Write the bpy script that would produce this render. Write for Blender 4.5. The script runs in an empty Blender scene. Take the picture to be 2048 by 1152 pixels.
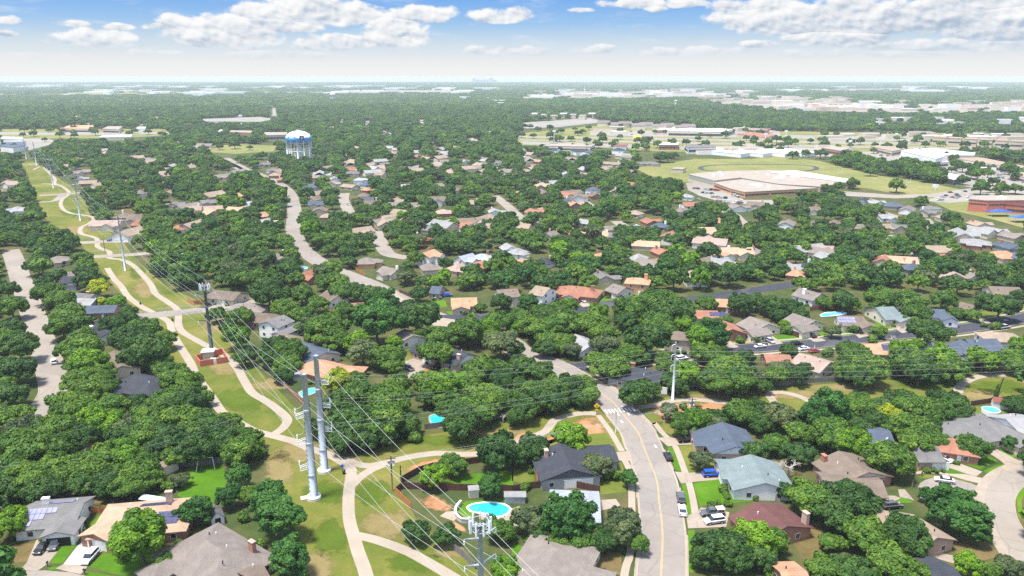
import bpy, math, random
import numpy as np
from mathutils import Vector, Matrix
from mathutils.geometry import tessellate_polygon
R = math.radians
SC = bpy.context.scene
COL = SC.collection
rng = random.Random(7)
# ---------------------------------------------------------------- camera, sky, sun, exposure
FPX, PITCH, HC = 1500.0, R(15.75), 100.0
cam = bpy.data.cameras.new("camera"); co = bpy.data.objects.new("camera", cam); COL.objects.link(co)
co.location = (0, 0, HC); co.rotation_euler = (R(90) - PITCH, 0, 0)
cam.sensor_width = 36.0; cam.lens = FPX / 2048 * 36.0; cam.clip_start = 1.0; cam.clip_end = 60000
SC.camera = co
SC.view_settings.view_transform = 'Standard'; SC.view_settings.look = 'None'
SC.view_settings.gamma = 1.0; SC.view_settings.use_curve_mapping = False
SC.view_settings.exposure = 0.92
SC.render.engine = 'CYCLES'
SC.cycles.max_bounces = 5; SC.cycles.diffuse_bounces = 2; SC.cycles.glossy_bounces = 2
SC.cycles.transmission_bounces = 3; SC.cycles.volume_bounces = 0; SC.cycles.transparent_max_bounces = 6
SC.cycles.use_denoising = False
SC.cycles.sample_clamp_indirect = 2.0; SC.cycles.sample_clamp_direct = 8.0
HAZE_D = 0.88e-4
SUN_EL, SUN_ROT = R(74), R(240)      # compass-style azimuth measured from +Y towards +X
sl = bpy.data.lights.new("sun", 'SUN'); so = bpy.data.objects.new("sun", sl); COL.objects.link(so)
sl.energy = 3.9; sl.angle = R(11); sl.color = (1.0, 0.95, 0.87)
sd = Vector((math.cos(SUN_EL) * math.sin(SUN_ROT), math.cos(SUN_EL) * math.cos(SUN_ROT), math.sin(SUN_EL)))
so.rotation_euler = sd.to_track_quat('Z', 'Y').to_euler()
so.location = sd * 300

class NT:
    """small helper that writes node expressions"""
    def __init__(s, tree): s.t = tree; s.n = tree.nodes; s.l = tree.links
    def put(s, sock, v):
        if hasattr(v, 'is_linked') or isinstance(v, bpy.types.NodeSocket): s.l.new(v, sock)
        elif isinstance(v, (tuple, list)) and len(v) == 3 and sock.type == 'RGBA': sock.default_value = (*v, 1)
        else: sock.default_value = v
    def m(s, op, a, b=0.0, c=None, clamp=False):
        n = s.n.new('ShaderNodeMath'); n.operation = op; n.use_clamp = clamp
        s.put(n.inputs[0], a); s.put(n.inputs[1], b)
        if c is not None: s.put(n.inputs[2], c)
        return n.outputs[0]
    def mix(s, f, a, b, bt='MIX'):
        n = s.n.new('ShaderNodeMix'); n.data_type = 'RGBA'; n.blend_type = bt
        s.put(n.inputs[0], f); s.put(n.inputs[6], a); s.put(n.inputs[7], b)
        return n.outputs[2]
    def noise(s, vec, scale, detail=4, rough=0.5, dim='3D', col=False, dist=0.0):
        n = s.n.new('ShaderNodeTexNoise'); n.noise_dimensions = dim
        if vec is not None: s.l.new(vec, n.inputs['Vector'])
        n.inputs['Scale'].default_value = scale; n.inputs['Detail'].default_value = detail
        n.inputs['Roughness'].default_value = rough; n.inputs['Distortion'].default_value = dist
        return n.outputs['Color' if col else 'Fac']
    def ramp(s, f, stops, interp='LINEAR'):
        n = s.n.new('ShaderNodeValToRGB'); r = n.color_ramp; r.interpolation = interp
        while len(r.elements) < len(stops): r.elements.new(0.5)
        for e, (p, c) in zip(r.elements, stops): e.position = p; e.color = (*c, 1) if len(c) == 3 else c
        s.put(n.inputs[0], f); return n.outputs[0]
    def smooth(s, x, a, b):
        n = s.n.new('ShaderNodeMapRange'); n.interpolation_type = 'SMOOTHSTEP'
        s.put(n.inputs[0], x); n.inputs[1].default_value = a; n.inputs[2].default_value = b
        return n.outputs[0]
    def sep(s, v):
        n = s.n.new('ShaderNodeSeparateXYZ'); s.l.new(v, n.inputs[0]); return n.outputs
    def comb(s, x, y, z):
        n = s.n.new('ShaderNodeCombineXYZ')
        for i, q in enumerate((x, y, z)): s.put(n.inputs[i], q)
        return n.outputs[0]

def sky_world():
    w = bpy.data.worlds.new("World"); SC.world = w; w.use_nodes = True
    k = NT(w.node_tree); k.n.clear()
    out = k.n.new('ShaderNodeOutputWorld'); bg = k.n.new('ShaderNodeBackground'); k.l.new(bg.outputs[0], out.inputs[0])
    STR = 0.15; bg.inputs[1].default_value = STR
    st = k.n.new('ShaderNodeTexSky'); st.sky_type = 'NISHITA'; st.sun_disc = False
    st.sun_elevation = SUN_EL; st.sun_rotation = SUN_ROT; st.altitude = 200; st.air_density = 1.0; st.dust_density = 1.5
    tc = k.n.new('ShaderNodeTexCoord'); x, y, z = k.sep(tc.outputs['Generated'])
    az = k.m('MULTIPLY', k.m('ARCTAN2', x, y), 57.29578)
    el = k.m('MULTIPLY', k.m('ARCSINE', z), 57.29578)
    g = 1.0 / STR * .50; GU = 1.0 / STR * 1.35
    base = k.ramp(k.m('DIVIDE', el, 8.0), [(0.0, (.96, .965, .95)), (.12, (.90, .91, .91)), (.30, (.65, .78, .89)), (.46, (.37, .61, .92)), (.68, (.20, .455, .92)), (1.0, (.13, .34, .80))])
    base = k.mix(1.0, base, (g, g, g), 'MULTIPLY')
    # layered noise in (azimuth, elevation) space for cumulus edges
    p = k.comb(az, k.m('MULTIPLY', el, 1.7), 3.7)
    p2 = k.comb(k.m('ADD', az, -0.22), k.m('ADD', k.m('MULTIPLY', el, 1.7), 0.42), 3.7)
    n1 = k.noise(p, .52, 9, 0.57); n2 = k.noise(p2, .36, 3, 0.55); n3 = k.noise(p, .36, 5, 0.55); n4 = k.noise(p2, .52, 9, 0.57)
    # the cumulus of the photograph: az, el (degrees), half widths, weight
    CL = [(-28.01, 2.13, 2.55, 0.79, 1), (-26.37, 3.08, 0.94, 0.24, 0.75), (-29.17, 3.18, 1.06, 0.24, 0.7), (-24.25, 3.14, 0.85, 0.22, 0.6), (-32.34, 3.31, 0.62, 0.29, 0.7), (-32.67, 2.49, 0.52, 0.2, 0.5), (-19.95, 2.72, 4.1, 1.38, 1.26), (-22.57, 3.14, 1.24, 0.94, 0.9), (-14.24, 4.19, 5.35, 1.26, 1.32), (-16.3, 3.43, 3.04, 0.78, 1.03), (-12.83, 2.21, 2.97, 0.67, 0.95), (-8.42, 2.79, 2.57, 1.46, 1.26), (-6.42, 4.22, 2.86, 0.72, 1.09), (-0.86, 4.15, 2.45, 0.61, 0.95), (4.88, 4.54, 0.93, 0.2, 0.6), (10.15, 4.91, 3.77, 0.43, 0.8), (10.23, 4.61, 0.9, 0.33, 0.8), (18.96, 3.77, 4.39, 1.46, 0.92), (16.6, 4.65, 2.6, 0.58, 0.72), (24.25, 3.57, 4.33, 1.6, 0.92), (28.57, 3.56, 3.75, 1.54, 0.92), (31.86, 3.04, 2.78, 1.73, 0.88), (22.57, 2.35, 3.9, 0.64, 0.8), (27.67, 1.89, 3.58, 0.46, 0.8), (31.53, 1.76, 2.82, 0.47, 0.8), (30.89, 4.28, 3.31, 0.81, 0.8), (-1.6, 1.75, 2.26, 0.42, 0.7), (1.49, 1.72, 2.4, 0.38, 0.62), (6.03, 1.81, 2.37, 0.38, 0.65), (11.02, 1.62, 2.3, 0.34, 0.6), (14.3, 1.76, 2.57, 0.37, 0.65), (17.64, 2.1, 1.51, 0.3, 0.7), (-31.17, 1.17, 2.08, 0.27, 0.55), (-24.44, 1.5, 1.84, 0.29, 0.55), (20.78, 1.48, 2.81, 0.33, 0.55), (26.3, 1.35, 2.58, 0.28, 0.55), (-16.47, 1.38, 5.16, 0.3, 0.5)]
    f = None; hy = None
    for a, e, ra, re, wt in CL:
        dx = k.m('MULTIPLY', k.m('ADD', az, -a), 1 / ra); dy = k.m('MULTIPLY', k.m('ADD', el, -e), 1 / re)
        db = k.m('MINIMUM', dy, k.m('MULTIPLY', dy, 1.45))
        v = k.m('MULTIPLY', k.m('SUBTRACT', 1.0, k.m('ADD', k.m('MULTIPLY', dx, dx), k.m('MULTIPLY', db, db))), wt)
        if f is None: f, hy = v, dy
        else:
            s_ = k.m('GREATER_THAN', v, f); hy = k.m('ADD', k.m('MULTIPLY', hy, k.m('SUBTRACT', 1.0, s_)), k.m('MULTIPLY', dy, s_)); f = k.m('MAXIMUM', f, v)
    f = k.m('MAXIMUM', f, -1.5)
    # scattered fair-weather cloud over the rest of the dome
    pd = k.comb(k.m('DIVIDE', x, k.m('ADD', k.m('MAXIMUM', z, 0.0), .12)), k.m('DIVIDE', y, k.m('ADD', k.m('MAXIMUM', z, 0.0), .12)), 0.0)
    rest = k.m('MULTIPLY', k.m('ADD', k.noise(pd, 1.3, 6, .55), -0.5), 6.0)
    far = k.m('MAXIMUM', k.smooth(el, 7.0, 14.0), k.smooth(k.m('ABSOLUTE', az), 40.0, 55.0))
    dens = k.m('ADD', k.m('ADD', f, .22), k.m('MULTIPLY', k.m('ADD', n1, -.5), 3.6))
    cov = k.smooth(dens, -0.05, 0.62)
    thin = k.m('MULTIPLY', k.smooth(k.noise(k.comb(k.m('MULTIPLY', az, .30), k.m('MULTIPLY', el, 1.6), 9.0), .8, 5, .6), .50, .75), .30)
    cov = k.m('MAXIMUM', cov, thin)
    cov = k.m('ADD', k.m('MULTIPLY', cov, k.m('SUBTRACT', 1.0, far)), k.m('MULTIPLY', k.m('MULTIPLY', k.smooth(rest, 0.0, 1.0), .8), far))
    hc = k.m('MAXIMUM', k.m('MINIMUM', hy, 1.0), -1.0)
    shade = k.m('ADD', .66, k.m('ADD', k.m('MULTIPLY', k.m('SUBTRACT', n3, n2), 1.5), k.m('ADD', k.m('MULTIPLY', hc, .26), k.m('MULTIPLY', k.m('SUBTRACT', n1, n4), 1.6))))
    shade = k.m('SUBTRACT', shade, k.m('MULTIPLY', k.smooth(az, 13.0, 26.0), .12))
    cc = k.ramp(shade, [(0.0, (.33, .43, .58)), (.34, (.53, .62, .75)), (.60, (.82, .86, .91)), (.90, (1.04, 1.04, 1.04))])
    cu = k.mix(1.0, cc, (GU, GU, GU), 'MULTIPLY')  # unseen upper clouds, set brighter than the visible ones as added sky fill
    cc = k.mix(1.0, cc, (g, g, g), 'MULTIPLY')
    # distant cloud sinks into the pale band over the horizon
    lowf = k.smooth(el, 0.5, 2.7)
    covl = k.m('MULTIPLY', cov, k.m('ADD', k.m('MULTIPLY', lowf, .55), .45))
    lowc = k.mix(lowf, base, cc)
    vis = k.mix(covl, base, lowc)
    up = k.mix(k.m('MULTIPLY', cov, .85), st.outputs[0], cu)
    k.l.new(k.mix(k.smooth(el, 6.5, 11.0), vis, up), bg.inputs[0])
sky_world()

# ---------------------------------------------------------------- pixel <-> world
_f = Vector((0, math.cos(PITCH), -math.sin(PITCH))); _u = Vector((0, math.sin(PITCH), math.cos(PITCH)))
def G(u, v, z=0.0):
    d = Vector(((u - 1024) / FPX, 0, 0)) + _u * ((576 - v) / FPX) + _f
    t = (z - HC) / d.z
    return Vector((d.x * t, d.y * t, z))
def PX(p):
    q = Vector(p) - Vector((0, 0, HC)); c = q.dot(_f)
    return (1024 + FPX * q.x / c, 576 - FPX * q.dot(_u) / c, c)
def pole_h(base, vtop):
    lo, hi = 0.0, 80.0
    for _ in range(40):
        m = (lo + hi) / 2
        if PX((base.x, base.y, m))[1] > vtop: lo = m
        else: hi = m
    return lo
def T(ox, oy, pts, s=3.945):      # coordinates read off an enlarged tile of the photograph
    return [(ox + a / s, oy + b / s) for a, b in pts]

# ---------------------------------------------------------------- materials
MATS = {}
def pmat(name, col, rough=0.8, var=0.25, scale=1.5, metal=0.0, spec=0.3, detail=5, second=None, coord='Object', bump=0.0):
    if name in MATS: return MATS[name]
    m = bpy.data.materials.new(name); m.use_nodes = True; k = NT(m.node_tree)
    b = k.n['Principled BSDF']; tc = k.n.new('ShaderNodeTexCoord')
    if coord == 'World': v = k.n.new('ShaderNodeNewGeometry').outputs['Position']
    else: v = tc.outputs[coord]
    n = k.noise(v, scale, detail, .6)
    lo = tuple(c * (1 - var) for c in col); hi = tuple(min(1, c * (1 + var)) for c in (second or col))
    k.l.new(k.ramp(n, [(.3, lo), (.7, hi)]), b.inputs['Base Color'])
    b.inputs['Roughness'].default_value = rough; b.inputs['Metallic'].default_value = metal
    b.inputs['Specular IOR Level'].default_value = spec
    if bump:
        bn = k.n.new('ShaderNodeBump'); bn.inputs['Strength'].default_value = bump; k.l.new(k.noise(v, scale * 6, 3), bn.inputs['Height']); k.l.new(bn.outputs[0], b.inputs['Normal'])
    MATS[name] = m; return m
def roofmat(name, col):
    if name in MATS: return MATS[name]
    m = bpy.data.materials.new(name); m.use_nodes = True; k = NT(m.node_tree); b = k.n['Principled BSDF']
    tc = k.n.new('ShaderNodeTexCoord'); v = tc.outputs['Object']
    fine = k.noise(v, 4.5, 3, .7); big = k.noise(v, .35, 4, .6)
    x, y, z = k.sep(v)
    row = k.m('FRACT', k.m('MULTIPLY', z, 7.0)); row = k.m('MULTIPLY', k.m('LESS_THAN', row, .22), .16)
    f = k.m('SUBTRACT', k.m('ADD', k.m('MULTIPLY', fine, .85), k.m('MULTIPLY', big, .72)), row)
    oi = k.n.new('ShaderNodeObjectInfo')
    f = k.m('ADD', f, k.m('MULTIPLY', k.m('ADD', oi.outputs['Random'], -.5), .12))
    k.l.new(k.ramp(f, [(.42, tuple(c * .58 for c in col)), (1.0, tuple(min(1, c * 1.3) for c in col))]), b.inputs['Base Color'])
    b.inputs['Roughness'].default_value = .9; b.inputs['Specular IOR Level'].default_value = .2
    MATS[name] = m; return m
def brickmat(name, c1, c2, mortar):
    if name in MATS: return MATS[name]
    m = bpy.data.materials.new(name); m.use_nodes = True; k = NT(m.node_tree); b = k.n['Principled BSDF']
    tc = k.n.new('ShaderNodeTexCoord'); x, y, z = k.sep(tc.outputs['Object'])
    br = k.n.new('ShaderNodeTexBrick'); k.l.new(k.comb(k.m('ADD', x, y), z, 0.0), br.inputs['Vector'])
    br.inputs['Color1'].default_value = (*c1, 1); br.inputs['Color2'].default_value = (*c2, 1); br.inputs['Mortar'].default_value = (*mortar, 1)
    br.inputs['Scale'].default_value = 3.0; br.inputs['Mortar Size'].default_value = .015
    k.l.new(k.mix(k.m('MULTIPLY', k.noise(tc.outputs['Object'], .8, 3), .5), br.outputs[0], c1), b.inputs['Base Color'])
    b.inputs['Roughness'].default_value = .9; b.inputs['Specular IOR Level'].default_value = .2
    MATS[name] = m; return m
def leafmat(name, col, hue=.25):
    m = bpy.data.materials.new(name); m.use_nodes = True; k = NT(m.node_tree); b = k.n['Principled BSDF']
    at = k.n.new('ShaderNodeAttribute'); at.attribute_name = 'tint'
    oi = k.n.new('ShaderNodeObjectInfo')
    f = k.m('ADD', k.m('MULTIPLY', at.outputs['Fac'], .62), k.m('MULTIPLY', oi.outputs['Random'], .38))
    lo = (col[0] * .50, col[1] * .62, col[2] * .62); hi = (min(1, col[0] * 1.75), min(1, col[1] * 1.45), col[2] * 1.25)
    c = k.ramp(f, [(.12, lo), (.5, col), (.9, hi)])
    b.inputs['Roughness'].default_value = .55; b.inputs['Specular IOR Level'].default_value = .25
    k.l.new(c, b.inputs['Base Color'])
    tr = k.n.new('ShaderNodeBsdfTranslucent'); k.l.new(k.mix(1.0, c, (1.5, 1.35, .6), 'MULTIPLY'), tr.inputs[0])
    mx = k.n.new('ShaderNodeMixShader'); mx.inputs[0].default_value = .30
    k.l.new(b.outputs[0], mx.inputs[1]); k.l.new(tr.outputs[0], mx.inputs[2]); k.l.new(mx.outputs[0], k.n['Material Output'].inputs[0])
    MATS[name] = m; return m
def groundmat(name, stops, s1, s2, s3=9.0, rough=.95, extra=None):
    m = bpy.data.materials.new(name); m.use_nodes = True; k = NT(m.node_tree); b = k.n['Principled BSDF']
    v = k.n.new('ShaderNodeNewGeometry').outputs['Position']
    f = k.m('ADD', k.m('MULTIPLY', k.noise(v, s1, 5, .6), .58), k.m('MULTIPLY', k.noise(v, s2, 5, .65), .30))
    f = k.m('ADD', f, k.m('MULTIPLY', k.noise(v, s3, 2, .6), .12))
    c = k.ramp(f, stops)
    if extra: c = extra(k, v, c)
    k.l.new(c, b.inputs['Base Color']); b.inputs['Roughness'].default_value = rough; b.inputs['Specular IOR Level'].default_value = .1
    MATS[name] = m; return m
ROOF = dict(gray=(0.150, 0.146, 0.143), dark=(0.041, 0.045, 0.056), blue=(0.075, 0.094, 0.128), brown=(0.158, 0.124, 0.098), tan=(0.270, 0.210, 0.158), orange=(0.39, 0.225, 0.14), red=(0.225, 0.086, 0.064),
            redbrown=(0.285, 0.135, 0.090), teal=(0.150, 0.188, 0.191), maroon=(0.116, 0.053, 0.049), pink=(0.315, 0.232, 0.195), white=(0.29, 0.32, 0.37), taupe=(0.188, 0.161, 0.143), lightgray=(0.255, 0.255, 0.255))
ROOF['tan2'] = (.40, .275, .19)
for q, c in ROOF.items(): roofmat('roof_' + q, c)
BRK = brickmat('brick_red', (.33, .13, .085), (.40, .19, .13), (.42, .36, .32)); BRKT = brickmat('brick_tan', (.45, .29, .22), (.52, .36, .28), (.5, .45, .4))
WALL = dict(white=pmat('wall_white', (.80, .79, .77), .8, .06), cream=pmat('wall_cream', (.68, .60, .48), .85, .08), beige=pmat('wall_beige', (.55, .46, .36), .85, .1), brick=BRK, pinkbrick=BRKT,
            gray=pmat('wall_gray', (.32, .32, .33), .85, .1), yellow=pmat('wall_yellow', (.72, .62, .38), .85, .08), orange=pmat('wall_orange', (.62, .34, .18), .85, .1), darkgray=pmat('wall_dark', (.10, .10, .11), .8, .1))
M_TRIM = pmat('trim_white', (.82, .82, .80), .6, .05); M_GLASS = pmat('window_glass', (.03, .04, .05), .08, .2, spec=.6); M_DOOR = pmat('garage_white', (.78, .77, .74), .6, .05)
M_BLACK = pmat('black_paint', (.015, .015, .017), .4, .1); M_BARK = pmat('bark', (.13, .10, .075), .95, .35, 4.0); M_BARE = pmat('bare_bark', (.36, .32, .28), .95, .25, 4.0)
M_STEEL = pmat('galvanised_steel', (.45, .49, .53), .55, .12, .6, metal=.25); M_STEELD = pmat('weathered_dark_steel', (.085, .105, .12), .6, .2, .6, metal=.2)
M_WIRED = pmat('weathered_wire', (.30, .31, .32), .6, .04); M_WIRE = pmat('aluminium_wire', (.42, .43, .44), .5, .04); M_CONC = pmat('concrete', (.56, .53, .48), .9, .1, .8); M_WHITE = pmat('white_paint', (.82, .82, .82), .5, .05)
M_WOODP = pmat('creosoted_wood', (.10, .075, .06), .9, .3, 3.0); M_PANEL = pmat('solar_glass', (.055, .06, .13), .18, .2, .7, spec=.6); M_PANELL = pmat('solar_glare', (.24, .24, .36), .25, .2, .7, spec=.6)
M_RUB = pmat('tyre', (.02, .02, .02), .8, .1); M_ALU = pmat('alloy', (.5, .5, .52), .3, .05, metal=.8); M_YEL = pmat('sign_yellow', (.85, .55, .02), .5, .05)
M_WATER = pmat('pool_water_blue', (.03, .52, .62), .06, .12, .9, spec=.5); M_WATER2 = pmat('pool_water_light', (.08, .48, .78), .06, .12, .9, spec=.5)
M_RED = pmat('tail_red', (.45, .01, .01), .3, .05); M_LAMP = pmat('head_lamp', (.75, .75, .75), .15, .05)
def fencemat(name, col):
    m = bpy.data.materials.new(name); m.use_nodes = True; k = NT(m.node_tree); b = k.n['Principled BSDF']
    v = k.n.new('ShaderNodeNewGeometry').outputs['Position']; x, y, z = k.sep(v)
    bd = k.noise(k.comb(k.m('MULTIPLY', x, 6.0), k.m('MULTIPLY', y, 6.0), k.m('MULTIPLY', z, .25)), 1.0, 2, .7)
    k.l.new(k.ramp(bd, [(.3, tuple(c * .6 for c in col)), (.7, tuple(min(1, c * 1.25) for c in col))]), b.inputs['Base Color']); b.inputs['Roughness'].default_value = .9
    MATS[name] = m; return m
FEN = dict(gray=fencemat('fence_gray', (0.188, 0.173, 0.158)), brown=fencemat('fence_brown', (0.098, 0.041, 0.030)), orange=fencemat('fence_cedar', (0.413, 0.165, 0.053)), tan=fencemat('fence_tan', (0.270, 0.188, 0.112)), white=fencemat('fence_white', (0.555, 0.547, 0.525)), red=fencemat('fence_red', (0.270, 0.090, 0.053)))
CARC = {n: pmat('car_' + n, c, .25, .04, spec=.5) for n, c in dict(white=(.80, .81, .82), black=(.012, .012, .014), gray=(.10, .105, .11), silver=(.42, .43, .45), blue=(.015, .09, .55), red=(.35, .02, .02)).items()}

# ---------------------------------------------------------------- mesh helpers
class GB:
    """keeps every gable end as a mesh of its own"""
    def __init__(s): s.m = []
    def add(s, vs, fs): m = MB(); m.add(vs, fs); s.m.append(m); return s
    def build(s, name, mat, parent): return [m.build(name, mat, parent) for m in s.m]
class MB:
    def __init__(s): s.v = []; s.f = []
    def add(s, vs, fs):
        o = len(s.v); s.v += [tuple(p) for p in vs]; s.f += [tuple(i + o for i in f) for f in fs]; return s
    def box(s, c, d, rz=0.0, top=(1, 1)):
        x, y, z = d[0] / 2, d[1] / 2, d[2] / 2; ca, sa = math.cos(rz), math.sin(rz); vs = []
        for k, (tx, ty) in ((-1, (1, 1)), (1, top)):
            for a, b in ((-1, -1), (1, -1), (1, 1), (-1, 1)):
                px, py = a * x * tx, b * y * ty
                vs.append((c[0] + px * ca - py * sa, c[1] + px * sa + py * ca, c[2] + k * z))
        return s.add(vs, [(3, 2, 1, 0), (4, 5, 6, 7), (0, 1, 5, 4), (1, 2, 6, 5), (2, 3, 7, 6), (3, 0, 4, 7)])
    def tube(s, pts, rad, n=8, cap=True):
        pts = [Vector(p) for p in pts]; rad = rad if isinstance(rad, (list, tuple)) else [rad] * len(pts); o = []; vs = []; fs = []
        for i, p in enumerate(pts):
            t = (pts[min(i + 1, len(pts) - 1)] - pts[max(i - 1, 0)]).normalized()
            a = t.cross(Vector((0, 0, 1)) if abs(t.z) < .95 else Vector((1, 0, 0))).normalized(); b = t.cross(a)
            vs += [p + (a * math.cos(2 * math.pi * j / n) + b * math.sin(2 * math.pi * j / n)) * rad[i] for j in range(n)]
        for i in range(len(pts) - 1):
            for j in range(n):
                q = (j + 1) % n; fs.append((i * n + j, i * n + q, (i + 1) * n + q, (i + 1) * n + j))
        if cap: fs += [tuple(range(n)), tuple(reversed(range((len(pts) - 1) * n, len(pts) * n)))]
        return s.add(vs, fs)
    def lathe(s, prof, n=24, c=(0, 0, 0)):
        vs = []; fs = []
        for r, z in prof: vs += [(c[0] + r * math.cos(2 * math.pi * j / n), c[1] + r * math.sin(2 * math.pi * j / n), c[2] + z) for j in range(n)]
        for i in range(len(prof) - 1):
            for j in range(n):
                q = (j + 1) % n; fs.append((i * n + j, i * n + q, (i + 1) * n + q, (i + 1) * n + j))
        fs += [tuple(reversed(range(n))), tuple(range((len(prof) - 1) * n, len(prof) * n))]
        return s.add(vs, fs)
    def poly(s, pts, z0, z1=None):
        """flat polygon at z0, or an extruded one from z0 up to z1"""
        n = len(pts); a = sum(pts[i][0] * pts[(i + 1) % n][1] - pts[(i + 1) % n][0] * pts[i][1] for i in range(n))
        pts = list(pts) if a > 0 else list(reversed(pts))
        tri = tessellate_polygon([[Vector((p[0], p[1], 0)) for p in pts]])
        def up(t):
            A, B, C = (pts[i] for i in t)
            return t if (B[0] - A[0]) * (C[1] - A[1]) - (B[1] - A[1]) * (C[0] - A[0]) > 0 else (t[0], t[2], t[1])
        tri = [up(t) for t in tri]
        if z1 is None: return s.add([(p[0], p[1], z0) for p in pts], tri)
        vs = [(p[0], p[1], z0) for p in pts] + [(p[0], p[1], z1) for p in pts]
        fs = [tuple(i + n for i in t) for t in tri] + [(t[2], t[1], t[0]) for t in tri] + [(i, (i + 1) % n, (i + 1) % n + n, i + n) for i in range(n)]
        return s.add(vs, fs)
    def build(s, name, mat, parent=None, smooth=False):
        me = bpy.data.meshes.new(name); me.from_pydata(s.v, [], s.f); me.update()
        if smooth: me.polygons.foreach_set('use_smooth', [True] * len(me.polygons))
        me.materials.append(mat); o = bpy.data.objects.new(name, me); COL.objects.link(o)
        if parent: o.parent = parent
        return o
THINGS = []
def tag(o, label=None, cat=None, group=None, kind=None):
    if label: o['label'] = label
    if cat: o['category'] = cat; THINGS.append(o)
    if group: o['group'] = group
    if kind: o['kind'] = kind
    return o
def thing(name, loc, rz=0.0, label=None, cat=None, group=None):
    o = bpy.data.objects.new(name, None); COL.objects.link(o); o.location = loc; o.rotation_euler = (0, 0, rz); o.empty_display_size = .5
    return tag(o, label, cat, group)
def copy_tree(o, parent=None):
    c = o.copy(); COL.objects.link(c); c.parent = parent
    if parent is None: THINGS.append(c)
    for ch in [q for q in KIDS.get(o.name, ())] or o.children:
        copy_tree(ch, c)
    return c
KIDS = {}
def smooth_line(pts, step=2.5):
    P = [Vector(p) for p in pts]; out = []
    for i in range(len(P) - 1):
        a, b, c, d = P[max(i - 1, 0)], P[i], P[i + 1], P[min(i + 2, len(P) - 1)]
        n = max(2, int((c - b).length / step))
        for j in range(n):
            t = j / n; out.append(.5 * ((2 * b) + (c - a) * t + (2 * a - 5 * b + 4 * c - d) * t * t + (3 * b - a - 3 * c + d) * t ** 3))
    return out + [P[-1]]
def offset_line(L, d):
    out = []
    for i, p in enumerate(L):
        t = L[min(i + 1, len(L) - 1)] - L[max(i - 1, 0)]; t.z = 0; t.normalize(); out.append(p + Vector((-t.y, t.x, 0)) * d)
    return out
def ribbon(mb, L, w, z, d0=None, d1=None):
    A, B = offset_line(L, w / 2 if d0 is None else d0), offset_line(L, -w / 2 if d1 is None else d1); n = len(L)
    vs = [(p.x, p.y, z) for p in A] + [(p.x, p.y, z) for p in B]
    return mb.add(vs, [(i, i + n, i + n + 1, i + 1) for i in range(n - 1)])
def kerb(mb, L, d, w=.28, h=.14):
    A, B = offset_line(L, d), offset_line(L, d + w); n = len(L)
    vs = [(p.x, p.y, 0) for p in A] + [(p.x, p.y, h) for p in A] + [(p.x, p.y, h) for p in B] + [(p.x, p.y, 0) for p in B]; fs = []
    for i in range(n - 1):
        for r in range(3): fs.append((r * n + i, r * n + i + 1, (r + 1) * n + i + 1, (r + 1) * n + i))
    return mb.add(vs, fs)
def sheet(name, px, mat, z):
    mb = MB(); mb.poly([G(u, v) for u, v in px], z); return tag(mb.build(name, mat), kind='structure')
def soft_sheet(name, px, mat, z):
    P = smooth_line([G(u, v) for u, v in px + [px[0]]], 3.0)[:-1]; n = len(P); c = sum(P, Vector()) / n; vs = []; ed = []
    for f, e in ((1.12, 0.0), (.8, .55), (.45, 1.0)): vs += [((p.x - c.x) * f + c.x, (p.y - c.y) * f + c.y, z) for p in P]; ed += [e] * n
    vs.append((c.x, c.y, z)); ed.append(1.0); fs = [(r * n + i, r * n + (i + 1) % n, (r + 1) * n + (i + 1) % n, (r + 1) * n + i) for r in (0, 1) for i in range(n)] + [(2 * n + i, 2 * n + (i + 1) % n, 3 * n) for i in range(n)]
    mb = MB(); mb.add(vs, fs); o = mb.build(name, mat); at = o.data.attributes.new('edge', 'FLOAT', 'POINT'); at.data.foreach_set('value', ed); return tag(o, kind='structure')
def path(name, px, w, mat, z, step=2.5):
    L = smooth_line([G(u, v) for u, v in px], step); mb = MB(); ribbon(mb, L, w, z); tag(mb.build(name, mat), kind='structure'); return L
# ---------------------------------------------------------------- ground, roads, paths, lawns
def ragged(name, src, OPQ=1.0):
    m = src.copy(); m.name = name; k = NT(m.node_tree); at = k.n.new('ShaderNodeAttribute'); at.attribute_name = 'edge'; v = k.n.new('ShaderNodeNewGeometry').outputs['Position']
    f = k.m('MULTIPLY', k.smooth(k.m('ADD', at.outputs['Fac'], k.m('MULTIPLY', k.m('ADD', k.noise(v, .22, 7, .72), -.5), 3.6)), .0, .85), OPQ)
    tr = k.n.new('ShaderNodeBsdfTransparent'); mx = k.n.new('ShaderNodeMixShader'); k.l.new(f, mx.inputs[0]); k.l.new(tr.outputs[0], mx.inputs[1]); k.l.new(k.n['Principled BSDF'].outputs[0], mx.inputs[2]); k.l.new(mx.outputs[0], k.n['Material Output'].inputs[0]); return m
def far_cover(k, v, c):
    x, y, z = k.sep(v)
    p = k.comb(k.m('MULTIPLY', x, .45), y, 0.0)
    far = k.smooth(y, 1500.0, 4200.0)
    can = k.ramp(k.noise(p, .012, 6, .7), [(.3, (.022, .045, .018)), (.7, (.055, .095, .035))])
    town = k.m('ADD', k.noise(p, .0007, 4, .6), k.m('MULTIPLY', k.smooth(y, 4500.0, 9500.0), .10))
    bits = k.noise(p, .011, 4, .75)
    tmask = k.m('MULTIPLY', k.smooth(town, .55, .66), k.smooth(bits, .46, .58))
    can = k.mix(tmask, can, (.50, .46, .40))
    return k.mix(far, c, can)
M_GROUND = groundmat('yard_ground', [(.30, (0.023, 0.036, 0.013)), (.46, (0.052, 0.075, 0.022)), (.57, (0.098, 0.091, 0.036)), (.68, (0.150, 0.101, 0.055)), (.82, (0.208, 0.143, 0.085))], .035, .22, 2.5, extra=far_cover)
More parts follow.
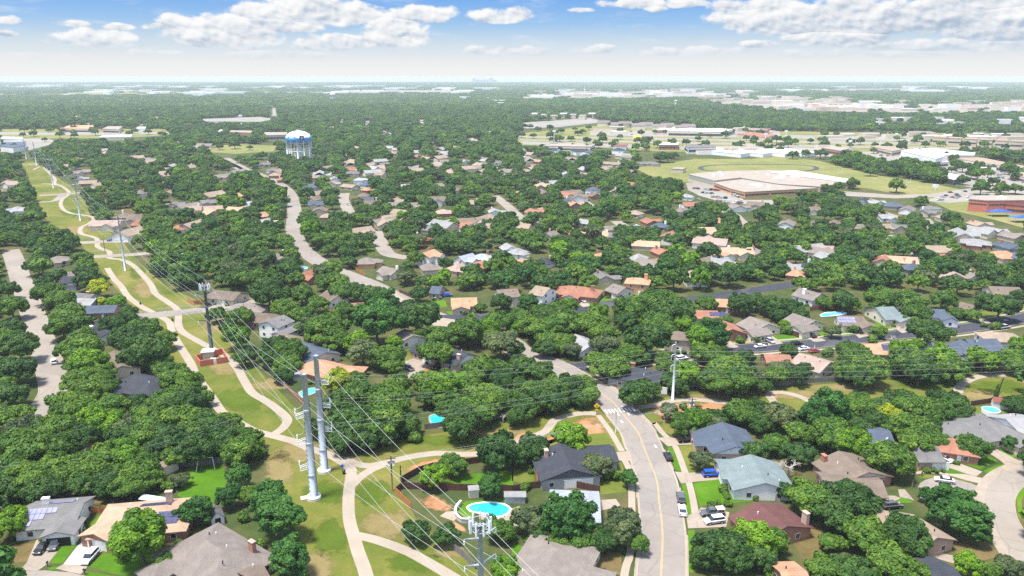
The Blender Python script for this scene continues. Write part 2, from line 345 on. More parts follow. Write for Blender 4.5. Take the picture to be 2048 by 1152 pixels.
M_PARK = groundmat('park_grass', [(.30, (.050, .082, .012)), (.43, (.092, .118, .019)), (.52, (.135, .140, .028)), (.60, (.185, .165, .050)), (.74, (.26, .21, .09))], .022, .14, 1.1)
M_LAWN = groundmat('lawn_bright', [(.3, (0.036, 0.099, 0.005)), (.5, (0.066, 0.158, 0.008)), (.72, (0.132, 0.205, 0.020))], .06, .35, 3)
M_LAWN2 = groundmat('lawn_dry', [(.3, (0.056, 0.086, 0.013)), (.5, (0.112, 0.139, 0.023)), (.72, (0.211, 0.172, 0.053))], .07, .4, 3)
M_BROWN = groundmat('lawn_brown', [(.3, (0.066, 0.066, 0.020)), (.5, (0.145, 0.109, 0.046)), (.72, (0.218, 0.145, 0.079))], .08, .4, 3)
M_DIRT = groundmat('orange_dirt', [(.3, (0.224, 0.106, 0.043)), (.5, (0.343, 0.185, 0.092)), (.72, (0.396, 0.271, 0.172))], .09, .5, 3)
M_DIRT, M_BROWNR, M_WORN = ragged('dirt_ragged', M_DIRT), ragged('brown_ragged', M_BROWN), None
M_FIELD = groundmat('field_grass', [(.3, (0.106, 0.132, 0.036)), (.5, (0.178, 0.185, 0.059)), (.7, (0.277, 0.224, 0.112))], .018, .09, .5)
M_PATH = groundmat('path_concrete', [(.3, (0.284, 0.238, 0.187)), (.6, (0.341, 0.295, 0.238)), (.8, (0.375, 0.329, 0.278))], .15, .9, 4)
def worn(k, v, c):
    vo = k.n.new('ShaderNodeTexVoronoi'); vo.feature = 'DISTANCE_TO_EDGE'; vo.inputs['Scale'].default_value = .11
    wv = k.n.new('ShaderNodeVectorMath'); k.l.new(v, wv.inputs[0]); k.l.new(k.noise(v, .25, 3, .6, col=True), wv.inputs[1]); k.l.new(wv.outputs[0], vo.inputs['Vector'])
    line = k.m('SUBTRACT', 1.0, k.smooth(vo.outputs['Distance'], .004, .022)); c = k.mix(k.m('MULTIPLY', line, .26), c, (.10, .095, .09))
    v2 = k.n.new('ShaderNodeTexVoronoi'); v2.inputs['Scale'].default_value = .07; k.l.new(v, v2.inputs['Vector']); x, y, z = k.sep(v2.outputs['Color'])
    c = k.mix(k.m('MULTIPLY', k.m('GREATER_THAN', x, .80), .22), c, (.16, .155, .15)); return k.mix(k.m('MULTIPLY', k.smooth(k.noise(v, 1.1, 4, .7), .60, .74), .30), c, (.13, .125, .12))
M_ROAD = groundmat('road_surface', [(.3, (0.205, 0.181, 0.160)), (.5, (0.252, 0.223, 0.199)), (.7, (0.295, 0.264, 0.232))], .05, .5, 5, extra=worn)
M_ROADL = groundmat('street_concrete', [(.3, (0.227, 0.198, 0.170)), (.5, (0.271, 0.237, 0.203)), (.7, (0.308, 0.274, 0.237))], .05, .5, 5, extra=worn)
M_ASPH = groundmat('street_asphalt', [(.3, (0.033, 0.036, 0.050)), (.5, (0.050, 0.053, 0.069)), (.7, (0.066, 0.069, 0.086))], .05, .5, 5, extra=worn)
M_DRIVE = groundmat('drive_concrete', [(.3, (0.249, 0.205, 0.159)), (.5, (0.312, 0.261, 0.210)), (.7, (0.358, 0.312, 0.261))], .2, .9, 5, extra=worn)
M_DRIVEW = groundmat('drive_white', [(.3, (0.341, 0.352, 0.363)), (.6, (0.397, 0.408, 0.415)), (.8, (0.426, 0.432, 0.437))], .2, .9, 5)
M_LOT = groundmat('lot_concrete', [(.3, (0.205, 0.187, 0.164)), (.5, (0.255, 0.238, 0.210)), (.7, (0.306, 0.284, 0.255))], .02, .1, .6)
M_PAINTY = pmat('paint_yellow', (.55, .38, .14), .7, .12, 3); M_PAINTW = pmat('paint_road_white', (.72, .71, .69), .7, .12, 3)
mb = MB(); mb.poly([(-14000, -120), (14000, -120), (14000, 15500), (-14000, 15500)], 0.0); tag(mb.build('ground', M_GROUND), kind='structure')

# greenbelt with the trail
sheet('park_grass', [(40, 322), (66, 322), (100, 345), (140, 372), (168, 400), (185, 440), (212, 460), (245, 480), (270, 520), (330, 570), (392, 600), (430, 650), (470, 692), (520, 742), (566, 790), (612, 838), (640, 880), (690, 915), (760, 900), (840, 872),
     (1000, 848), (1110, 828), (1180, 808), (1222, 838), (1244, 870), (1246, 905), (1180, 908), (1120, 905), (1060, 912), (985, 912), (870, 930), (806, 962), (790, 975), (795, 992), (822, 1018), (838, 1050), (905, 1095), (950, 1130), (975, 1152), (975, 1240), (640, 1240), (622, 1152), (592, 1062), (560, 985), (540, 925), (520, 880), (470, 855), (430, 815), (402, 770), (352, 735), (330, 690), (296, 640), (262, 612), (214, 556), (178, 512), (150, 470), (95, 445), (72, 392), (52, 340)], M_PARK, .010)
sheet('park_grass', [(1252, 790), (1290, 804), (1345, 792), (1400, 786), (1540, 776), (1680, 766), (1800, 758), (1900, 750), (2060, 728), (2300, 700), (2300, 800), (2060, 806), (1960, 806), (1900, 815), (1780, 812), (1700, 830), (1600, 822), (1530, 815), (1440, 835), (1370, 880), (1320, 860), (1290, 830)], M_PARK, .010)
for px in ([(1062, 905), (1085, 878), (1130, 852), (1178, 832), (1200, 832), (1216, 856), (1226, 880), (1200, 884), (1150, 872), (1100, 880)], [(806, 936), (850, 922), (895, 913), (898, 918), (850, 931), (814, 944)], [(905, 908), (960, 896), (1000, 880), (1060, 862), (1085, 866), (1030, 892), (970, 912)],
           [(1300, 812), (1340, 806), (1392, 806), (1398, 818), (1350, 840), (1318, 838)], [(1380, 806), (1440, 804), (1462, 812), (1420, 826), (1392, 822)], [(836, 998), (868, 990), (905, 1012), (890, 1022), (850, 1016)], [(1536, 792), (1556, 790), (1552, 800), (1540, 806)], [(905, 1040), (925, 1050), (938, 1066), (920, 1062), (900, 1048)]):
    soft_sheet('bare_dirt', px, M_DIRT, .018)
soft_sheet('bare_dirt', [(1180, 742), (1215, 752), (1252, 785), (1276, 806), (1262, 806), (1230, 778), (1200, 756)], M_BROWNR, .018)
soft_sheet('bare_dirt', T(512, 570, [(1290, 630), (1390, 605), (1420, 650), (1300, 690)]), M_DIRT, .018)

M_DRY = ragged('dry_grass', groundmat('dry_grass_base', [(.3, (.19, .155, .055)), (.5, (.25, .195, .085)), (.7, (.31, .235, .12))], .1, .6, 3), .75); M_FRESH = ragged('fresh_grass', groundmat('fresh_grass_base', [(.3, (.055, .095, .010)), (.5, (.085, .135, .014)), (.7, (.13, .165, .025))], .1, .6, 3), .75)
for u, v, a, b, m in ((600, 905, 55, 14, M_DRY), (560, 940, 22, 25, M_DRY), (660, 1075, 26, 26, M_FRESH), (650, 985, 30, 16, M_FRESH), (780, 1050, 40, 22, M_DRY), (745, 985, 26, 18, M_FRESH), (480, 800, 36, 16, M_FRESH), (455, 735, 26, 10, M_DRY), (430, 650, 22, 10, M_DRY), (540, 770, 26, 9, M_DRY), (290, 580, 16, 12, M_DRY), (275, 545, 12, 10, M_FRESH), (150, 460, 22, 6, M_DRY), (145, 425, 18, 5, M_FRESH), (880, 880, 60, 7, M_FRESH), (1000, 866, 50, 6, M_DRY), (900, 1100, 26, 12, M_DRY), (700, 920, 26, 5, M_DRY), (830, 1125, 40, 14, M_FRESH), (640, 1130, 22, 20, M_DRY),
     (1600, 790, 60, 6, M_DRY), (1700, 775, 60, 5, M_DRY), (1480, 782, 50, 5, M_DRY), (1850, 768, 50, 6, M_FRESH), (2000, 775, 40, 10, M_FRESH), (1960, 790, 36, 8, M_DRY), (1420, 795, 40, 5, M_DRY)):
    soft_sheet('grass_patch', [(u + 1.5 * a * math.cos(t * .785), v + 1.5 * b * math.sin(t * .785)) for t in range(8)], m, .014)
# trail
T1 = T(0, 280, [(345, 215), (400, 270), (435, 310), (432, 345), (480, 362), (535, 400), (540, 430), (500, 460), (478, 500), (500, 548), (560, 578), (640, 590), (720, 605), (740, 628), (700, 660), (640, 690), (640, 738), (735, 765), (768, 790), (770, 840), (820, 866), (866, 885), (862, 930), (960, 945), (1050, 990), (1130, 1070), (1190, 1140)]) + T(0, 570, [(1230, 70), (1330, 140), (1395, 190), (1408, 250), (1408, 310), (1440, 370), (1560, 440), (1650, 490), (1760, 550), (1860, 640), (1930, 760), (1990, 850)]) + T(512, 570, [(60, 905), (150, 965), (235, 1040), (245, 1085), (200, 1140), (120, 1190)])
T1W = path('trail', T1, 2.9, M_PATH, .034)
T2 = T(0, 280, [(845, 1010), (900, 1095)]) + T(0, 570, [(955, 10), (1010, 90), (1100, 160), (1180, 205), (1245, 240), (1295, 265), (1340, 300), (1355, 360), (1400, 450), (1500, 610), (1540, 700), (1600, 790), (1680, 900), (1760, 1010), (1890, 1090), (1990, 1145)]) + T(512, 860, [(0, 12), (130, 45), (300, 92), (430, 148), (560, 188), (670, 245), (740, 295), (752, 350), (740, 430), (730, 540), (735, 700), (768, 830), (805, 960), (850, 1080), (885, 1200), (930, 1330)])
path('trail', T2, 2.9, M_PATH, .038)
path('trail', T(512, 860, [(690, 225), (790, 268), (900, 282), (1050, 252), (1200, 215), (1400, 185), (1540, 188), (1750, 190)]) + T(1024, 860, [(0, 120), (140, 62), (270, 8)]) + T(1024, 570, [(330, 1070), (450, 1030), (560, 1012), (665, 1016)]), 2.8, M_PATH, .042)
path('trail', T(512, 860, [(755, 440), (800, 390), (860, 345), (930, 305), (1010, 275)]), 2.7, M_PATH, .046)
path('trail', T(512, 860, [(790, 832), (900, 855), (1000, 885), (1200, 960), (1400, 1070), (1600, 1190), (1700, 1260)]), 2.7, M_PATH, .042)
path('trail', T(1024, 570, [(960, 975), (1060, 958), (1150, 940), (1280, 912), (1400, 902), (1500, 908), (1640, 922), (1750, 940), (1900, 990)]), 2.8, M_PATH, .034)
path('trail', T(1536, 570, [(330, 918), (260, 885), (200, 865), (110, 847), (50, 848), (10, 862), (30, 905), (60, 935)]), 2.6, M_PATH, .038)
path('trail', T(1536, 570, [(1500, 850), (1505, 815), (1545, 772), (1640, 728), (1760, 714), (2020, 705), (2300, 700)]), 2.9, M_PATH, .034)
path('trail', T(0, 280, [(262, 235), (310, 212), (360, 200)]), 2.6, M_PATH, .034)
path('trail', T(0, 280, [(330, 345), (400, 348), (440, 356)]), 2.6, M_PATH, .044)

# collector road in the middle
RL = [(1266, 1240), (1271, 1152), (1279, 1066), (1280, 1000), (1273, 960), (1258, 911), (1245, 873), (1239, 861), (1217, 836), (1205, 821), (1190, 803)]
RR = [(1376, 1240), (1374, 1152), (1372, 1066), (1357, 1000), (1354, 960), (1331, 911), (1315, 873), (1308, 861), (1289, 836), (1274, 821), (1260, 803)]
mid = [(G(*a) + G(*b)) / 2 for a, b in zip(RL, RR)]
mid += offset_line([G(u, v) for u, v in [(1227, 780), (1199, 763), (1174, 748), (1146, 731), (1118, 720), (1091, 711), (1066, 702)]], 5.3)
mid += [G(u, v) for u, v in [(1016, 684), (980, 668), (940, 652), (890, 640), (845, 622), (800, 600), (755, 576), (710, 556), (664, 537), (628, 517), (601, 492), (588, 464), (588, 438), (588, 414), (579, 386), (558, 368), (530, 354), (490, 338), (450, 316)]]
ROADC = smooth_line(mid, 2.5)
RW = 10.6
def rw(i): return RW
mb = MB(); ribbon(mb, ROADC, RW, .050); tag(mb.build('road', M_ROAD), kind='structure')
near = [p for p in ROADC if PX(p)[1] > 735]
mb = MB()
for d in (-.16, .10): ribbon(mb, [p for p in ROADC if PX(p)[1] > 690], 0, .056, d + .13, d + .04)
tag(mb.build('centre_line', M_PAINTY), kind='structure')
def gaps(L, d, holes):
    """runs of the line outside the holes (given as pixel v ranges on that side)"""
    run = []; out = []
    for p, q in zip(L, offset_line(L, d)):
        v = PX(q)[1]
        if any(a < v < b for a, b in holes):
            if len(run) > 2: out.append(run)
            run = []
        else: run.append(p)
    if len(run) > 2: out.append(run)
    return out
kb = MB()
for run in gaps([p for p in ROADC if PX(p)[1] > 560], RW / 2, [(906, 925), (1008, 1025), (820, 828), (722, 742), (640, 660)]): kerb(kb, run, RW / 2)
for run in gaps([p for p in ROADC if PX(p)[1] > 560], -RW / 2, [(872, 896), (944, 966), (1026, 1056), (820, 828), (726, 742), (600, 640)]): kerb(kb, run, -RW / 2 - .28)
for d in (RW / 2 + .28, -RW / 2 - .55): 
    pass
tag(kb.build('kerb', M_DRIVE), kind='structure')
mb = MB(); ribbon(mb, near, .5, .053, RW / 2, RW / 2 - .45); ribbon(mb, near, .5, .053, -RW / 2 + .45, -RW / 2); tag(mb.build('gutter', M_PATH), kind='structure')
# crosswalk bars, bicycle marks
ci = min(range(len(ROADC)), key=lambda i: abs(PX(ROADC[i])[1] - 822)); cp = ROADC[ci]; ct = (ROADC[ci + 1] - ROADC[ci - 1]).normalized(); cn = Vector((-ct.y, ct.x, 0))
mb = MB()
for j in range(9):
    q = cp + cn * (-4.4 + 1.1 * j); a = ct * 1.35; b = cn * .28
    mb.poly([q - a - b, q - a + b, q + a + b, q + a - b], .058)
tag(mb.build('crosswalk', M_PAINTW), kind='structure')
mb = MB()
for u, v in T(1024, 860, [(1132, 128)]) + T(1024, 570, [(865, 1078), (840, 1025), (920, 1018)]):
    c = G(u, v); a = ct * .8; b = cn * .35
    mb.poly([c - a - b, c - a + b, c + b * .6, c - b * .2], .058); mb.poly([c + a * .2 - b, c + a * .2 + b, c + a * 1.3], .058)
tag(mb.build('road_marking', M_PAINTW), kind='structure')
path('sidewalk', [(1196, 830)] + T(1024, 860, [(772, 5), (820, 85), (868, 168)]), 1.7, M_PATH, .048)
path('sidewalk', T(1024, 860, [(885, 240), (915, 290), (940, 420), (945, 570), (945, 700), (935, 960), (905, 1060), (885, 1152), (870, 1300)]), 1.7, M_PATH, .048)
path('sidewalk', T(1024, 570, [(980, 985), (1040, 1050), (1100, 1100)]) + T(1024, 860, [(1120, -60), (1175, 10), (1225, 60), (1290, 135), (1365, 330), (1400, 430), (1430, 560), (1450, 690)]), 1.7, M_PATH, .044)
path('sidewalk', T(1024, 570, [(960, 975), (880, 890), (780, 790), (690, 720), (600, 640)]), 1.5, M_PATH, .048)

# other streets
path('street', [(790, 634), (880, 636), (1000, 630), (1080, 625), (1158, 618), (1240, 605), (1385, 598), (1480, 585), (1600, 566)], 8.2, M_ASPH, .058)
R2L = path('street', [(1120, 742), (1160, 734), (1210, 728), (1300, 716), (1400, 705), (1536, 694), (1600, 690), (1680, 682), (1750, 674), (1840, 666), (1905, 660), (1975, 650), (2048, 636), (2200, 600)], 8.6, M_ASPH, .046)
kb = MB(); R2N = [p for p in R2L if PX(p)[0] > 1200]
kerb(kb, R2N, 4.3); kerb(kb, R2N, -4.58); tag(kb.build('kerb', M_DRIVE), kind='structure')
mb = MB(); ribbon(mb, R2N, 1.4, .040, 7.2, 5.8); ribbon(mb, R2N, 1.4, .040, -5.8, -7.2); tag(mb.build('sidewalk', M_PATH), kind='structure')
mb = MB(); ribbon(mb, R2N, 1.4, .024, 13.5, 7.2); tag(mb.build('verge', M_LAWN2), kind='structure')
R4L = path('street', [(20, 500), (29, 520), (42, 560), (66, 628), (89, 700), (108, 765), (104, 792), (82, 822), (40, 866), (-30, 930)], 8.8, M_ROADL, .046)
kb = MB(); kerb(kb, R4L, 4.4); kerb(kb, R4L, -4.68); tag(kb.build('kerb', M_DRIVE), kind='structure')
path('street', T(0, 280, [(420, 815), (620, 812), (860, 800), (960, 800), (1150, 790)]), 8.5, M_ROADL, .046)
path('street', T(0, 280, [(640, 930), (850, 915), (1100, 900), (1250, 880)]), 8.0, M_ROADL, .046)
path('street', T(0, 280, [(310, 440), (520, 425), (660, 415)]), 8.5, M_ROADL, .046)
path('street', T(0, 280, [(310, 490), (430, 480), (500, 420)]), 5.5, M_ROADL, .05)
path('street', T(0, 570, [(940, 258), (1060, 250), (1300, 230), (1500, 210), (1700, 180), (1900, 140), (2000, 120)]), 9, M_ROADL, .046)
path('street', T(0, 280, [(225, 190), (300, 188), (350, 185)]), 8, M_ROADL, .046)
for px, w in ((T(512, 280, [(700, 420), (690, 470), (720, 540), (760, 600)]), 9), (T(512, 280, [(940, 720), (975, 790), (1010, 860), (1060, 905), (1200, 930)]), 9), (T(512, 280, [(1880, 440), (1960, 500), (2060, 590), (2120, 640)]), 8.5), (T(1024, 280, [(480, 430), (540, 470), (620, 520), (720, 560)]), 9),
              (T(1024, 280, [(820, 640), (880, 680), (940, 715)]), 8.5), (T(1024, 280, [(1640, 570), (1740, 585), (1800, 640), (1880, 680), (2020, 690)]), 9), (T(1536, 280, [(1230, 620), (1290, 680), (1350, 740)]), 8.5), (T(1536, 280, [(870, 560), (960, 590), (1060, 620)]), 8), (T(0, 280, [(1340, 500), (1400, 540), (1560, 590), (1700, 590)]), 8), (T(0, 280, [(1760, 160), (1840, 200), (1930, 250)]), 9)):
    path('street', px, w, M_ROADL, .05)
# bottom left and bottom right streets
sheet('street', [(-60, 1152), (0, 1147), (42, 1143), (90, 1141), (140, 1145), (178, 1154), (210, 1180), (120, 1230), (-60, 1230)], M_ROADL, .05)
O6 = T(1536, 860, [(2300, 150), (2120, 215), (2020, 262), (1900, 290), (1800, 335), (1720, 400), (1675, 480), (1662, 560), (1690, 670), (1740, 770), (1800, 870), (1870, 980), (1960, 1090), (2060, 1200), (2180, 1330)])
I6 = T(1536, 860, [(2400, 380), (2180, 390), (2080, 410), (2020, 440), (1965, 500), (1942, 560), (1945, 640), (1970, 720), (2020, 800), (2080, 880), (2160, 980), (2280, 1100)])
OL, IL = smooth_line([G(*q) for q in O6], 2), smooth_line([G(*q) for q in I6], 2)
mb = MB(); mb.poly([(p.x, p.y) for p in OL] + [(p.x, p.y) for p in reversed(IL)], .052); tag(mb.build('street', M_ROADL), kind='structure')
kb = MB(); kerb(kb, IL, .0); tag(kb.build('kerb', M_DRIVE), kind='structure')
mb = MB(); ribbon(mb, OL, 1, .048, .1, -1.1 - .0); tag(mb.build('gutter', M_DRIVE), kind='structure')
mb = MB(); ribbon(mb, OL, 1, .056, 1.2, 0.0); tag(mb.build('gutter', M_DRIVE), kind='structure')
sheet('street', T(1536, 860, [(1185, 450), (1200, 420), (1240, 395), (1330, 370), (1450, 385), (1600, 420), (1665, 450), (1655, 500), (1650, 560), (1665, 640), (1500, 640), (1300, 600), (1200, 540)]), M_ROAD, .044)
sheet('sidewalk', T(1536, 860, [(1170, 350), (1240, 338), (1330, 345), (1450, 365), (1600, 408), (1660, 420), (1690, 380), (1640, 368), (1560, 350), (1430, 345), (1330, 325), (1240, 318), (1170, 330)]), M_PATH, .040)
sheet('verge', T(1536, 860, [(1180, 372), (1250, 355), (1330, 360), (1450, 378), (1600, 405), (1610, 412), (1440, 392), (1330, 368), (1240, 385)]), M_LAWN2, .042)
DR = 'driveway'
for px, m in ((T(1024, 860, [(1150, 62), (1240, 58), (1480, 88), (1480, 112), (1290, 122), (1232, 132)]), M_DRIVE), (T(1024, 860, [(1285, 330), (1400, 338), (1640, 315), (1690, 380), (1600, 395), (1425, 412), (1335, 425), (1310, 380)]), M_DRIVE), (T(1024, 860, [(1375, 680), (1470, 640), (1490, 612), (1715, 650), (1690, 765), (1390, 778)]), M_DRIVE),
              (T(1024, 860, [(740, 185), (930, 165), (950, 246), (760, 238)]), M_DRIVE), (T(1024, 860, [(690, 555), (820, 545), (858, 602), (690, 640)]), M_DRIVE), (T(1024, 860, [(560, 1120), (590, 1095), (660, 1110), (800, 1150), (860, 1200), (540, 1200)]), M_DRIVE),
              (T(0, 860, [(295, 850), (520, 850), (455, 960), (385, 1050), (300, 1112), (160, 1112), (215, 1040)]), M_DRIVE), (T(0, 860, [(738, 785), (870, 860), (800, 960), (690, 1075), (500, 1060), (600, 930)]), M_DRIVEW), (T(0, 860, [(500, 1060), (690, 1078), (640, 1140), (560, 1125), (440, 1095)]), M_DRIVE),
              (T(1536, 860, [(1335, 232), (1420, 215), (1500, 260), (1690, 330), (1640, 372), (1400, 290)]), M_DRIVE), (T(1536, 860, [(1715, 165), (1765, 130), (1975, 240), (2040, 250), (1890, 290), (1830, 240)]), M_DRIVE), (T(1536, 860, [(820, 515), (1000, 520), (1050, 540), (960, 575), (830, 560)]), M_DRIVE), (T(1536, 860, [(1025, 470), (1080, 470), (1155, 560), (1110, 545), (1040, 530)]), M_DRIVE),
              (T(1536, 860, [(1250, 950), (1500, 1000), (1700, 1080), (1720, 1130), (1480, 1060), (1230, 985)]), M_DRIVE), (T(1024, 570, [(1330, 460), (1360, 470), (1430, 540), (1300, 545)]), M_DRIVE), (T(1024, 570, [(480, 115), (560, 105), (625, 165), (560, 175)]), M_DRIVE), (T(1024, 570, [(1680, 450), (1720, 440), (1790, 490), (1700, 505)]), M_DRIVE),
              (T(1536, 570, [(200, 370), (300, 365), (460, 440), (370, 450)]), M_DRIVE), (T(1536, 570, [(0, 400), (30, 400), (120, 460), (0, 480)]), M_DRIVE), (T(1536, 570, [(670, 375), (720, 370), (800, 400), (720, 420)]), M_DRIVE), (T(1536, 570, [(920, 305), (1000, 305), (1130, 365), (1060, 380)]), M_DRIVE), (T(1536, 570, [(1640, 260), (1690, 255), (1760, 300), (1690, 310)]), M_DRIVE),
              (T(512, 570, [(1180, 600), (1260, 575), (1420, 600), (1300, 690), (1240, 770), (1140, 700), (1150, 640)]), M_DRIVE), (T(512, 570, [(1360, 300), (1440, 255), (1580, 275), (1520, 335), (1400, 340)]), M_DRIVE), (T(512, 570, [(1190, 130), (1100, 60), (1040, 60), (1130, 140)]), M_DRIVE)):
    sheet(DR, px, m, .060)
for px, m in ((T(1024, 860, [(1285, 130), (1450, 112), (1570, 140), (1610, 300), (1480, 322), (1385, 335)]), M_LAWN2), (T(1024, 860, [(1430, 420), (1640, 385), (1720, 430), (1800, 520), (1890, 562), (1700, 580), (1560, 580), (1480, 605)]), M_LAWN), (T(1024, 860, [(1225, 140), (1265, 135), (1345, 335), (1290, 315)]), M_LAWN), (T(1024, 860, [(1340, 430), (1370, 425), (1425, 660), (1385, 670)]), M_LAWN),
              (T(1024, 860, [(470, 80), (560, 40), (740, 20), (845, 168), (740, 182), (600, 120)]), M_LAWN2), (T(1024, 860, [(640, 300), (800, 260), (872, 252), (905, 490), (700, 510), (520, 440)]), M_LAWN2), (T(1024, 860, [(820, 0), (850, 0), (910, 160), (880, 168)]), M_LAWN2), (T(1024, 860, [(925, 245), (955, 240), (1000, 480), (995, 620), (965, 560), (960, 430)]), M_BROWN),
              (T(1024, 860, [(520, 950), (860, 970), (870, 1150), (700, 1110), (600, 1090), (600, 1000)]), M_BROWN), (T(1024, 860, [(1390, 790), (1440, 790), (1430, 1130), (1390, 1120)]), M_LAWN), (T(1024, 860, [(1560, 1010), (1900, 1060), (1800, 1130), (1600, 1110)]), M_LAWN2),
              (T(0, 860, [(395, 1050), (500, 880), (650, 830), (700, 740), (780, 675), (890, 640), (870, 670), (735, 780), (560, 960), (495, 1055)]), M_LAWN), (T(0, 860, [(700, 1078), (820, 970), (1300, 985), (1320, 1150), (1000, 1152), (860, 1130)]), M_LAWN), (T(0, 860, [(0, 915), (200, 900), (290, 890), (225, 1035), (0, 1062)]), M_BROWN), (T(0, 860, [(0, 1095), (190, 1075), (150, 1112), (0, 1120)]), M_LAWN2), (T(0, 860, [(380, 1085), (470, 1075), (470, 1100), (390, 1108)]), M_LAWN), (T(0, 860, [(660, 1110), (840, 1140), (900, 1160), (700, 1160)]), M_LAWN),
              (T(0, 860, [(1400, 520), (1480, 300), (1560, 275), (1760, 275), (1790, 400), (1740, 540), (1660, 590), (1500, 560)]), M_LAWN), (T(0, 860, [(690, 590), (900, 560), (980, 500), (860, 470), (700, 500)]), M_BROWN),
              (T(1536, 860, [(1400, 170), (1560, 150), (1700, 190), (1810, 242), (1670, 312), (1560, 270), (1430, 215)]), M_LAWN), (T(1536, 860, [(1755, 85), (1840, 70), (2040, 100), (2040, 210), (1900, 218)]), M_LAWN), (T(1536, 860, [(1330, 265), (1430, 292), (1625, 372), (1600, 388), (1400, 335)]), M_LAWN), (T(1536, 860, [(1700, 325), (1780, 285), (1870, 262), (1875, 280), (1780, 325), (1720, 340)]), M_LAWN), (T(1536, 860, [(880, 535), (1080, 530), (1150, 575), (960, 575)]), M_LAWN), (T(1536, 860, [(1160, 260), (1330, 320), (1290, 320), (1170, 325)]), M_LAWN2),
              (T(1536, 860, [(1960, 520), (2010, 450), (2060, 440), (2000, 560), (2010, 700), (1975, 690)]), M_LAWN), (T(1536, 860, [(1460, 860), (1600, 820), (1720, 880), (1850, 990), (1700, 1030), (1480, 980)]), M_BROWN), (T(1536, 860, [(210, 730), (420, 720), (430, 1000), (300, 1060), (200, 900)]), M_BROWN),
              (T(512, 570, [(1500, 210), (1560, 205), (1740, 215), (1750, 245), (1560, 255)]), M_LAWN), (T(512, 570, [(1370, 130), (1490, 120), (1510, 170), (1420, 180)]), M_LAWN), (T(512, 570, [(1120, 500), (1250, 480), (1290, 580), (1180, 600)]), M_LAWN2), (T(512, 570, [(1450, 670), (1680, 660), (1680, 720), (1550, 720)]), M_LAWN),
              (T(1024, 570, [(570, 120), (650, 95), (820, 118), (760, 145), (610, 148)]), M_LAWN), (T(1024, 570, [(870, 85), (960, 55), (1060, 70), (1000, 95), (880, 105)]), M_LAWN), (T(1536, 570, [(30, 405), (200, 375), (320, 432), (180, 450), (90, 450)]), M_LAWN), (T(1536, 570, [(360, 370), (600, 345), (700, 400), (540, 420), (450, 420)]), M_LAWN), (T(1536, 570, [(720, 345), (860, 295), (1000, 365), (760, 395)]), M_LAWN), (T(1536, 570, [(1330, 285), (1480, 240), (1640, 290), (1430, 320)]), M_LAWN),
              (T(1024, 570, [(1700, 430), (1900, 420), (2020, 440), (1960, 475), (1800, 480)]), M_LAWN2), (T(512, 860, [(1490, 400), (1700, 345), (2030, 320), (2030, 470), (1700, 460), (1480, 455)]), M_LAWN), (T(512, 860, [(1610, 590), (1660, 560), (1990, 540), (2020, 580), (1950, 590), (1840, 570), (1720, 580), (1670, 610), (1720, 660), (1710, 700), (1640, 690), (1590, 640)]), M_LAWN), (T(1024, 860, [(0, 900), (160, 930), (150, 990), (0, 990)]), M_LAWN), (T(1024, 860, [(0, 300), (150, 280), (180, 400), (100, 430), (0, 400)]), M_LAWN2),
              (T(512, 280, [(820, 870), (920, 855), (970, 880), (860, 900)]), M_LAWN), (T(1024, 280, [(1640, 550), (1720, 540), (1780, 565), (1690, 575)]), M_LAWN), (T(0, 280, [(1320, 580), (1450, 590), (1440, 605), (1340, 600)]), M_LAWN), (T(512, 280, [(325, 440), (345, 440), (365, 600), (345, 610)]), M_LAWN), (T(512, 280, [(0, 280), (120, 330), (150, 350), (0, 310)]), M_LAWN), (T(1536, 570, [(1620, 960), (1760, 950), (1990, 990), (1800, 1030), (1640, 1020)]), M_LAWN2)):
    sheet('lawn', px, m, .026)
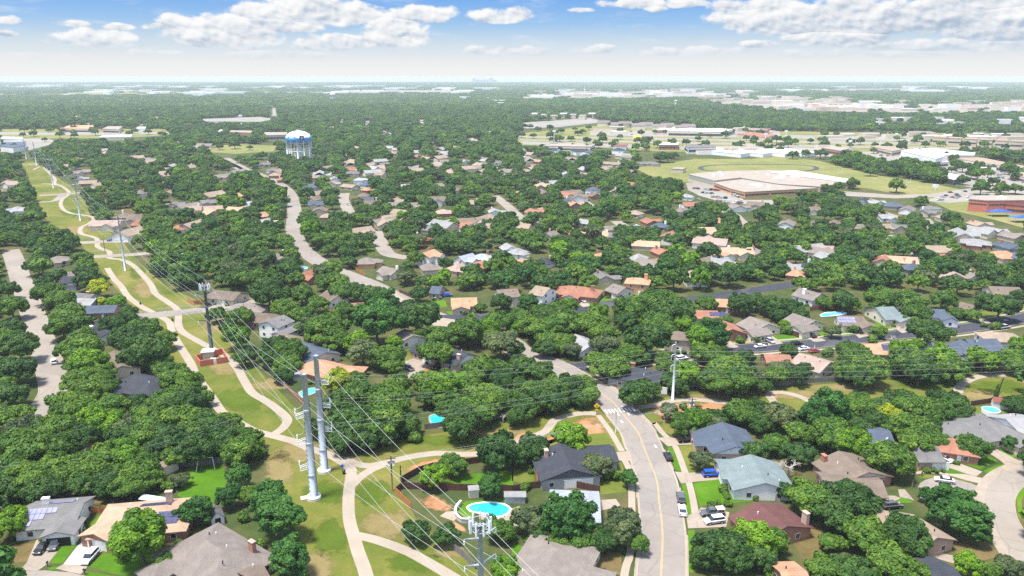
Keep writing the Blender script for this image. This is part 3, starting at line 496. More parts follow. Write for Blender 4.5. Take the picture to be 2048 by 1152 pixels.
# open fields further off: school field, track, church field, frontage of the highway
far_sheets = [('field', [(1268, 336), (1330, 327), (1390, 318), (1500, 318), (1560, 312), (1640, 322), (1700, 338), (1760, 352), (1860, 366), (1925, 380), (1880, 392), (1790, 388), (1730, 376), (1640, 372), (1440, 364), (1380, 366), (1300, 352)], M_FIELD, .06),
    ('field', [(1850, 396), (1900, 392), (2060, 392), (2060, 460), (1990, 440), (1900, 420)], M_FIELD, .06), ('parking_lot', [(1372, 366), (1420, 364), (1460, 384), (1480, 400), (1560, 400), (1540, 412), (1450, 406), (1400, 392), (1376, 380)], M_LOT, .08),
    ('parking_lot', [(1850, 402), (1890, 388), (1990, 386), (1990, 398), (1900, 406)], M_LOT, .08), ('parking_lot', [(1680, 308), (1740, 296), (1840, 312), (1920, 322), (2060, 338), (2060, 392), (1950, 376), (1860, 362), (1760, 336)], M_LOT, .06),
    ('street', [(1680, 382), (1790, 390), (1860, 388), (1930, 378), (2060, 366), (2060, 376), (1960, 386), (1880, 394), (1790, 397), (1690, 392)], M_ROADL, .10), ('field', [(412, 292), (480, 288), (560, 292), (560, 302), (470, 308), (414, 304)], M_FIELD, .06),
    ('parking_lot', [(0, 272), (60, 268), (120, 284), (60, 300), (0, 304)], M_LOT, .06), ('field', [(0, 258), (330, 258), (340, 270), (250, 276), (0, 278)], M_FIELD, .10), ('highway', [(-60, 264), (120, 265), (350, 264), (350, 268), (120, 270), (-60, 269)], M_LOT, .16),
    ('field', [(1030, 268), (1180, 252), (1300, 258), (1500, 262), (2080, 268), (2080, 296), (1700, 304), (1560, 310), (1440, 306), (1300, 302), (1180, 294), (1040, 290)], M_FIELD, .10),
    ('highway', [(1030, 272), (1300, 276), (1700, 284), (2080, 288), (2080, 292), (1700, 288), (1300, 279), (1030, 275)], M_LOT, .16), ('highway', [(1030, 279), (1300, 283), (1700, 292), (2080, 296), (2080, 300), (1700, 296), (1300, 286), (1030, 281)], M_LOT, .16),
    ('parking_lot', [(1180, 262), (1330, 262), (1480, 256), (1560, 262), (1560, 274), (1420, 276), (1180, 271)], M_LOT, .2), ('parking_lot', [(1044, 283), (1180, 286), (1300, 291), (1290, 297), (1180, 294), (1046, 289)], M_LOT, .2), ('parking_lot', [(1560, 276), (1700, 280), (1860, 284), (2060, 284), (2060, 279), (1860, 276), (1700, 272), (1570, 270)], M_LOT, .2), ('parking_lot', [(1320, 294), (1560, 292), (1680, 300), (1660, 314), (1560, 310), (1400, 304)], M_LOT, .2), ('parking_lot', [(1040, 246), (1180, 236), (1210, 244), (1120, 254), (1040, 258)], M_LOT, .2),
    ('cleared_land', [(-40, 184), (120, 185), (300, 180), (480, 178), (480, 183), (280, 189), (100, 191), (-40, 191)], M_FIELD, 1.0), ('cleared_land', [(560, 182), (900, 180), (960, 184), (900, 187), (560, 186)], M_LOT, 1.0),
    ('parking_lot', [(1420, 204), (1560, 196), (1700, 202), (1900, 210), (2080, 206), (2080, 222), (1900, 226), (1700, 224), (1500, 216)], M_LOT, .5), ('parking_lot', [(1030, 190), (1180, 182), (1500, 186), (1500, 194), (1200, 196), (1040, 198)], M_LOT, 1.0),
    ('street', [(544.5, 201), (548, 201), (553, 232), (545, 232)], M_LOT, .3), ('parking_lot', [(400, 238), (520, 234), (548, 238), (520, 244), (410, 243)], M_LOT, .3), ('cleared_land', [(1550, 180), (1800, 176), (1860, 180), (1700, 184)], M_LOT, 1.0)]
for n, px, m, z in far_sheets: sheet(n, px, m, z)
# running track
tc_, ta = G(1536, 334), G(1640, 337); trk = []
for i in range(48):
    a = 2 * math.pi * i / 48; u = 1517 + 116 * math.cos(a) * abs(math.cos(a)) ** -.2; v = 336.5 + 7.5 * math.sin(a) * abs(math.sin(a)) ** -.3 if abs(math.sin(a)) > .01 else 336.5
    trk.append((u, v))
TL = [G(*q) for q in trk]; TL.append(TL[0]); mb = MB(); ribbon(mb, TL, 6, .12); tag(mb.build('running_track', groundmat('track_rubber', [(.3, (.045, .06, .05)), (.7, (.08, .095, .08))], .05, .5)), kind='structure')
# ---------------------------------------------------------------- trees
LEAF = [leafmat('leaf_dark', (0.051, 0.119, 0.024)), leafmat('leaf_mid', (0.087, 0.178, 0.024)), leafmat('leaf_bright', (0.118, 0.247, 0.015)), leafmat('leaf_round', (0.047, 0.140, 0.025)), leafmat('leaf_yellow', (0.246, 0.318, 0.017)), leafmat('leaf_grey', (0.095, 0.138, 0.055))]
def leaf_mesh(name, seed, mat, nclump=80, nleaf=6000, leaf=.070, zc=.88, hz=.60, lift=0.0, spread=(.52, .92), crad=(.13, .24), core=True, trunk=None):
    r = np.random.default_rng(seed)
    d = r.normal(size=(nclump * 3, 3)); d /= np.linalg.norm(d, axis=1)[:, None]; d = d[d[:, 2] > -.45][:nclump]; n = len(d)
    # uneven outline: lobes of the crown reach different distances
    ang = np.arctan2(d[:, 1], d[:, 0]); lob = 1 + .13 * np.sin(ang * 2 + r.uniform(0, 6)) + .10 * np.sin(ang * 3 + r.uniform(0, 6)) + r.normal(0, .07, n)
    c = d * r.uniform(spread[0], spread[1], n)[:, None] * lob[:, None] * np.array([1, 1, hz]); cr = r.uniform(crad[0], crad[1], n) * (1 + .25 * (d[:, 2] > .3))
    w = cr ** 2; idx = r.choice(n, size=nleaf * 2, p=w / w.sum())
    e = r.normal(size=(nleaf * 2, 3)); e /= np.linalg.norm(e, axis=1)[:, None]
    rad = cr[idx] * np.clip(r.normal(.93, .11, nleaf * 2), .45, 1.18)
    p = c[idx] + e * rad[:, None] * np.array([1, 1, .82])
    deep = np.zeros(len(p), bool)
    for i in range(n):
        deep |= (np.linalg.norm((p - c[i]) / np.array([1, 1, .82]), axis=1) < cr[i] * .80) & (idx != i)
    deep |= (p[:, 2] < -hz * .55)
    RN = np.percentile(np.linalg.norm(p[:, :2], axis=1), 96.5)
    keep = np.where(~deep)[0][:nleaf]; p = p[keep]; e = e[keep]; ci = idx[keep]; m = len(p)
    nrm = e * .8 + p * .35 + r.normal(0, .42, (m, 3)) + np.array([0, 0, .25]); nrm /= np.linalg.norm(nrm, axis=1)[:, None]
    a = np.cross(nrm, r.normal(size=(m, 3))); a /= np.linalg.norm(a, axis=1)[:, None]; b = np.cross(nrm, a)
    s = leaf * r.uniform(.6, 1.35, m)[:, None]; a = a * s; b = b * s * r.uniform(.55, .9, m)[:, None]
    p[:, :2] /= RN; c[:, :2] /= RN
    q = np.stack([p - a, p - b * .9 + nrm * s * .1, p + a, p + b * .9 + nrm * s * .1], 1); q[:, :, 2] += zc + lift
    vs = q.reshape(-1, 3); fs = np.arange(m * 4).reshape(m, 4)
    tint = np.clip(.5 + .26 * r.normal(size=n)[ci] + .20 * r.normal(size=m), 0, 1)
    vs = vs.tolist(); fs = fs.tolist(); mats = [0] * m; tint = tint.tolist()
    if core:   # closed leaf mass inside each clump, its darker tint paints shade into the gaps
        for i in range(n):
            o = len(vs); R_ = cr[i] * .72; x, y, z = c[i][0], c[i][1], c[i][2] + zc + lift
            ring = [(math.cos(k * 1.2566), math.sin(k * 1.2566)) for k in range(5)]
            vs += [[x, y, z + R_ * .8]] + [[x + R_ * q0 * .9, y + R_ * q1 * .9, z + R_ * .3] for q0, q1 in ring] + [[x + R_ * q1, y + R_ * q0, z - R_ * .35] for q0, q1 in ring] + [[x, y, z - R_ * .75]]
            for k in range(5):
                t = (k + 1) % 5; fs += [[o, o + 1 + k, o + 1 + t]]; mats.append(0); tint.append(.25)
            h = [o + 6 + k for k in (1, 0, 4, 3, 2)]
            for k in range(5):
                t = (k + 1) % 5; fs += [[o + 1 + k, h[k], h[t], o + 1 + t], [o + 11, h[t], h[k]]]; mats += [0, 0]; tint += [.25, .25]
    if trunk is not None:
        o = len(vs); vs += [list(v) for v in trunk.v]; fs += [[i + o for i in f] for f in trunk.f]; mats += [1] * len(trunk.f); tint += [.5] * len(trunk.f)
    me = bpy.data.meshes.new(name); me.from_pydata(vs, [], fs); me.materials.append(mat)
    if trunk is not None: me.materials.append(M_BARK); me.polygons.foreach_set('material_index', mats)
    at = me.attributes.new('tint', 'FLOAT', 'FACE'); at.data.foreach_set('value', tint); me.update()
    return me
def trunk_mb(seed, zc, hz, n=6):
    r = random.Random(seed); mb = MB(); zf = zc - hz * .62
    mb.tube([(0, 0, 0), (.01, 0, zf * .3), (.03 * r.uniform(-1, 1), .03, zf), (0, 0, zc * .95)], [.095, .062, .052, .02], 8)
    for i in range(n):
        a = 2 * math.pi * i / n + r.uniform(-.3, .3); l = r.uniform(.45, .65)
        mb.tube([(0, 0, zf * r.uniform(.8, 1.05)), (math.cos(a) * l * .45, math.sin(a) * l * .45, zf + (zc - zf) * .55), (math.cos(a) * l, math.sin(a) * l, zc + hz * .12)], [.04, .028, .010], 6)
    return mb
# species: name, leaf material indices, crown shape
SPEC = {0: ('oak_tree', 0, dict(zc=.90, hz=.60)), 1: ('oak_tree', 1, dict(zc=.90, hz=.62)), 5: ('oak_tree', 5, dict(zc=.92, hz=.62, nclump=64, nleaf=4600)), 2: ('elm_tree', 2, dict(zc=1.05, hz=.80)), 3: ('maple_tree', 3, dict(zc=1.15, hz=.95, nclump=90, spread=(.6, .86), crad=(.13, .21))), 6: ('elm_tree', 4, dict(zc=1.0, hz=.75)),
        7: ('shrub', 1, dict(zc=.55, hz=.62, nclump=18, nleaf=900, leaf=.16, crad=(.28, .45)))}
PROTO = {}
for k_, (nm, mi, kw) in SPEC.items():
    L_ = []
    for s_ in range(4 if k_ in (0, 1) else 2):
        me = leaf_mesh(nm + '_crown', 100 * k_ + s_, LEAF[mi], **kw)
        tm = trunk_mb(50 * k_ + s_, kw['zc'], kw['hz'], 6 if k_ != 7 else 3)
        t_ = bpy.data.meshes.new(nm + '_trunk'); t_.from_pydata(tm.v, [], tm.f); t_.materials.append(M_BARK); t_.update()
        L_.append((me, t_))
    PROTO[k_] = L_
def bare_mesh(seed, name):
    r = random.Random(seed); mb = MB()
    def grow(p, d, l, rad, dep):
        q = p + d * l; mb.tube([p, (p + q) / 2 + Vector((r.uniform(-.04, .04), r.uniform(-.04, .04), 0)) * l, q], [rad * .8, rad * .66, rad * .5], 4)
        if dep == 0: return
        for _ in range(3 if dep > 1 else 4):
            e = (d + Vector((r.uniform(-1, 1), r.uniform(-1, 1), r.uniform(-.3, .6))) * 1.0).normalized(); grow(q, e, l * r.uniform(.6, .85), rad * .52, dep - 1)
    tr = MB(); grow(Vector((0, 0, .45)), Vector((0, 0, 1)), .35, .11, 5); tr.tube([(0, 0, 0), (.02, 0, .25), (0, 0, .47)], [.085, .07, .06], 8)
    q_ = max(math.hypot(x, y) for x, y, z in mb.v); mb.v = [(x / q_, y / q_, z if z < .45 else .45 + (z - .45) * .8) for x, y, z in mb.v]
    a = bpy.data.meshes.new(name); a.from_pydata(mb.v, [], mb.f); a.materials.append(M_BARE); b = bpy.data.meshes.new('trunk'); b.from_pydata(tr.v, [], tr.f); b.materials.append(M_BARE); return a, b
BAREP = [bare_mesh(3, 'bare_branches'), bare_mesh(9, 'bare_branches')]
TREES = []
def place_tree(u, v, w, k):
    zc0 = 1.0 if k == 4 else SPEC[k][2]['zc']; z = 5.0; zc0 += .11
    for _ in range(5):
        p = G(u, v, z); r = w / 2 * PX(p)[2] / FPX * .93; z = zc0 * r
    if k != 4 and r < 2.3 and k != 3: k = 7; zc0 = SPEC[7][2]['zc'] + .1; p = G(u, v, zc0 * r)
    base = Vector((p.x, p.y, 0)); name = 'bare_tree' if k == 4 else SPEC[k][0]
    o = thing(name, base, rng.uniform(0, 6.28), cat='shrub' if k == 7 else 'tree'); sz = rng.uniform(.92, 1.08)
    o.scale = (r, r, r * sz)
    me, tm = rng.choice(BAREP if k == 4 else PROTO[k])
    for nm, m in (('branches' if k == 4 else 'crown', me), ('trunk', tm)):
        c = bpy.data.objects.new(nm, m); COL.objects.link(c); c.parent = o
    TREES.append((o, u, v, w, k, r)); return o
def tt(ox, oy, L):
    for a, b, w, k in L: NEAR.append((ox + a / 3.945, oy + b / 3.945, w, k))
NEAR = [(661, 534, 56, 1), (652, 562, 46, 1), (618, 458, 42, 2), (640, 478, 46, 1), (672, 476, 50, 1), (695, 503, 52, 0), (18, 1045, 70, 2), (63, 893, 110, 1), (28, 885, 80, 1), (109, 893, 90, 1), (25, 944, 85, 1), (15, 972, 70, 0), (66, 949, 90, 1), (101, 944, 80, 1), (142, 936, 85, 1), (162, 960, 70, 0), (84, 974, 75, 0), (203, 926, 95, 1), (243, 911, 85, 2), (274, 936, 95, 1), (258, 969, 75, 1), (302, 957, 60, 1), (213, 961, 70, 0),
    (312, 898, 70, 0), (337, 885, 80, 0), (388, 890, 90, 0), (405, 903, 60, 0), (479, 898, 80, 1), (497, 873, 60, 1), (362, 956, 42, 5), (337, 974, 32, 5), (476, 949, 58, 3), (456, 992, 50, 3), (498, 988, 45, 1), (390, 1017, 68, 3), (279, 1070, 125, 2), (327, 1126, 55, 1), (508, 1095, 44, 2), (157, 1050, 36, 1), (487, 1034, 28, 2), (42, 885, 70, 0), (445, 880, 80, 0), (356, 905, 70, 1), (420, 880, 80, 1),
    (558, 1024, 100, 3), (578, 1114, 90, 3), (537, 988, 80, 3), (520, 905, 34, 0), (831, 1060, 60, 0), (892, 1068, 56, 0), (864, 950, 58, 2), (908, 924, 62, 1), (996, 898, 100, 0), (1030, 912, 60, 0), (981, 969, 54, 3), (829, 874, 32, 5), (690, 875, 70, 0), (727, 872, 70, 0), (765, 868, 60, 0), (665, 862, 60, 0), (1001, 1060, 60, 1), (1012, 1136, 66, 2), (981, 1048, 40, 1),
    (1143, 873, 78, 2), (1067, 893, 72, 0), (1194, 926, 68, 5), (1222, 950, 34, 0), (1259, 955, 38, 3), (1050, 974, 24, 2), (1067, 1032, 88, 5), (1141, 1034, 110, 3), (1166, 1075, 75, 1), (1245, 1048, 92, 5), (1272, 1082, 54, 1), (1205, 1072, 76, 0), (1120, 1090, 60, 1), (1085, 1060, 60, 0), (1404, 916, 52, 5), (1427, 890, 22, 0), (1432, 905, 30, 0), (1506, 896, 60, 0), (1442, 1086, 112, 0), (1506, 1070, 95, 2), (1405, 1110, 62, 0), (1470, 1112, 80, 0), (1521, 1108, 72, 0), (1447, 977, 24, 1), (1424, 1010, 20, 1), (1457, 1007, 18, 1), (1511, 994, 18, 1), (1436, 1005, 16, 2),
    (1599, 901, 70, 0), (1551, 883, 58, 1), (1668, 873, 80, 1), (1703, 884, 70, 2), (1580, 926, 62, 4), (1566, 930, 50, 4), (1574, 979, 50, 0), (1622, 990, 102, 1), (1700, 992, 112, 0), (1663, 1018, 92, 0), (1779, 916, 96, 1), (1756, 905, 60, 2), (1853, 988, 32, 3), (1893, 1008, 86, 3), (1933, 1032, 92, 3), (1950, 1060, 58, 3), (1925, 1000, 60, 3), (1947, 888, 66, 1), (1861, 914, 30, 0), (1830, 878, 80, 1), (1873, 876, 60, 1), (2020, 884, 34, 3), (1815, 1063, 98, 0), (1734, 1062, 96, 1), (1822, 1090, 66, 0), (1784, 1122, 100, 1), (1708, 1134, 92, 0), (1650, 1134, 82, 1), (1658, 1080, 46, 1), (1680, 1086, 40, 5), (1686, 1036, 34, 4), (1934, 1128, 60, 2), (2020, 1128, 60, 5), (1541, 1078, 78, 1), (1837, 1142, 60, 1), (1541, 1146, 32, 1), (1985, 1140, 46, 5), (1895, 1148, 44, 2),
    (15, 578, 45, 0), (23, 613, 62, 1), (20, 654, 60, 0), (38, 692, 75, 0), (15, 676, 55, 1), (30, 732, 86, 0), (20, 783, 75, 0), (10, 763, 50, 1), (23, 829, 80, 1), (46, 851, 80, 5), (96, 583, 60, 1), (118, 598, 60, 1), (96, 616, 26, 5), (136, 626, 74, 1), (124, 651, 66, 1), (152, 646, 60, 0), (162, 671, 60, 1), (165, 692, 85, 1), (142, 694, 60, 1), (177, 720, 85, 2), (152, 727, 62, 1), (160, 755, 70, 1), (193, 747, 60, 1), (203, 773, 65, 1), (172, 783, 70, 1),
    (142, 813, 96, 1), (172, 826, 70, 2), (223, 811, 75, 1), (210, 846, 80, 2), (253, 844, 80, 5), (294, 836, 90, 1), (274, 806, 60, 0), (330, 798, 80, 1), (355, 758, 72, 1), (375, 778, 58, 1), (337, 737, 60, 1), (394, 755, 28, 1), (376, 806, 74, 0), (402, 793, 50, 1), (362, 836, 85, 1), (409, 839, 80, 1), (454, 844, 60, 1), (395, 856, 70, 1), (330, 862, 80, 0), (430, 855, 70, 0), (250, 870, 80, 0), (290, 866, 80, 1), (120, 858, 90, 1), (165, 868, 80, 0), (85, 850, 70, 0), (465, 862, 60, 0),
    (228, 603, 38, 2), (203, 602, 24, 6), (238, 600, 33, 1), (195, 573, 50, 6), (256, 621, 38, 0), (228, 646, 62, 0), (251, 636, 48, 0), (284, 652, 68, 1), (256, 676, 75, 0), (322, 676, 58, 1), (291, 697, 95, 0), (270, 712, 66, 0), (318, 722, 50, 1), (246, 666, 48, 0), (431, 626, 44, 1), (480, 631, 58, 1), (472, 671, 60, 2), (489, 710, 50, 0), (456, 654, 40, 0),
    (537, 585, 80, 0), (570, 613, 58, 1), (603, 628, 50, 1), (603, 585, 60, 1), (636, 606, 50, 1), (689, 578, 60, 1), (710, 583, 58, 0), (740, 585, 66, 0), (690, 618, 52, 1), (601, 654, 34, 1), (654, 656, 90, 1), (636, 648, 66, 5), (674, 679, 60, 1), (753, 636, 98, 3), (768, 608, 72, 3), (836, 628, 98, 0), (812, 620, 58, 0), (839, 585, 46, 0), (839, 668, 38, 1), (788, 684, 42, 2), (884, 671, 74, 1), (938, 659, 75, 1), (915, 656, 58, 0), (994, 638, 70, 1), (978, 654, 50, 2), (1001, 684, 78, 5), (981, 671, 50, 1), (1001, 600, 50, 0), (961, 614, 24, 1), (928, 624, 18, 2),
    (578, 702, 70, 1), (548, 684, 50, 0), (545, 712, 58, 0), (575, 727, 58, 1), (563, 747, 45, 0), (715, 681, 58, 2), (725, 697, 78, 5), (773, 709, 74, 1), (786, 729, 50, 1), (871, 704, 72, 1), (888, 700, 40, 0), (674, 757, 60, 6), (712, 757, 50, 1), (722, 782, 84, 1), (690, 795, 80, 0), (669, 805, 58, 0), (705, 836, 108, 0), (765, 833, 108, 1), (781, 800, 88, 1), (791, 767, 62, 1), (811, 846, 58, 1), (740, 848, 78, 0), (862, 765, 78, 1), (887, 772, 72, 2), (864, 790, 58, 0), (895, 800, 58, 1), (892, 744, 22, 7), (963, 737, 74, 1), (994, 737, 58, 1), (1009, 757, 68, 0), (943, 763, 58, 1), (973, 790, 88, 1), (907, 811, 88, 0), (943, 808, 78, 1), (923, 846, 84, 0), (963, 823, 68, 1), (1006, 798, 72, 1), (1006, 832, 30, 4), (640, 850, 60, 0),
    (1057, 606, 44, 3), (1136, 611, 40, 2), (1113, 616, 50, 1), (1199, 622, 40, 2), (1087, 625, 60, 1), (1039, 633, 50, 1), (1057, 645, 58, 1), (1130, 640, 88, 1), (1105, 635, 66, 0), (1080, 657, 70, 1), (1029, 651, 38, 2), (1186, 648, 78, 1), (1162, 651, 56, 0), (1260, 616, 74, 1), (1315, 600, 86, 1), (1346, 618, 86, 0), (1361, 608, 58, 0), (1252, 635, 58, 0), (1239, 633, 34, 5), (1310, 641, 70, 1), (1326, 661, 62, 1), (1295, 674, 92, 0), (1209, 668, 68, 1), (1212, 686, 70, 5), (1366, 648, 42, 2), (1417, 659, 68, 3), (1432, 671, 58, 3), (1399, 673, 64, 2), (1412, 605, 48, 1), (1480, 605, 58, 0), (1513, 600, 50, 0), (1455, 640, 26, 1),
    (1100, 678, 58, 1), (1092, 691, 52, 0), (1128, 678, 50, 1), (1146, 698, 42, 5), (1120, 691, 42, 1), (1030, 694, 48, 0), (1047, 729, 66, 0), (1078, 739, 60, 1), (1037, 724, 50, 1), (1194, 719, 50, 1), (1222, 727, 78, 1), (1245, 716, 58, 1), (1263, 704, 58, 1), (1286, 712, 42, 0), (1328, 714, 38, 1), (1328, 730, 44, 1), (1275, 778, 84, 0), (1298, 776, 50, 0), (1338, 760, 46, 0), (1368, 747, 56, 2), (1376, 734, 52, 1), (1356, 770, 48, 0), (1404, 704, 55, 1), (1433, 711, 58, 1), (1490, 711, 44, 0), (1455, 734, 88, 1), (1480, 754, 88, 1), (1430, 749, 76, 0), (1440, 765, 68, 1), (1506, 749, 62, 5), (1524, 770, 40, 0), (1480, 680, 20, 1), (1511, 678, 22, 1),
    (1039, 800, 68, 0), (1075, 782, 70, 1), (1108, 775, 68, 1), (1138, 772, 68, 0), (1158, 765, 66, 1), (1176, 787, 52, 1), (1161, 795, 48, 0), (1095, 795, 72, 0), (1113, 800, 62, 0), (1070, 810, 44, 1), (1108, 808, 40, 1), (1049, 815, 66, 0), (1032, 831, 48, 0), (1338, 818, 46, 5), (1330, 822, 50, 4), (1366, 813, 20, 0), (1366, 846, 58, 1), (1399, 833, 58, 1), (1430, 831, 54, 0), (1455, 826, 40, 1), (1384, 842, 48, 2), (1430, 841, 48, 5), (1485, 820, 72, 1), (1518, 815, 58, 0), (1521, 841, 58, 0), (1040, 770, 50, 0),
    (1546, 608, 58, 0), (1579, 610, 58, 0), (1559, 628, 38, 0), (1602, 628, 42, 0), (1650, 605, 34, 1), (1688, 597, 58, 0), (1706, 608, 34, 2), (1764, 592, 72, 1), (1759, 610, 42, 1), (1822, 597, 72, 1), (1835, 625, 58, 1), (1858, 658, 78, 0), (1888, 597, 58, 1), (1914, 623, 34, 1), (2000, 607, 76, 0), (1967, 595, 38, 5), (1944, 627, 34, 1), (2040, 590, 34, 0), (1569, 648, 26, 2), (1574, 661, 24, 2), (1665, 658, 38, 5), (1706, 658, 24, 1), (1736, 648, 24, 1), (1756, 661, 36, 1), (1744, 678, 24, 0), (1967, 650, 14, 7), (1990, 651, 24, 5), (1795, 656, 30, 4), (1782, 674, 30, 4), (1906, 665, 20, 1),
    (1577, 701, 40, 0), (1655, 704, 26, 0), (1703, 701, 56, 1), (1718, 722, 78, 1), (1739, 734, 82, 1), (1718, 747, 68, 0), (1693, 737, 58, 1), (1807, 699, 58, 2), (1833, 691, 38, 2), (1822, 719, 86, 1), (1840, 737, 78, 0), (1883, 716, 76, 2), (1903, 734, 72, 1), (1921, 729, 48, 0), (1802, 729, 58, 0), (1967, 714, 62, 2), (1987, 721, 48, 1), (2025, 714, 58, 2), (2040, 691, 44, 2), (2030, 729, 48, 1), (1561, 734, 58, 5), (1594, 747, 52, 0), (1551, 749, 58, 1), (1610, 734, 38, 0),
    (1713, 798, 58, 1), (1734, 808, 58, 1), (1658, 815, 84, 3), (1683, 808, 48, 5), (1713, 815, 58, 1), (1772, 808, 68, 0), (1805, 800, 72, 0), (1828, 813, 78, 1), (1866, 815, 78, 1), (1886, 800, 68, 0), (1911, 810, 66, 0), (1921, 825, 48, 0), (1779, 833, 54, 6), (1828, 848, 82, 1), (1789, 848, 58, 1), (1751, 836, 58, 0), (1561, 831, 74, 5), (1594, 841, 48, 0), (1632, 828, 68, 3), (1541, 846, 38, 0), (1663, 856, 78, 1), (1904, 836, 26, 1), (2023, 805, 42, 0), (2043, 800, 38, 0), (2040, 815, 34, 0), (1600, 860, 60, 1), (1720, 850, 60, 0), (1860, 850, 60, 0), (1690, 838, 56, 0)]
for t_ in NEAR: place_tree(*t_)
# ---------------------------------------------------------------- houses
def roof_add(mb, cx, cy, L, W, rot, eave, rise, kind, ov=.5, th=.18):
    ca, sa = math.cos(rot), math.sin(rot); hl, hw = L / 2 + (ov if kind != 'flat' else .2), W / 2 + ov
    zr = eave + rise + th; ze = eave - rise * ov / (W / 2)
    def P(x, y, z): return (cx + x * ca - y * sa, cy + x * sa + y * ca, z)
    if kind == 'gable':
        vs = []
        for x in (-hl, hl): vs += [P(x, -hw, ze), P(x, -hw, ze + th), P(x, 0, zr), P(x, hw, ze + th), P(x, hw, ze), P(x, 0, zr - th)]
        mb.add(vs, [(1, 7, 8, 2), (2, 8, 9, 3), (0, 6, 7, 1), (3, 9, 10, 4), (0, 5, 11, 6), (5, 4, 10, 11), (0, 1, 2, 5), (5, 2, 3, 4), (11, 8, 7, 6), (10, 9, 8, 11)])
    elif kind == 'hip':
        r = max(.3, hl - hw)
        vs = [P(-hl, -hw, ze), P(hl, -hw, ze), P(hl, hw, ze), P(-hl, hw, ze), P(-hl, -hw, ze + th), P(hl, -hw, ze + th), P(hl, hw, ze + th), P(-hl, hw, ze + th), P(-r, 0, zr), P(r, 0, zr)]
        mb.add(vs, [(3, 2, 1, 0), (0, 1, 5, 4), (1, 2, 6, 5), (2, 3, 7, 6), (3, 0, 4, 7), (4, 5, 9, 8), (5, 6, 9), (6, 7, 8, 9), (7, 4, 8)])
    else:
        mb.box((cx, cy, eave + .12), (2 * hl, 2 * hw, .24), rot)
def block_walls(mb, gb, cx, cy, L, W, rot, eave, rise, kind):
    ca, sa = math.cos(rot), math.sin(rot)
    def P(x, y, z): return (cx + x * ca - y * sa, cy + x * sa + y * ca, z)
    mb.box((cx, cy, eave / 2), (L, W, eave), rot)
    if kind == 'gable':
        for x, d in ((-L / 2, .12), (L / 2, -.12)):
            hw = W / 2 - .05
            vs = [P(x, -hw, eave), P(x, hw, eave), P(x, 0, eave + rise * .97), P(x + d, -hw, eave), P(x + d, hw, eave), P(x + d, 0, eave + rise * .97)]
            gb.add(vs, [(0, 1, 2), (5, 4, 3), (0, 3, 4, 1), (1, 4, 5, 2), (2, 5, 3, 0)])
SHRUBS = []
LM = []      # landmarks for labels: (phrase, px)
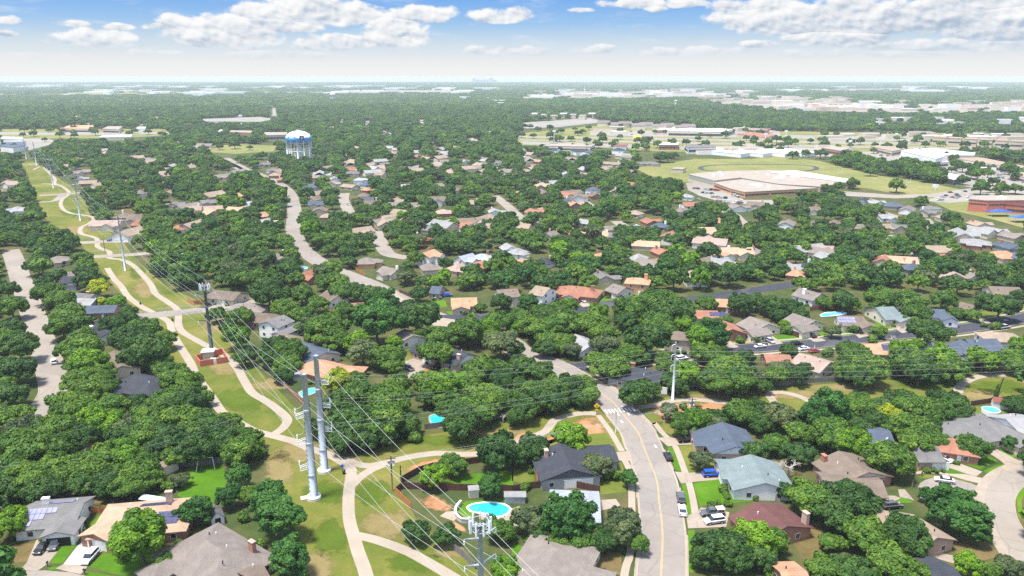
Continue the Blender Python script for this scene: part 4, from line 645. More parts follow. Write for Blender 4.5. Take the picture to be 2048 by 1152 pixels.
def house(ra, rb, W, eave=2.7, rise=2.1, kind='gable', roof='gray', wall='white', label='', lm='', wings=(), garage=None, chim=(), solar=(), gable=None, wins=True, L=None, panel=None, name='house', trim=True, vents=2, door='white', seed=0):
    r = random.Random(seed + int(ra[0] * 7 + ra[1])); zr = eave + rise
    A, B = G(ra[0], ra[1], zr), G(rb[0], rb[1], zr); d = B - A; ang = math.atan2(d.y, d.x); c = (A + B) / 2
    if L is None: L = d.length + (W * .85 if kind == 'hip' else -.6)
    root = thing(name, (c.x, c.y, 0), ang, label, 'house')
    blocks = [(0, 0, L, W, 0, kind, 0)] + list(wings)
    wb, gb, rb_ = MB(), GB(), MB(); info = []
    for i, (x, y, l, w, ro, kd, dz) in enumerate(blocks):
        e = eave + dz; rs = rise * min(1.0, w / W) if i else rise; ro = R(ro)
        block_walls(wb, gb, x, y, l, w, ro, e - .02 * i, rs, kd); roof_add(rb_, x, y, l, w, ro, e, rs, kd); info.append((x, y, l, w, ro, e, rs, kd))
    wb.build('wall', WALL[wall], root)
    gb.build('gable', WALL[gable or wall], root)
    ro_ = rb_.build('roof', MATS['roof_' + roof], root)
    for cx, cy, h, m in chim:
        q = MB(); z0 = eave + .3; q.box((cx, cy, (z0 + zr + h) / 2), (1.5, .9, zr + h - z0)); q.box((cx, cy, zr + h + .06), (1.7, 1.1, .12)); q.build('chimney', WALL[m], ro_)
    for _ in range(vents):
        x = r.uniform(-.35, .35) * L; y = r.choice((-1, 1)) * r.uniform(.1, .3) * W; q = MB(); q.tube([(x, y, zr - abs(y) * rise / (W / 2)), (x, y, zr - abs(y) * rise / (W / 2) + .75)], .14, 6); q.build('roof_vent', M_BLACK if r.random() < .6 else M_WHITE, ro_)
    for x, y, w, dp in solar:
        q = MB(); zf = lambda yy: zr + .18 - abs(yy) * rise / (W / 2)
        vs = [(x - w / 2, y - dp / 2, zf(y - dp / 2) + .10), (x + w / 2, y - dp / 2, zf(y - dp / 2) + .10), (x + w / 2, y + dp / 2, zf(y + dp / 2) + .10), (x - w / 2, y + dp / 2, zf(y + dp / 2) + .10)]
        vs += [(a, b, z + .05) for a, b, z in vs]; q.add(vs, [(3, 2, 1, 0), (4, 5, 6, 7), (0, 1, 5, 4), (1, 2, 6, 5), (2, 3, 7, 6), (3, 0, 4, 7)]); q.build('solar_panel', panel or M_PANEL, ro_)
    def side(bi, sd_, t, z, w, h, nm, mat, dep=.10, par=root):
        x, y, l, wd, ro, *_ = info[bi]; ca, sa = math.cos(ro), math.sin(ro)
        lx, ly, a = dict(yn=(t, -wd / 2 - .03, 0), yp=(t, wd / 2 + .03, 0), xp=(l / 2 + .03, t, math.pi / 2), xn=(-l / 2 - .03, t, math.pi / 2))[sd_]
        q = MB(); q.box((x + lx * ca - ly * sa, y + lx * sa + ly * ca, z), (w, dep, h), ro + a); return q.build(nm, mat, par)
    if garage:
        bi, sd_, t, w, mat = garage; g_ = side(bi, sd_, t, 1.12, w, 2.2, 'garage_door', mat, .10); side(bi, sd_, t, 2.30, w + .4, .16, 'lintel', M_TRIM, .14, g_)
    if wins:
        for bi, (x, y, l, w, ro, e, rs, kd) in enumerate(info):
            for sd_, ln in (('yn', l), ('xp', w), ('xn', w), ('yp', l)):
                if bi and sd_ == 'yp': continue
                if garage and garage[0] == bi and garage[1] == sd_ and ln < 9: continue
                n = max(1, int(ln / 5))
                for j in range(n):
                    t = (j + .5) / n * ln - ln / 2
                    if garage and garage[0] == bi and garage[1] == sd_ and abs(t - garage[2]) < garage[3] / 2 + .9: continue
                    for lev in ((1.45,) if e < 4 else (1.45, 4.3)):
                        f_ = side(bi, sd_, t, lev, 1.35, 1.35, 'window', M_TRIM, .08); side(bi, sd_, t, lev, 1.15, 1.15, 'pane', M_GLASS, .13, f_)
        side(0, 'yn', L * .12, 1.05, 1.0, 2.1, 'door', FEN['brown'] if door != 'white' else M_TRIM, .11)
    if lm: LM.append((lm, PX((c.x, c.y, 2))[:2]))
    ca, sa = math.cos(ang), math.sin(ang)
    for _ in range(r.choice((2, 3, 4)) if wins else 0):      # shrubs planted along the walls
        lx, ly = r.uniform(-.5, .5) * L, -(W / 2 + r.uniform(.9, 1.8)); x, y = c.x + lx * ca - ly * sa, c.y + lx * sa + ly * ca
        if any(abs((lx - b[0]) * math.cos(R(b[4])) + (ly - b[1]) * math.sin(R(b[4]))) < b[2] / 2 + .8 and abs(-(lx - b[0]) * math.sin(R(b[4])) + (ly - b[1]) * math.cos(R(b[4]))) < b[3] / 2 + .8 for b in blocks): continue
        u, v, _c = PX((x, y, .6)); SHRUBS.append((u, v, r.uniform(1.3, 2.4) / _c * FPX))
    return root
t3 = lambda ox, oy, a, b: (ox + a / 3.945, oy + b / 3.945)
A_ = lambda a, b: t3(0, 860, a, b); B_ = lambda a, b: t3(512, 860, a, b); C_ = lambda a, b: t3(1024, 860, a, b); D_ = lambda a, b: t3(1536, 860, a, b)
E_ = lambda a, b: t3(0, 570, a, b); F_ = lambda a, b: t3(512, 570, a, b); G_ = lambda a, b: t3(1024, 570, a, b); H_ = lambda a, b: t3(1536, 570, a, b)
BD = M_BLACK
# bottom left
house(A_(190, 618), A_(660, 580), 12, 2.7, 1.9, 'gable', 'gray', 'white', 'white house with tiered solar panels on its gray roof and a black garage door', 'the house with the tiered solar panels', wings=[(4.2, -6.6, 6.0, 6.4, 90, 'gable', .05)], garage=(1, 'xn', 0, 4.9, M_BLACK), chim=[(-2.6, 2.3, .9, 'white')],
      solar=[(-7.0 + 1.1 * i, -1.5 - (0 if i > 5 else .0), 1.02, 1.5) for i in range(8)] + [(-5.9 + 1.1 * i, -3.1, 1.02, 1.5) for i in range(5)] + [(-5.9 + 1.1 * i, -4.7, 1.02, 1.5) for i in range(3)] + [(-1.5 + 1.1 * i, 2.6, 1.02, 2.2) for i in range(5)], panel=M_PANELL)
house(A_(980, 632), A_(1300, 605), 13.5, 2.7, 2.3, 'hip', 'tan2', 'brick', 'house with a sandy orange roof, blue solar arrays and a white concrete drive', 'the sandy orange roof with solar arrays', L=20, wings=[(-6.6, -3.8, 7.5, 8.4, 64, 'gable', .04)], garage=(1, 'xn', 0, 5.2, M_DOOR), chim=[(4.0, 5.0, 1.0, 'pinkbrick')],
      solar=[(-3.5 + 1.15 * i, -2.0 - 1.75 * j, 1.06, 1.6) for i in range(5) for j in range(3) if i + j < 6] + [(4.0 + 1.15 * i, -2.4 - 1.75 * j, 1.06, 1.6) for i in range(4) for j in range(2)] + [(-1.0 + 1.15 * i, 2.6, 1.06, 2.6) for i in range(6)])
q = MB(); q.poly([G(*A_(a, b), 2.6) for a, b in [(1090, 545), (1130, 505), (1440, 550), (1400, 590)]], 2.5, 2.6)
pc = G(*A_(1265, 548), 2.6); tag(q.build('patio_roof', pmat('patio_metal', (.50, .60, .62), .4, .08, 1)), 'pale metal patio roof behind the sandy orange house', 'patio roof')
house(A_(1560, 832), A_(1810, 985), 15, 2.7, 3.0, 'hip', 'taupe', 'brick', 'red brick house with a broad taupe hip roof beside round trees', 'the broad taupe hip roof', L=21, wings=[(-5.5, -8.4, 7.5, 6, 90, 'hip', 0)], chim=[(6.2, 5.0, .6, 'brick')], vents=4)
house(A_(1930, 1150), A_(2080, 1085), 11, 2.7, 2, 'gable', 'brown', 'brick', 'brown roofed house cut off by the lower picture edge', 'the brown roof at the lower edge', vents=1)
house(A_(600, 40), A_(740, 40), 11, 2.7, 2.2, 'gable', 'brown', 'brick', 'brown roofed brick house half hidden in the dense left grove', 'the brick house hidden in the grove', garage=(0, 'yn', 2, 2.6, M_DOOR))
# middle bottom
house(C_(375, 108), C_(470, 312), 15, 2.8, 2.6, 'gable', 'dark', 'gray', 'gray house with a charcoal roof, white garage and cedar deck', 'the charcoal roof house with the deck', wings=[(-4.5, 6.5, 15, 9, 90, 'gable', 0)], gable='darkgray', chim=[(-3.2, -4.4, .5, 'pinkbrick')], garage=(0, 'xp', 2.0, 7.4, M_DOOR), vents=2)
house(C_(300, 545), C_(690, 560), 12.5, 2.6, 1.5, 'gable', 'white', 'white', 'house with a bright metal roof between the pool and the road', 'the bright metal roof', vents=0, wins=True)
house(C_(370, 900), C_(260, 1090), 15, 2.7, 2.4, 'hip', 'taupe', 'cream', 'cream house with a gray brown hip roof at the lower edge', 'the gray brown roof at the lower edge', L=20, wings=[(2, 8.5, 9, 8, 0, 'hip', 0)], vents=3)
# right of the road
house(G_(1660, 1085), C_(1778, 132), 13, 2.7, 2.3, 'gable', 'blue', 'pinkbrick', 'pink brick house with a slate gray roof by the black pickup', 'the slate roof by the black pickup', gable='white', wings=[(-2.5, -4.4, 10, 9, 90, 'gable', 0)], vents=2)
house(C_(1880, 198), C_(2000, 420), 14.5, 2.7, 2.2, 'gable', 'teal', 'white', 'white house with a grayish teal roof behind the blue car', 'the teal roof house', wings=[(-3.5, -4.2, 9, 9.5, 90, 'gable', 0)], gable='white', vents=3)
house(C_(1930, 575), D_(150, 760), 14.5, 2.7, 2.2, 'gable', 'maroon', 'brick', 'brick house with a maroon roof behind the white parked vehicle', 'the maroon roof house', chim=[(3.5, 6.6, 1.0, 'pinkbrick')], vents=2)
house(D_(560, 170), D_(790, 335), 15, 2.7, 2.3, 'gable', 'brown', 'brick', 'long brick house with a weathered brown roof and cream front gable', 'the long weathered brown roof', wings=[(6.2, -5.2, 13.5, 10, 68, 'gable', .03)], gable='cream', chim=[(-4.5, -5.2, .2, 'brick')], vents=4)
house(D_(1000, 650), D_(1330, 850), 12.5, 2.7, 2.3, 'gable', 'tan', 'pinkbrick', 'brick house with a tan brown roof shaded by the big right tree', 'the tan roof beside the big shade tree', gable='pinkbrick', wings=[(-6, -5, 10, 9, 90, 'gable', 0)], vents=4)
house(D_(790, 0), D_(960, 10), 13, 2.7, 2.2, 'gable', 'blue', 'white', 'slate blue roof glimpsed between oaks behind the long brown roof', 'the slate blue roof between the oaks')
house(H_(1480, 1110), H_(1740, 1060), 14, 2.7, 2.4, 'hip', 'gray', 'cream', 'cream house with a wide gray roof near the round pool', 'the wide gray roof near the round pool', wings=[(8, -6.5, 11, 9, 90, 'gable', 0)], vents=3, garage=(1, 'xn', 0, 4.8, M_DOOR))
house(H_(1880, 1060), H_(2120, 1040), 15, 2.7, 2.6, 'gable', 'lightgray', 'white', 'white house with a pale gray roof at the right picture edge', 'the pale gray roof at the right edge', vents=2, gable='white')
house(D_(1270, 1120), D_(1460, 1090), 11, 2.5, 1.2, 'gable', 'dark', 'gray', 'low charcoal roof under the trees in the lower right corner', 'the low charcoal roof in the corner', vents=0)
house(D_(100, 1125), D_(300, 1120), 11, 2.6, 1.8, 'gable', 'orange', 'brick', 'orange shingle roof peeking out below the bottom right trees', 'the orange roof at the bottom', vents=1)
house(D_(1130, 130), D_(1330, 130), 9, 2.6, 2, 'gable', 'gray', 'pinkbrick', 'brick house with a white garage door behind the white sports car', 'the brick garage by the sports car', garage=(0, 'yn', 2.5, 4.6, M_DOOR), gable='pinkbrick', vents=1)
house(D_(1380, 60), D_(1520, 80), 9, 2.6, 2, 'hip', 'redbrown', 'brick', 'brick house under the shade tree above the bright green lawn', 'the shaded brick house by the bright lawn', vents=1)
# left woods
house(E_(1060, 715), E_(1170, 735), 13.5, 2.7, 2.8, 'hip', 'dark', 'brick', 'charcoal hip roof house standing alone in the left woods', 'the charcoal hip roof in the woods', wings=[(-4.5, -7, 9, 7, 90, 'hip', 0)], chim=[], garage=(0, 'yn', 3.5, 2.4, M_DOOR), vents=2, L=19)
house(E_(720, 285), E_(860, 370), 11, 2.7, 2.2, 'gable', 'dark', 'white', 'dark blue roof with a white chimney among the left oaks', 'the dark roof with the white chimney', chim=[(0, -3, .9, 'white')], L=20)
house(E_(730, 165), E_(885, 160), 9, 2.7, 1.9, 'gable', 'blue', 'brick', 'slate roofed house with a red brick side next to the greenbelt', 'the slate roof with red brick side', L=12, chim=[])
house(E_(560, 60), E_(700, 70), 11, 2.7, 2.1, 'gable', 'gray', 'gray', 'gray shingle house with a brick chimney beside yellow green trees', 'the gray house with the brick chimney', chim=[(4.5, 0, 1.0, 'brick')], L=15)
house(E_(590, 105), E_(760, 110), 9, 2.6, 1.6, 'gable', 'lightgray', 'gray', 'low light gray roof in front of the brick chimney house', 'the low light gray roof', vents=1)
house(E_(900, 520), E_(960, 640), 11, 2.7, 2.0, 'gable', 'brown', 'beige', 'brown roof almost swallowed by the left oaks', 'the brown roof swallowed by oaks', vents=2)
house(E_(1680, 40), E_(1900, 60), 11, 2.7, 2.2, 'gable', 'brown', 'beige', 'beige house with a dark brown roof behind the cedar fence', 'the brown roof behind the cedar fence', vents=2, gable='beige')
house(E_(1890, 145), E_(2020, 150), 10, 2.7, 2.0, 'hip', 'taupe', 'beige', 'gray brown roof just below the cedar fence', 'the gray brown roof below the cedar fence', vents=3)
# middle left
house(F_(90, 290), F_(220, 238), 10, 5.2, 1.8, 'gable', 'gray', 'white', 'white two storey house with gray roofs left of the big grove', 'the white two storey house', wings=[(0, -6, 13, 5.5, 0, 'gable', -2.2)], vents=2, gable='white')
house(F_(-30, 220), F_(100, 225), 11, 2.7, 2.2, 'hip', 'brown', 'brick', 'brown hip roof just behind the white two storey house', 'the brown hip roof by the two storey house', vents=2)
house(F_(190, 385), F_(340, 410), 10, 2.7, 2.0, 'hip', 'brown', 'brick', 'dark brown roof below the white two storey house', 'the dark brown roof', vents=1)
house(F_(365, 450), F_(545, 535), 12.5, 2.7, 2.2, 'gable', 'blue', 'cream', 'cream gable house with a slate blue roof above the tall pole', 'the slate blue roof above the tall pole', vents=4, gable='cream')
house(F_(470, 600), F_(640, 640), 12, 2.7, 2.1, 'hip', 'orange', 'brick', 'orange and brown roofed house beside the top of the tall pole', 'the orange roof beside the tall pole', wings=[(8, 3, 9, 8, 20, 'hip', 0)], vents=2)
house(F_(560, 42), F_(650, 85), 10, 2.8, 2.4, 'gable', 'brown', 'white', 'white gabled house with a brown roof and red chimney', 'the white gable with the red chimney', chim=[(-5, 3, .8, 'brick')], gable='white')
house(F_(650, 150), F_(850, 140), 10, 2.7, 1.9, 'gable', 'redbrown', 'cream', 'reddish tan roof behind the oaks near the white gable', 'the reddish tan roof', vents=1)
house(F_(1540, 105), F_(1740, 100), 12, 2.7, 2.0, 'gable', 'orange', 'beige', 'orange roofed house with a bright green front lawn', 'the orange roof with the green lawn', wings=[(-1.5, -6, 9, 7, 90, 'gable', 0)], gable='beige', vents=1)
house(F_(1300, 430), F_(1670, 545), 11.5, 2.8, 2.6, 'gable', 'dark', 'pinkbrick', 'white gabled house with a charcoal roof and tall brick chimney', 'the charcoal roof with the tall chimney', chim=[(10.5, -3.0, .4, 'pinkbrick')], gable='white', garage=(0, 'yn', -3, 4.8, M_DOOR))
house(F_(1170, 350), F_(1240, 400), 11, 2.7, 2.0, 'gable', 'taupe', 'white', 'gray roof half hidden behind the tall maples', 'the gray roof behind the maples', vents=1)
house(F_(1390, 10), F_(1470, 15), 10, 2.7, 2.0, 'gable', 'blue', 'pinkbrick', 'small slate roof beside the dark street', 'the small slate roof by the dark street', vents=1)
house(F_(1900, 40), F_(2060, 30), 12, 4.6, 2.0, 'gable', 'brown', 'cream', 'cream house with a brown roof left of the tan gable', 'the brown roof left of the tan gable', vents=1)
# centre right
house(G_(190, 5), G_(300, 25), 12, 4.8, 2.4, 'gable', 'tan', 'white', 'white two storey gable house with a tan roof', 'the white gable with the tan roof', gable='white', vents=1)
house(G_(440, 5), G_(600, 20), 13, 2.8, 2.6, 'hip', 'redbrown', 'brick', 'red brown hip roof house with a white garage and green lawn', 'the red brown roof with the white garage', wings=[(-1, -7, 8, 7, 90, 'gable', 0)], garage=(1, 'xn', 0, 4.6, M_DOOR), chim=[(7, 0, 1, 'brick')], gable='white')
house(G_(800, -10), G_(900, 20), 11, 2.8, 2.2, 'gable', 'taupe', 'cream', 'gray brown house with stone arches beside the orange two storey house', 'the gray brown house with arches', garage=(0, 'yn', -2, 4.6, FEN['brown']), gable='cream', vents=1)
house((1262, 555), (1290, 557), 9.5, 5.4, 1.7, 'hip', 'orange', 'orange', 'orange two storey house with an orange hip roof', 'the orange two storey house', L=11, chim=[(3.6, 2, 1.6, 'orange')], vents=1)
house(G_(500, 390), G_(640, 470), 11, 2.8, 2.3, 'gable', 'lightgray', 'white', 'white house with a light gray roof beside the middle road', 'the white house by the middle road', gable='white', vents=2)
house(G_(960, 655), G_(1190, 690), 12, 2.8, 2.2, 'gable', 'dark', 'gray', 'gray house with a blue black roof and white garage near the crosswalk', 'the blue black roof near the crosswalk', wings=[(-8, -1, 10, 8, 90, 'hip', .04)], garage=(0, 'yn', 6.2, 3.4, M_DOOR), chim=[(-6, 3, .5, 'brick')], vents=3)
house(G_(1270, 365), G_(1350, 370), 8.5, 5.0, 1.8, 'hip', 'brown', 'beige', 'narrow two storey beige house behind the right steel pole', 'the narrow beige two storey house', L=9.5, vents=0)
house(G_(1640, 275), G_(1740, 350), 12, 2.7, 2.2, 'gable', 'redbrown', 'brick', 'orange brown roofed brick house next to the bright maples', 'the orange brown roof by the maples', vents=1, chim=[(2, -4, 1, 'white')])
house(G_(1620, 110), G_(1710, 115), 10, 2.7, 2.0, 'hip', 'orange', 'brick', 'small orange roof under the spindly pine', 'the small orange roof by the pine', vents=1)
house(G_(1430, 200), G_(1620, 205), 10, 2.7, 1.9, 'gable', 'redbrown', 'white', 'rusty roof with solar panels left of the spindly pine', 'the rusty roof with solar panels', solar=[(2 + 1.15 * i, -2.4, 1.06, 2.4) for i in range(6)], vents=0)
house(G_(1340, 605), G_(1470, 640), 10, 2.7, 1.9, 'gable', 'orange', 'brick', 'orange roof right behind the arms of the steel pole', 'the orange roof behind the steel pole', vents=1)
house(G_(1880, 250), H_(0, 310), 13.5, 2.7, 2.4, 'gable', 'taupe', 'cream', 'cream house with a big gray brown roof and two car garage', 'the big gray brown roof on the dark street', garage=(0, 'yn', 4, 4.6, FEN['brown']), wings=[(6, -6, 9, 7.5, 90, 'gable', 0)], gable='cream')
house(H_(200, 225), H_(370, 285), 13, 2.7, 2.3, 'gable', 'taupe', 'cream', 'cream brick house with a brown garage beside the black car', 'the cream house with the brown garage', wings=[(5, -5.5, 9, 8, 90, 'gable', 0)], garage=(1, 'xn', 0, 4.8, FEN['brown']), gable='cream', vents=2)
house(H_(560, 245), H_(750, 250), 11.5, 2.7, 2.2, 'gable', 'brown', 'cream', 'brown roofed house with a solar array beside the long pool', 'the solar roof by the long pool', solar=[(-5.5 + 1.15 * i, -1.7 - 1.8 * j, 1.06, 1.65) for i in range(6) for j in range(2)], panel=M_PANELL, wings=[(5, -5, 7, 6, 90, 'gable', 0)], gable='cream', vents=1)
house(H_(850, 178), H_(990, 172), 15, 2.8, 3.0, 'gable', 'teal', 'cream', 'cream house with a steep teal roof and white garage', 'the steep teal roof', wings=[(4.5, -7, 8, 8, 90, 'gable', 0)], garage=(1, 'xn', 0, 4.8, M_DOOR), gable='cream', chim=[(7.8, 3, .4, 'cream')], vents=2)
house(H_(1280, 190), H_(1390, 195), 10, 2.8, 2.2, 'gable', 'blue', 'white', 'white bungalow with a slate roof and dark green lawn', 'the white bungalow on the green lawn', wings=[(2.5, -5, 7, 6, 90, 'gable', 0)], gable='white', vents=1)
house(H_(1520, 135), H_(1640, 165), 10, 2.7, 2.0, 'gable', 'brown', 'cream', 'brown roofed house partly hidden right of the white bungalow', 'the brown roof right of the white bungalow', vents=1)
house(H_(250, 25), H_(420, 70), 11, 2.8, 2.4, 'gable', 'taupe', 'white', 'white house with a gray roof and tall chimney behind the long pool', 'the gray roof behind the long pool', chim=[(-1, -3, 1.2, 'white')], gable='white')
house(H_(1740, 10), H_(1980, 20), 13, 2.8, 2.6, 'gable', 'brown', 'cream', 'large brown roofed house at the far right above the dark street', 'the large brown roof at far right', vents=1)
house(H_(250, 540), H_(490, 610), 13, 2.7, 2.2, 'gable', 'pink', 'cream', 'cream house with a pale pinkish roof above the white shed', 'the pale pinkish roof', gable='cream', vents=3)
house(H_(880, 465), H_(990, 470), 10.5, 2.7, 2.1, 'hip', 'orange', 'beige', 'small orange hip roof with a solar panel array', 'the small orange roof with solar', L=13, solar=[(-1.6 + 1.15 * i, -1.2 - 1.6 * j, 1.06, 1.5) for i in range(3) for j in range(2)], vents=0)
house(H_(1290, 455), H_(1500, 470), 11, 2.7, 2.0, 'gable', 'blue', 'gray', 'slate gray roof left of the pale blue gable', 'the slate gray roof by the blue gable', vents=2)
house(H_(1560, 430), H_(1800, 425), 12, 2.7, 2.3, 'gable', 'blue', 'white', 'blue gray roofed house with a pale blue gable on the dark street', 'the blue gray roof with pale gable', wings=[(-7, -4, 10, 9, 90, 'gable', 0)], gable='white', vents=2)
house(H_(1790, 375), H_(1900, 378), 10.5, 2.7, 1.9, 'hip', 'tan', 'white', 'tan orange hip roof at the far end of the dark street', 'the tan roof at the end of the dark street', L=14, vents=1)
house(H_(-30, 550), H_(170, 555), 11, 2.7, 1.9, 'gable', 'redbrown', 'brick', 'rusty orange roof across the dark street from the garages', 'the rusty orange roof across the dark street', vents=1)
# further houses, read off the photograph one by one: x, y, width in pixels, roof, wall, storeys
MID = [(172, 341, 40, 'taupe', 'beige', 1), (177, 364, 36, 'tan', 'brick', 1), (160, 356, 24, 'lightgray', 'gray', 1), (281, 384, 30, 'gray', 'white', 1), (337, 384, 24, 'tan', 'beige', 1), (347, 407, 26, 'gray', 'beige', 1), (388, 417, 32, 'tan', 'cream', 2), (421, 402, 40, 'gray', 'beige', 1), (208, 399, 22, 'orange', 'brick', 1), (248, 430, 52, 'brown', 'pinkbrick', 1), (272, 436, 34, 'brown', 'beige', 1), (280, 444, 32, 'redbrown', 'brick', 1), (357, 455, 28, 'redbrown', 'brick', 1), (446, 351, 44, 'taupe', 'beige', 1),
    (456, 445, 22, 'tan', 'beige', 1), (33, 417, 48, 'lightgray', 'white', 1), (12, 421, 26, 'white', 'white', 1), (15, 363, 28, 'tan', 'beige', 1), (10, 379, 20, 'brown', 'brick', 1), (142, 548, 44, 'taupe', 'beige', 1), (150, 558, 30, 'dark', 'gray', 1), (332, 341, 20, 'tan', 'beige', 1), (482, 389, 22, 'orange', 'brick', 1), (380, 333, 22, 'tan', 'cream', 1), (118, 516, 26, 'taupe', 'beige', 1), (500, 407, 20, 'white', 'white', 1),
    (550, 348, 36, 'tan', 'brick', 1), (563, 357, 18, 'redbrown', 'brick', 1), (548, 338, 22, 'gray', 'white', 1), (626, 353, 28, 'tan', 'cream', 1), (621, 372, 24, 'blue', 'gray', 2), (634, 396, 36, 'brown', 'beige', 1), (632, 406, 30, 'blue', 'beige', 1), (634, 386, 36, 'tan', 'cream', 1), (640, 418, 46, 'brown', 'beige', 1), (654, 430, 30, 'tan', 'pinkbrick', 1), (705, 344, 30, 'gray', 'beige', 1), (669, 356, 26, 'lightgray', 'white', 1), (664, 365, 26, 'tan', 'cream', 1), (718, 358, 22, 'white', 'white', 2), (733, 367, 20, 'blue', 'white', 1), (700, 371, 40, 'tan', 'beige', 1),
    (735, 377, 22, 'orange', 'brick', 1), (727, 389, 30, 'brown', 'beige', 1), (734, 398, 26, 'blue', 'gray', 1), (758, 402, 15, 'red', 'brick', 1), (748, 335, 22, 'white', 'white', 1), (762, 347, 30, 'tan', 'cream', 1), (814, 371, 26, 'lightgray', 'beige', 1), (885, 369, 28, 'taupe', 'beige', 1), (918, 379, 34, 'brown', 'beige', 1), (887, 422, 46, 'pink', 'brick', 1), (989, 421, 36, 'lightgray', 'white', 1), (945, 404, 28, 'tan', 'beige', 1), (859, 455, 24, 'gray', 'beige', 1), (842, 475, 15, 'red', 'brick', 1), (857, 507, 44, 'orange', 'white', 2), (733, 520, 54, 'taupe', 'orange', 1), (781, 540, 54, 'taupe', 'cream', 1), (859, 532, 46, 'taupe', 'beige', 1),
    (916, 533, 52, 'pink', 'pinkbrick', 1), (968, 526, 34, 'redbrown', 'brick', 1), (1018, 494, 36, 'lightgray', 'gray', 1), (613, 548, 36, 'redbrown', 'brick', 1), (527, 427, 20, 'orange', 'brick', 1), (532, 440, 32, 'lightgray', 'beige', 1), (556, 512, 42, 'taupe', 'beige', 1), (931, 515, 26, 'white', 'white', 1), (965, 512, 20, 'white', 'white', 1), (527, 327, 30, 'gray', 'beige', 1), (884, 314, 26, 'tan', 'cream', 1), (965, 316, 24, 'tan', 'beige', 1), (996, 324, 22, 'gray', 'white', 1), (930, 322, 22, 'lightgray', 'white', 1), (790, 305, 26, 'tan', 'cream', 1), (830, 312, 22, 'redbrown', 'brick', 1),
    (1133, 401, 28, 'blue', 'gray', 1), (1186, 377, 28, 'blue', 'white', 2), (1189, 389, 32, 'brown', 'brick', 1), (1148, 407, 28, 'orange', 'brick', 1), (1168, 442, 30, 'lightgray', 'beige', 1), (1219, 455, 44, 'taupe', 'white', 1), (1222, 468, 26, 'gray', 'beige', 1), (1300, 441, 44, 'redbrown', 'brick', 1), (1320, 449, 30, 'blue', 'gray', 1), (1270, 424, 32, 'pink', 'beige', 1), (1381, 408, 38, 'redbrown', 'white', 1), (1371, 390, 32, 'lightgray', 'white', 1), (1361, 419, 30, 'taupe', 'beige', 1), (1442, 439, 30, 'orange', 'white', 1), (1473, 412, 46, 'taupe', 'white', 1), (1513, 407, 42, 'brown', 'beige', 1),
    (1100, 468, 26, 'taupe', 'beige', 1), (1034, 501, 40, 'lightgray', 'white', 1), (1046, 523, 42, 'orange', 'brick', 1), (1087, 520, 28, 'dark', 'white', 1), (1204, 510, 24, 'orange', 'brick', 1), (1275, 513, 38, 'lightgray', 'white', 1), (1323, 501, 28, 'redbrown', 'brick', 1), (1389, 505, 48, 'brown', 'beige', 1), (1445, 502, 58, 'orange', 'white', 1), (1430, 541, 26, 'blue', 'gray', 1), (1516, 503, 30, 'taupe', 'beige', 1), (1224, 326, 48, 'tan', 'cream', 1), (1298, 325, 44, 'gray', 'beige', 1), (1165, 301, 36, 'dark', 'white', 2), (1149, 299, 26, 'dark', 'white', 2), (1178, 303, 24, 'blue', 'white', 2), (1108, 298, 26, 'dark', 'white', 2), (1236, 298, 26, 'dark', 'white', 2), (1133, 346, 14, 'white', 'white', 1),
    (1080, 369, 14, 'white', 'white', 1), (1034, 384, 16, 'orange', 'brick', 1), (1075, 321, 28, 'tan', 'brick', 1), (1052, 340, 22, 'tan', 'beige', 1), (1078, 440, 24, 'taupe', 'beige', 1), (1145, 317, 30, 'tan', 'white', 1), (1160, 347, 16, 'tan', 'cream', 1), (1070, 331, 20, 'redbrown', 'brick', 1), (1205, 551, 40, 'gray', 'beige', 1),
    (1726, 399, 38, 'dark', 'gray', 1), (1751, 403, 36, 'lightgray', 'white', 1), (1784, 408, 42, 'blue', 'pinkbrick', 1), (1815, 417, 42, 'taupe', 'white', 1), (1848, 422, 32, 'gray', 'beige', 1), (1625, 417, 30, 'brown', 'white', 1), (1574, 445, 48, 'taupe', 'white', 1), (1668, 445, 36, 'brown', 'brick', 1), (1625, 446, 28, 'brown', 'beige', 1), (1721, 452, 28, 'taupe', 'white', 1), (1769, 432, 30, 'lightgray', 'white', 1), (1772, 451, 34, 'tan', 'yellow', 1), (1792, 453, 18, 'gray', 'beige', 1), (1777, 473, 40, 'lightgray', 'white', 1), (1957, 446, 46, 'tan', 'cream', 1), (1891, 432, 24, 'tan', 'cream', 1),
    (1952, 482, 64, 'lightgray', 'brick', 1), (2025, 470, 52, 'taupe', 'beige', 1), (2018, 490, 60, 'blue', 'gray', 1), (2003, 507, 54, 'orange', 'cream', 1), (2043, 512, 30, 'blue', 'beige', 1), (1822, 531, 56, 'blue', 'gray', 1), (1653, 511, 22, 'lightgray', 'gray', 1), (1612, 531, 20, 'dark', 'gray', 1), (1594, 544, 42, 'orange', 'brick', 1), (1936, 549, 40, 'taupe', 'gray', 1), (1860, 414, 22, 'gray', 'white', 1), (1990, 460, 30, 'lightgray', 'white', 1)]
for u, v, w in SHRUBS: place_tree(u, v, w, 7)
MIDH = []
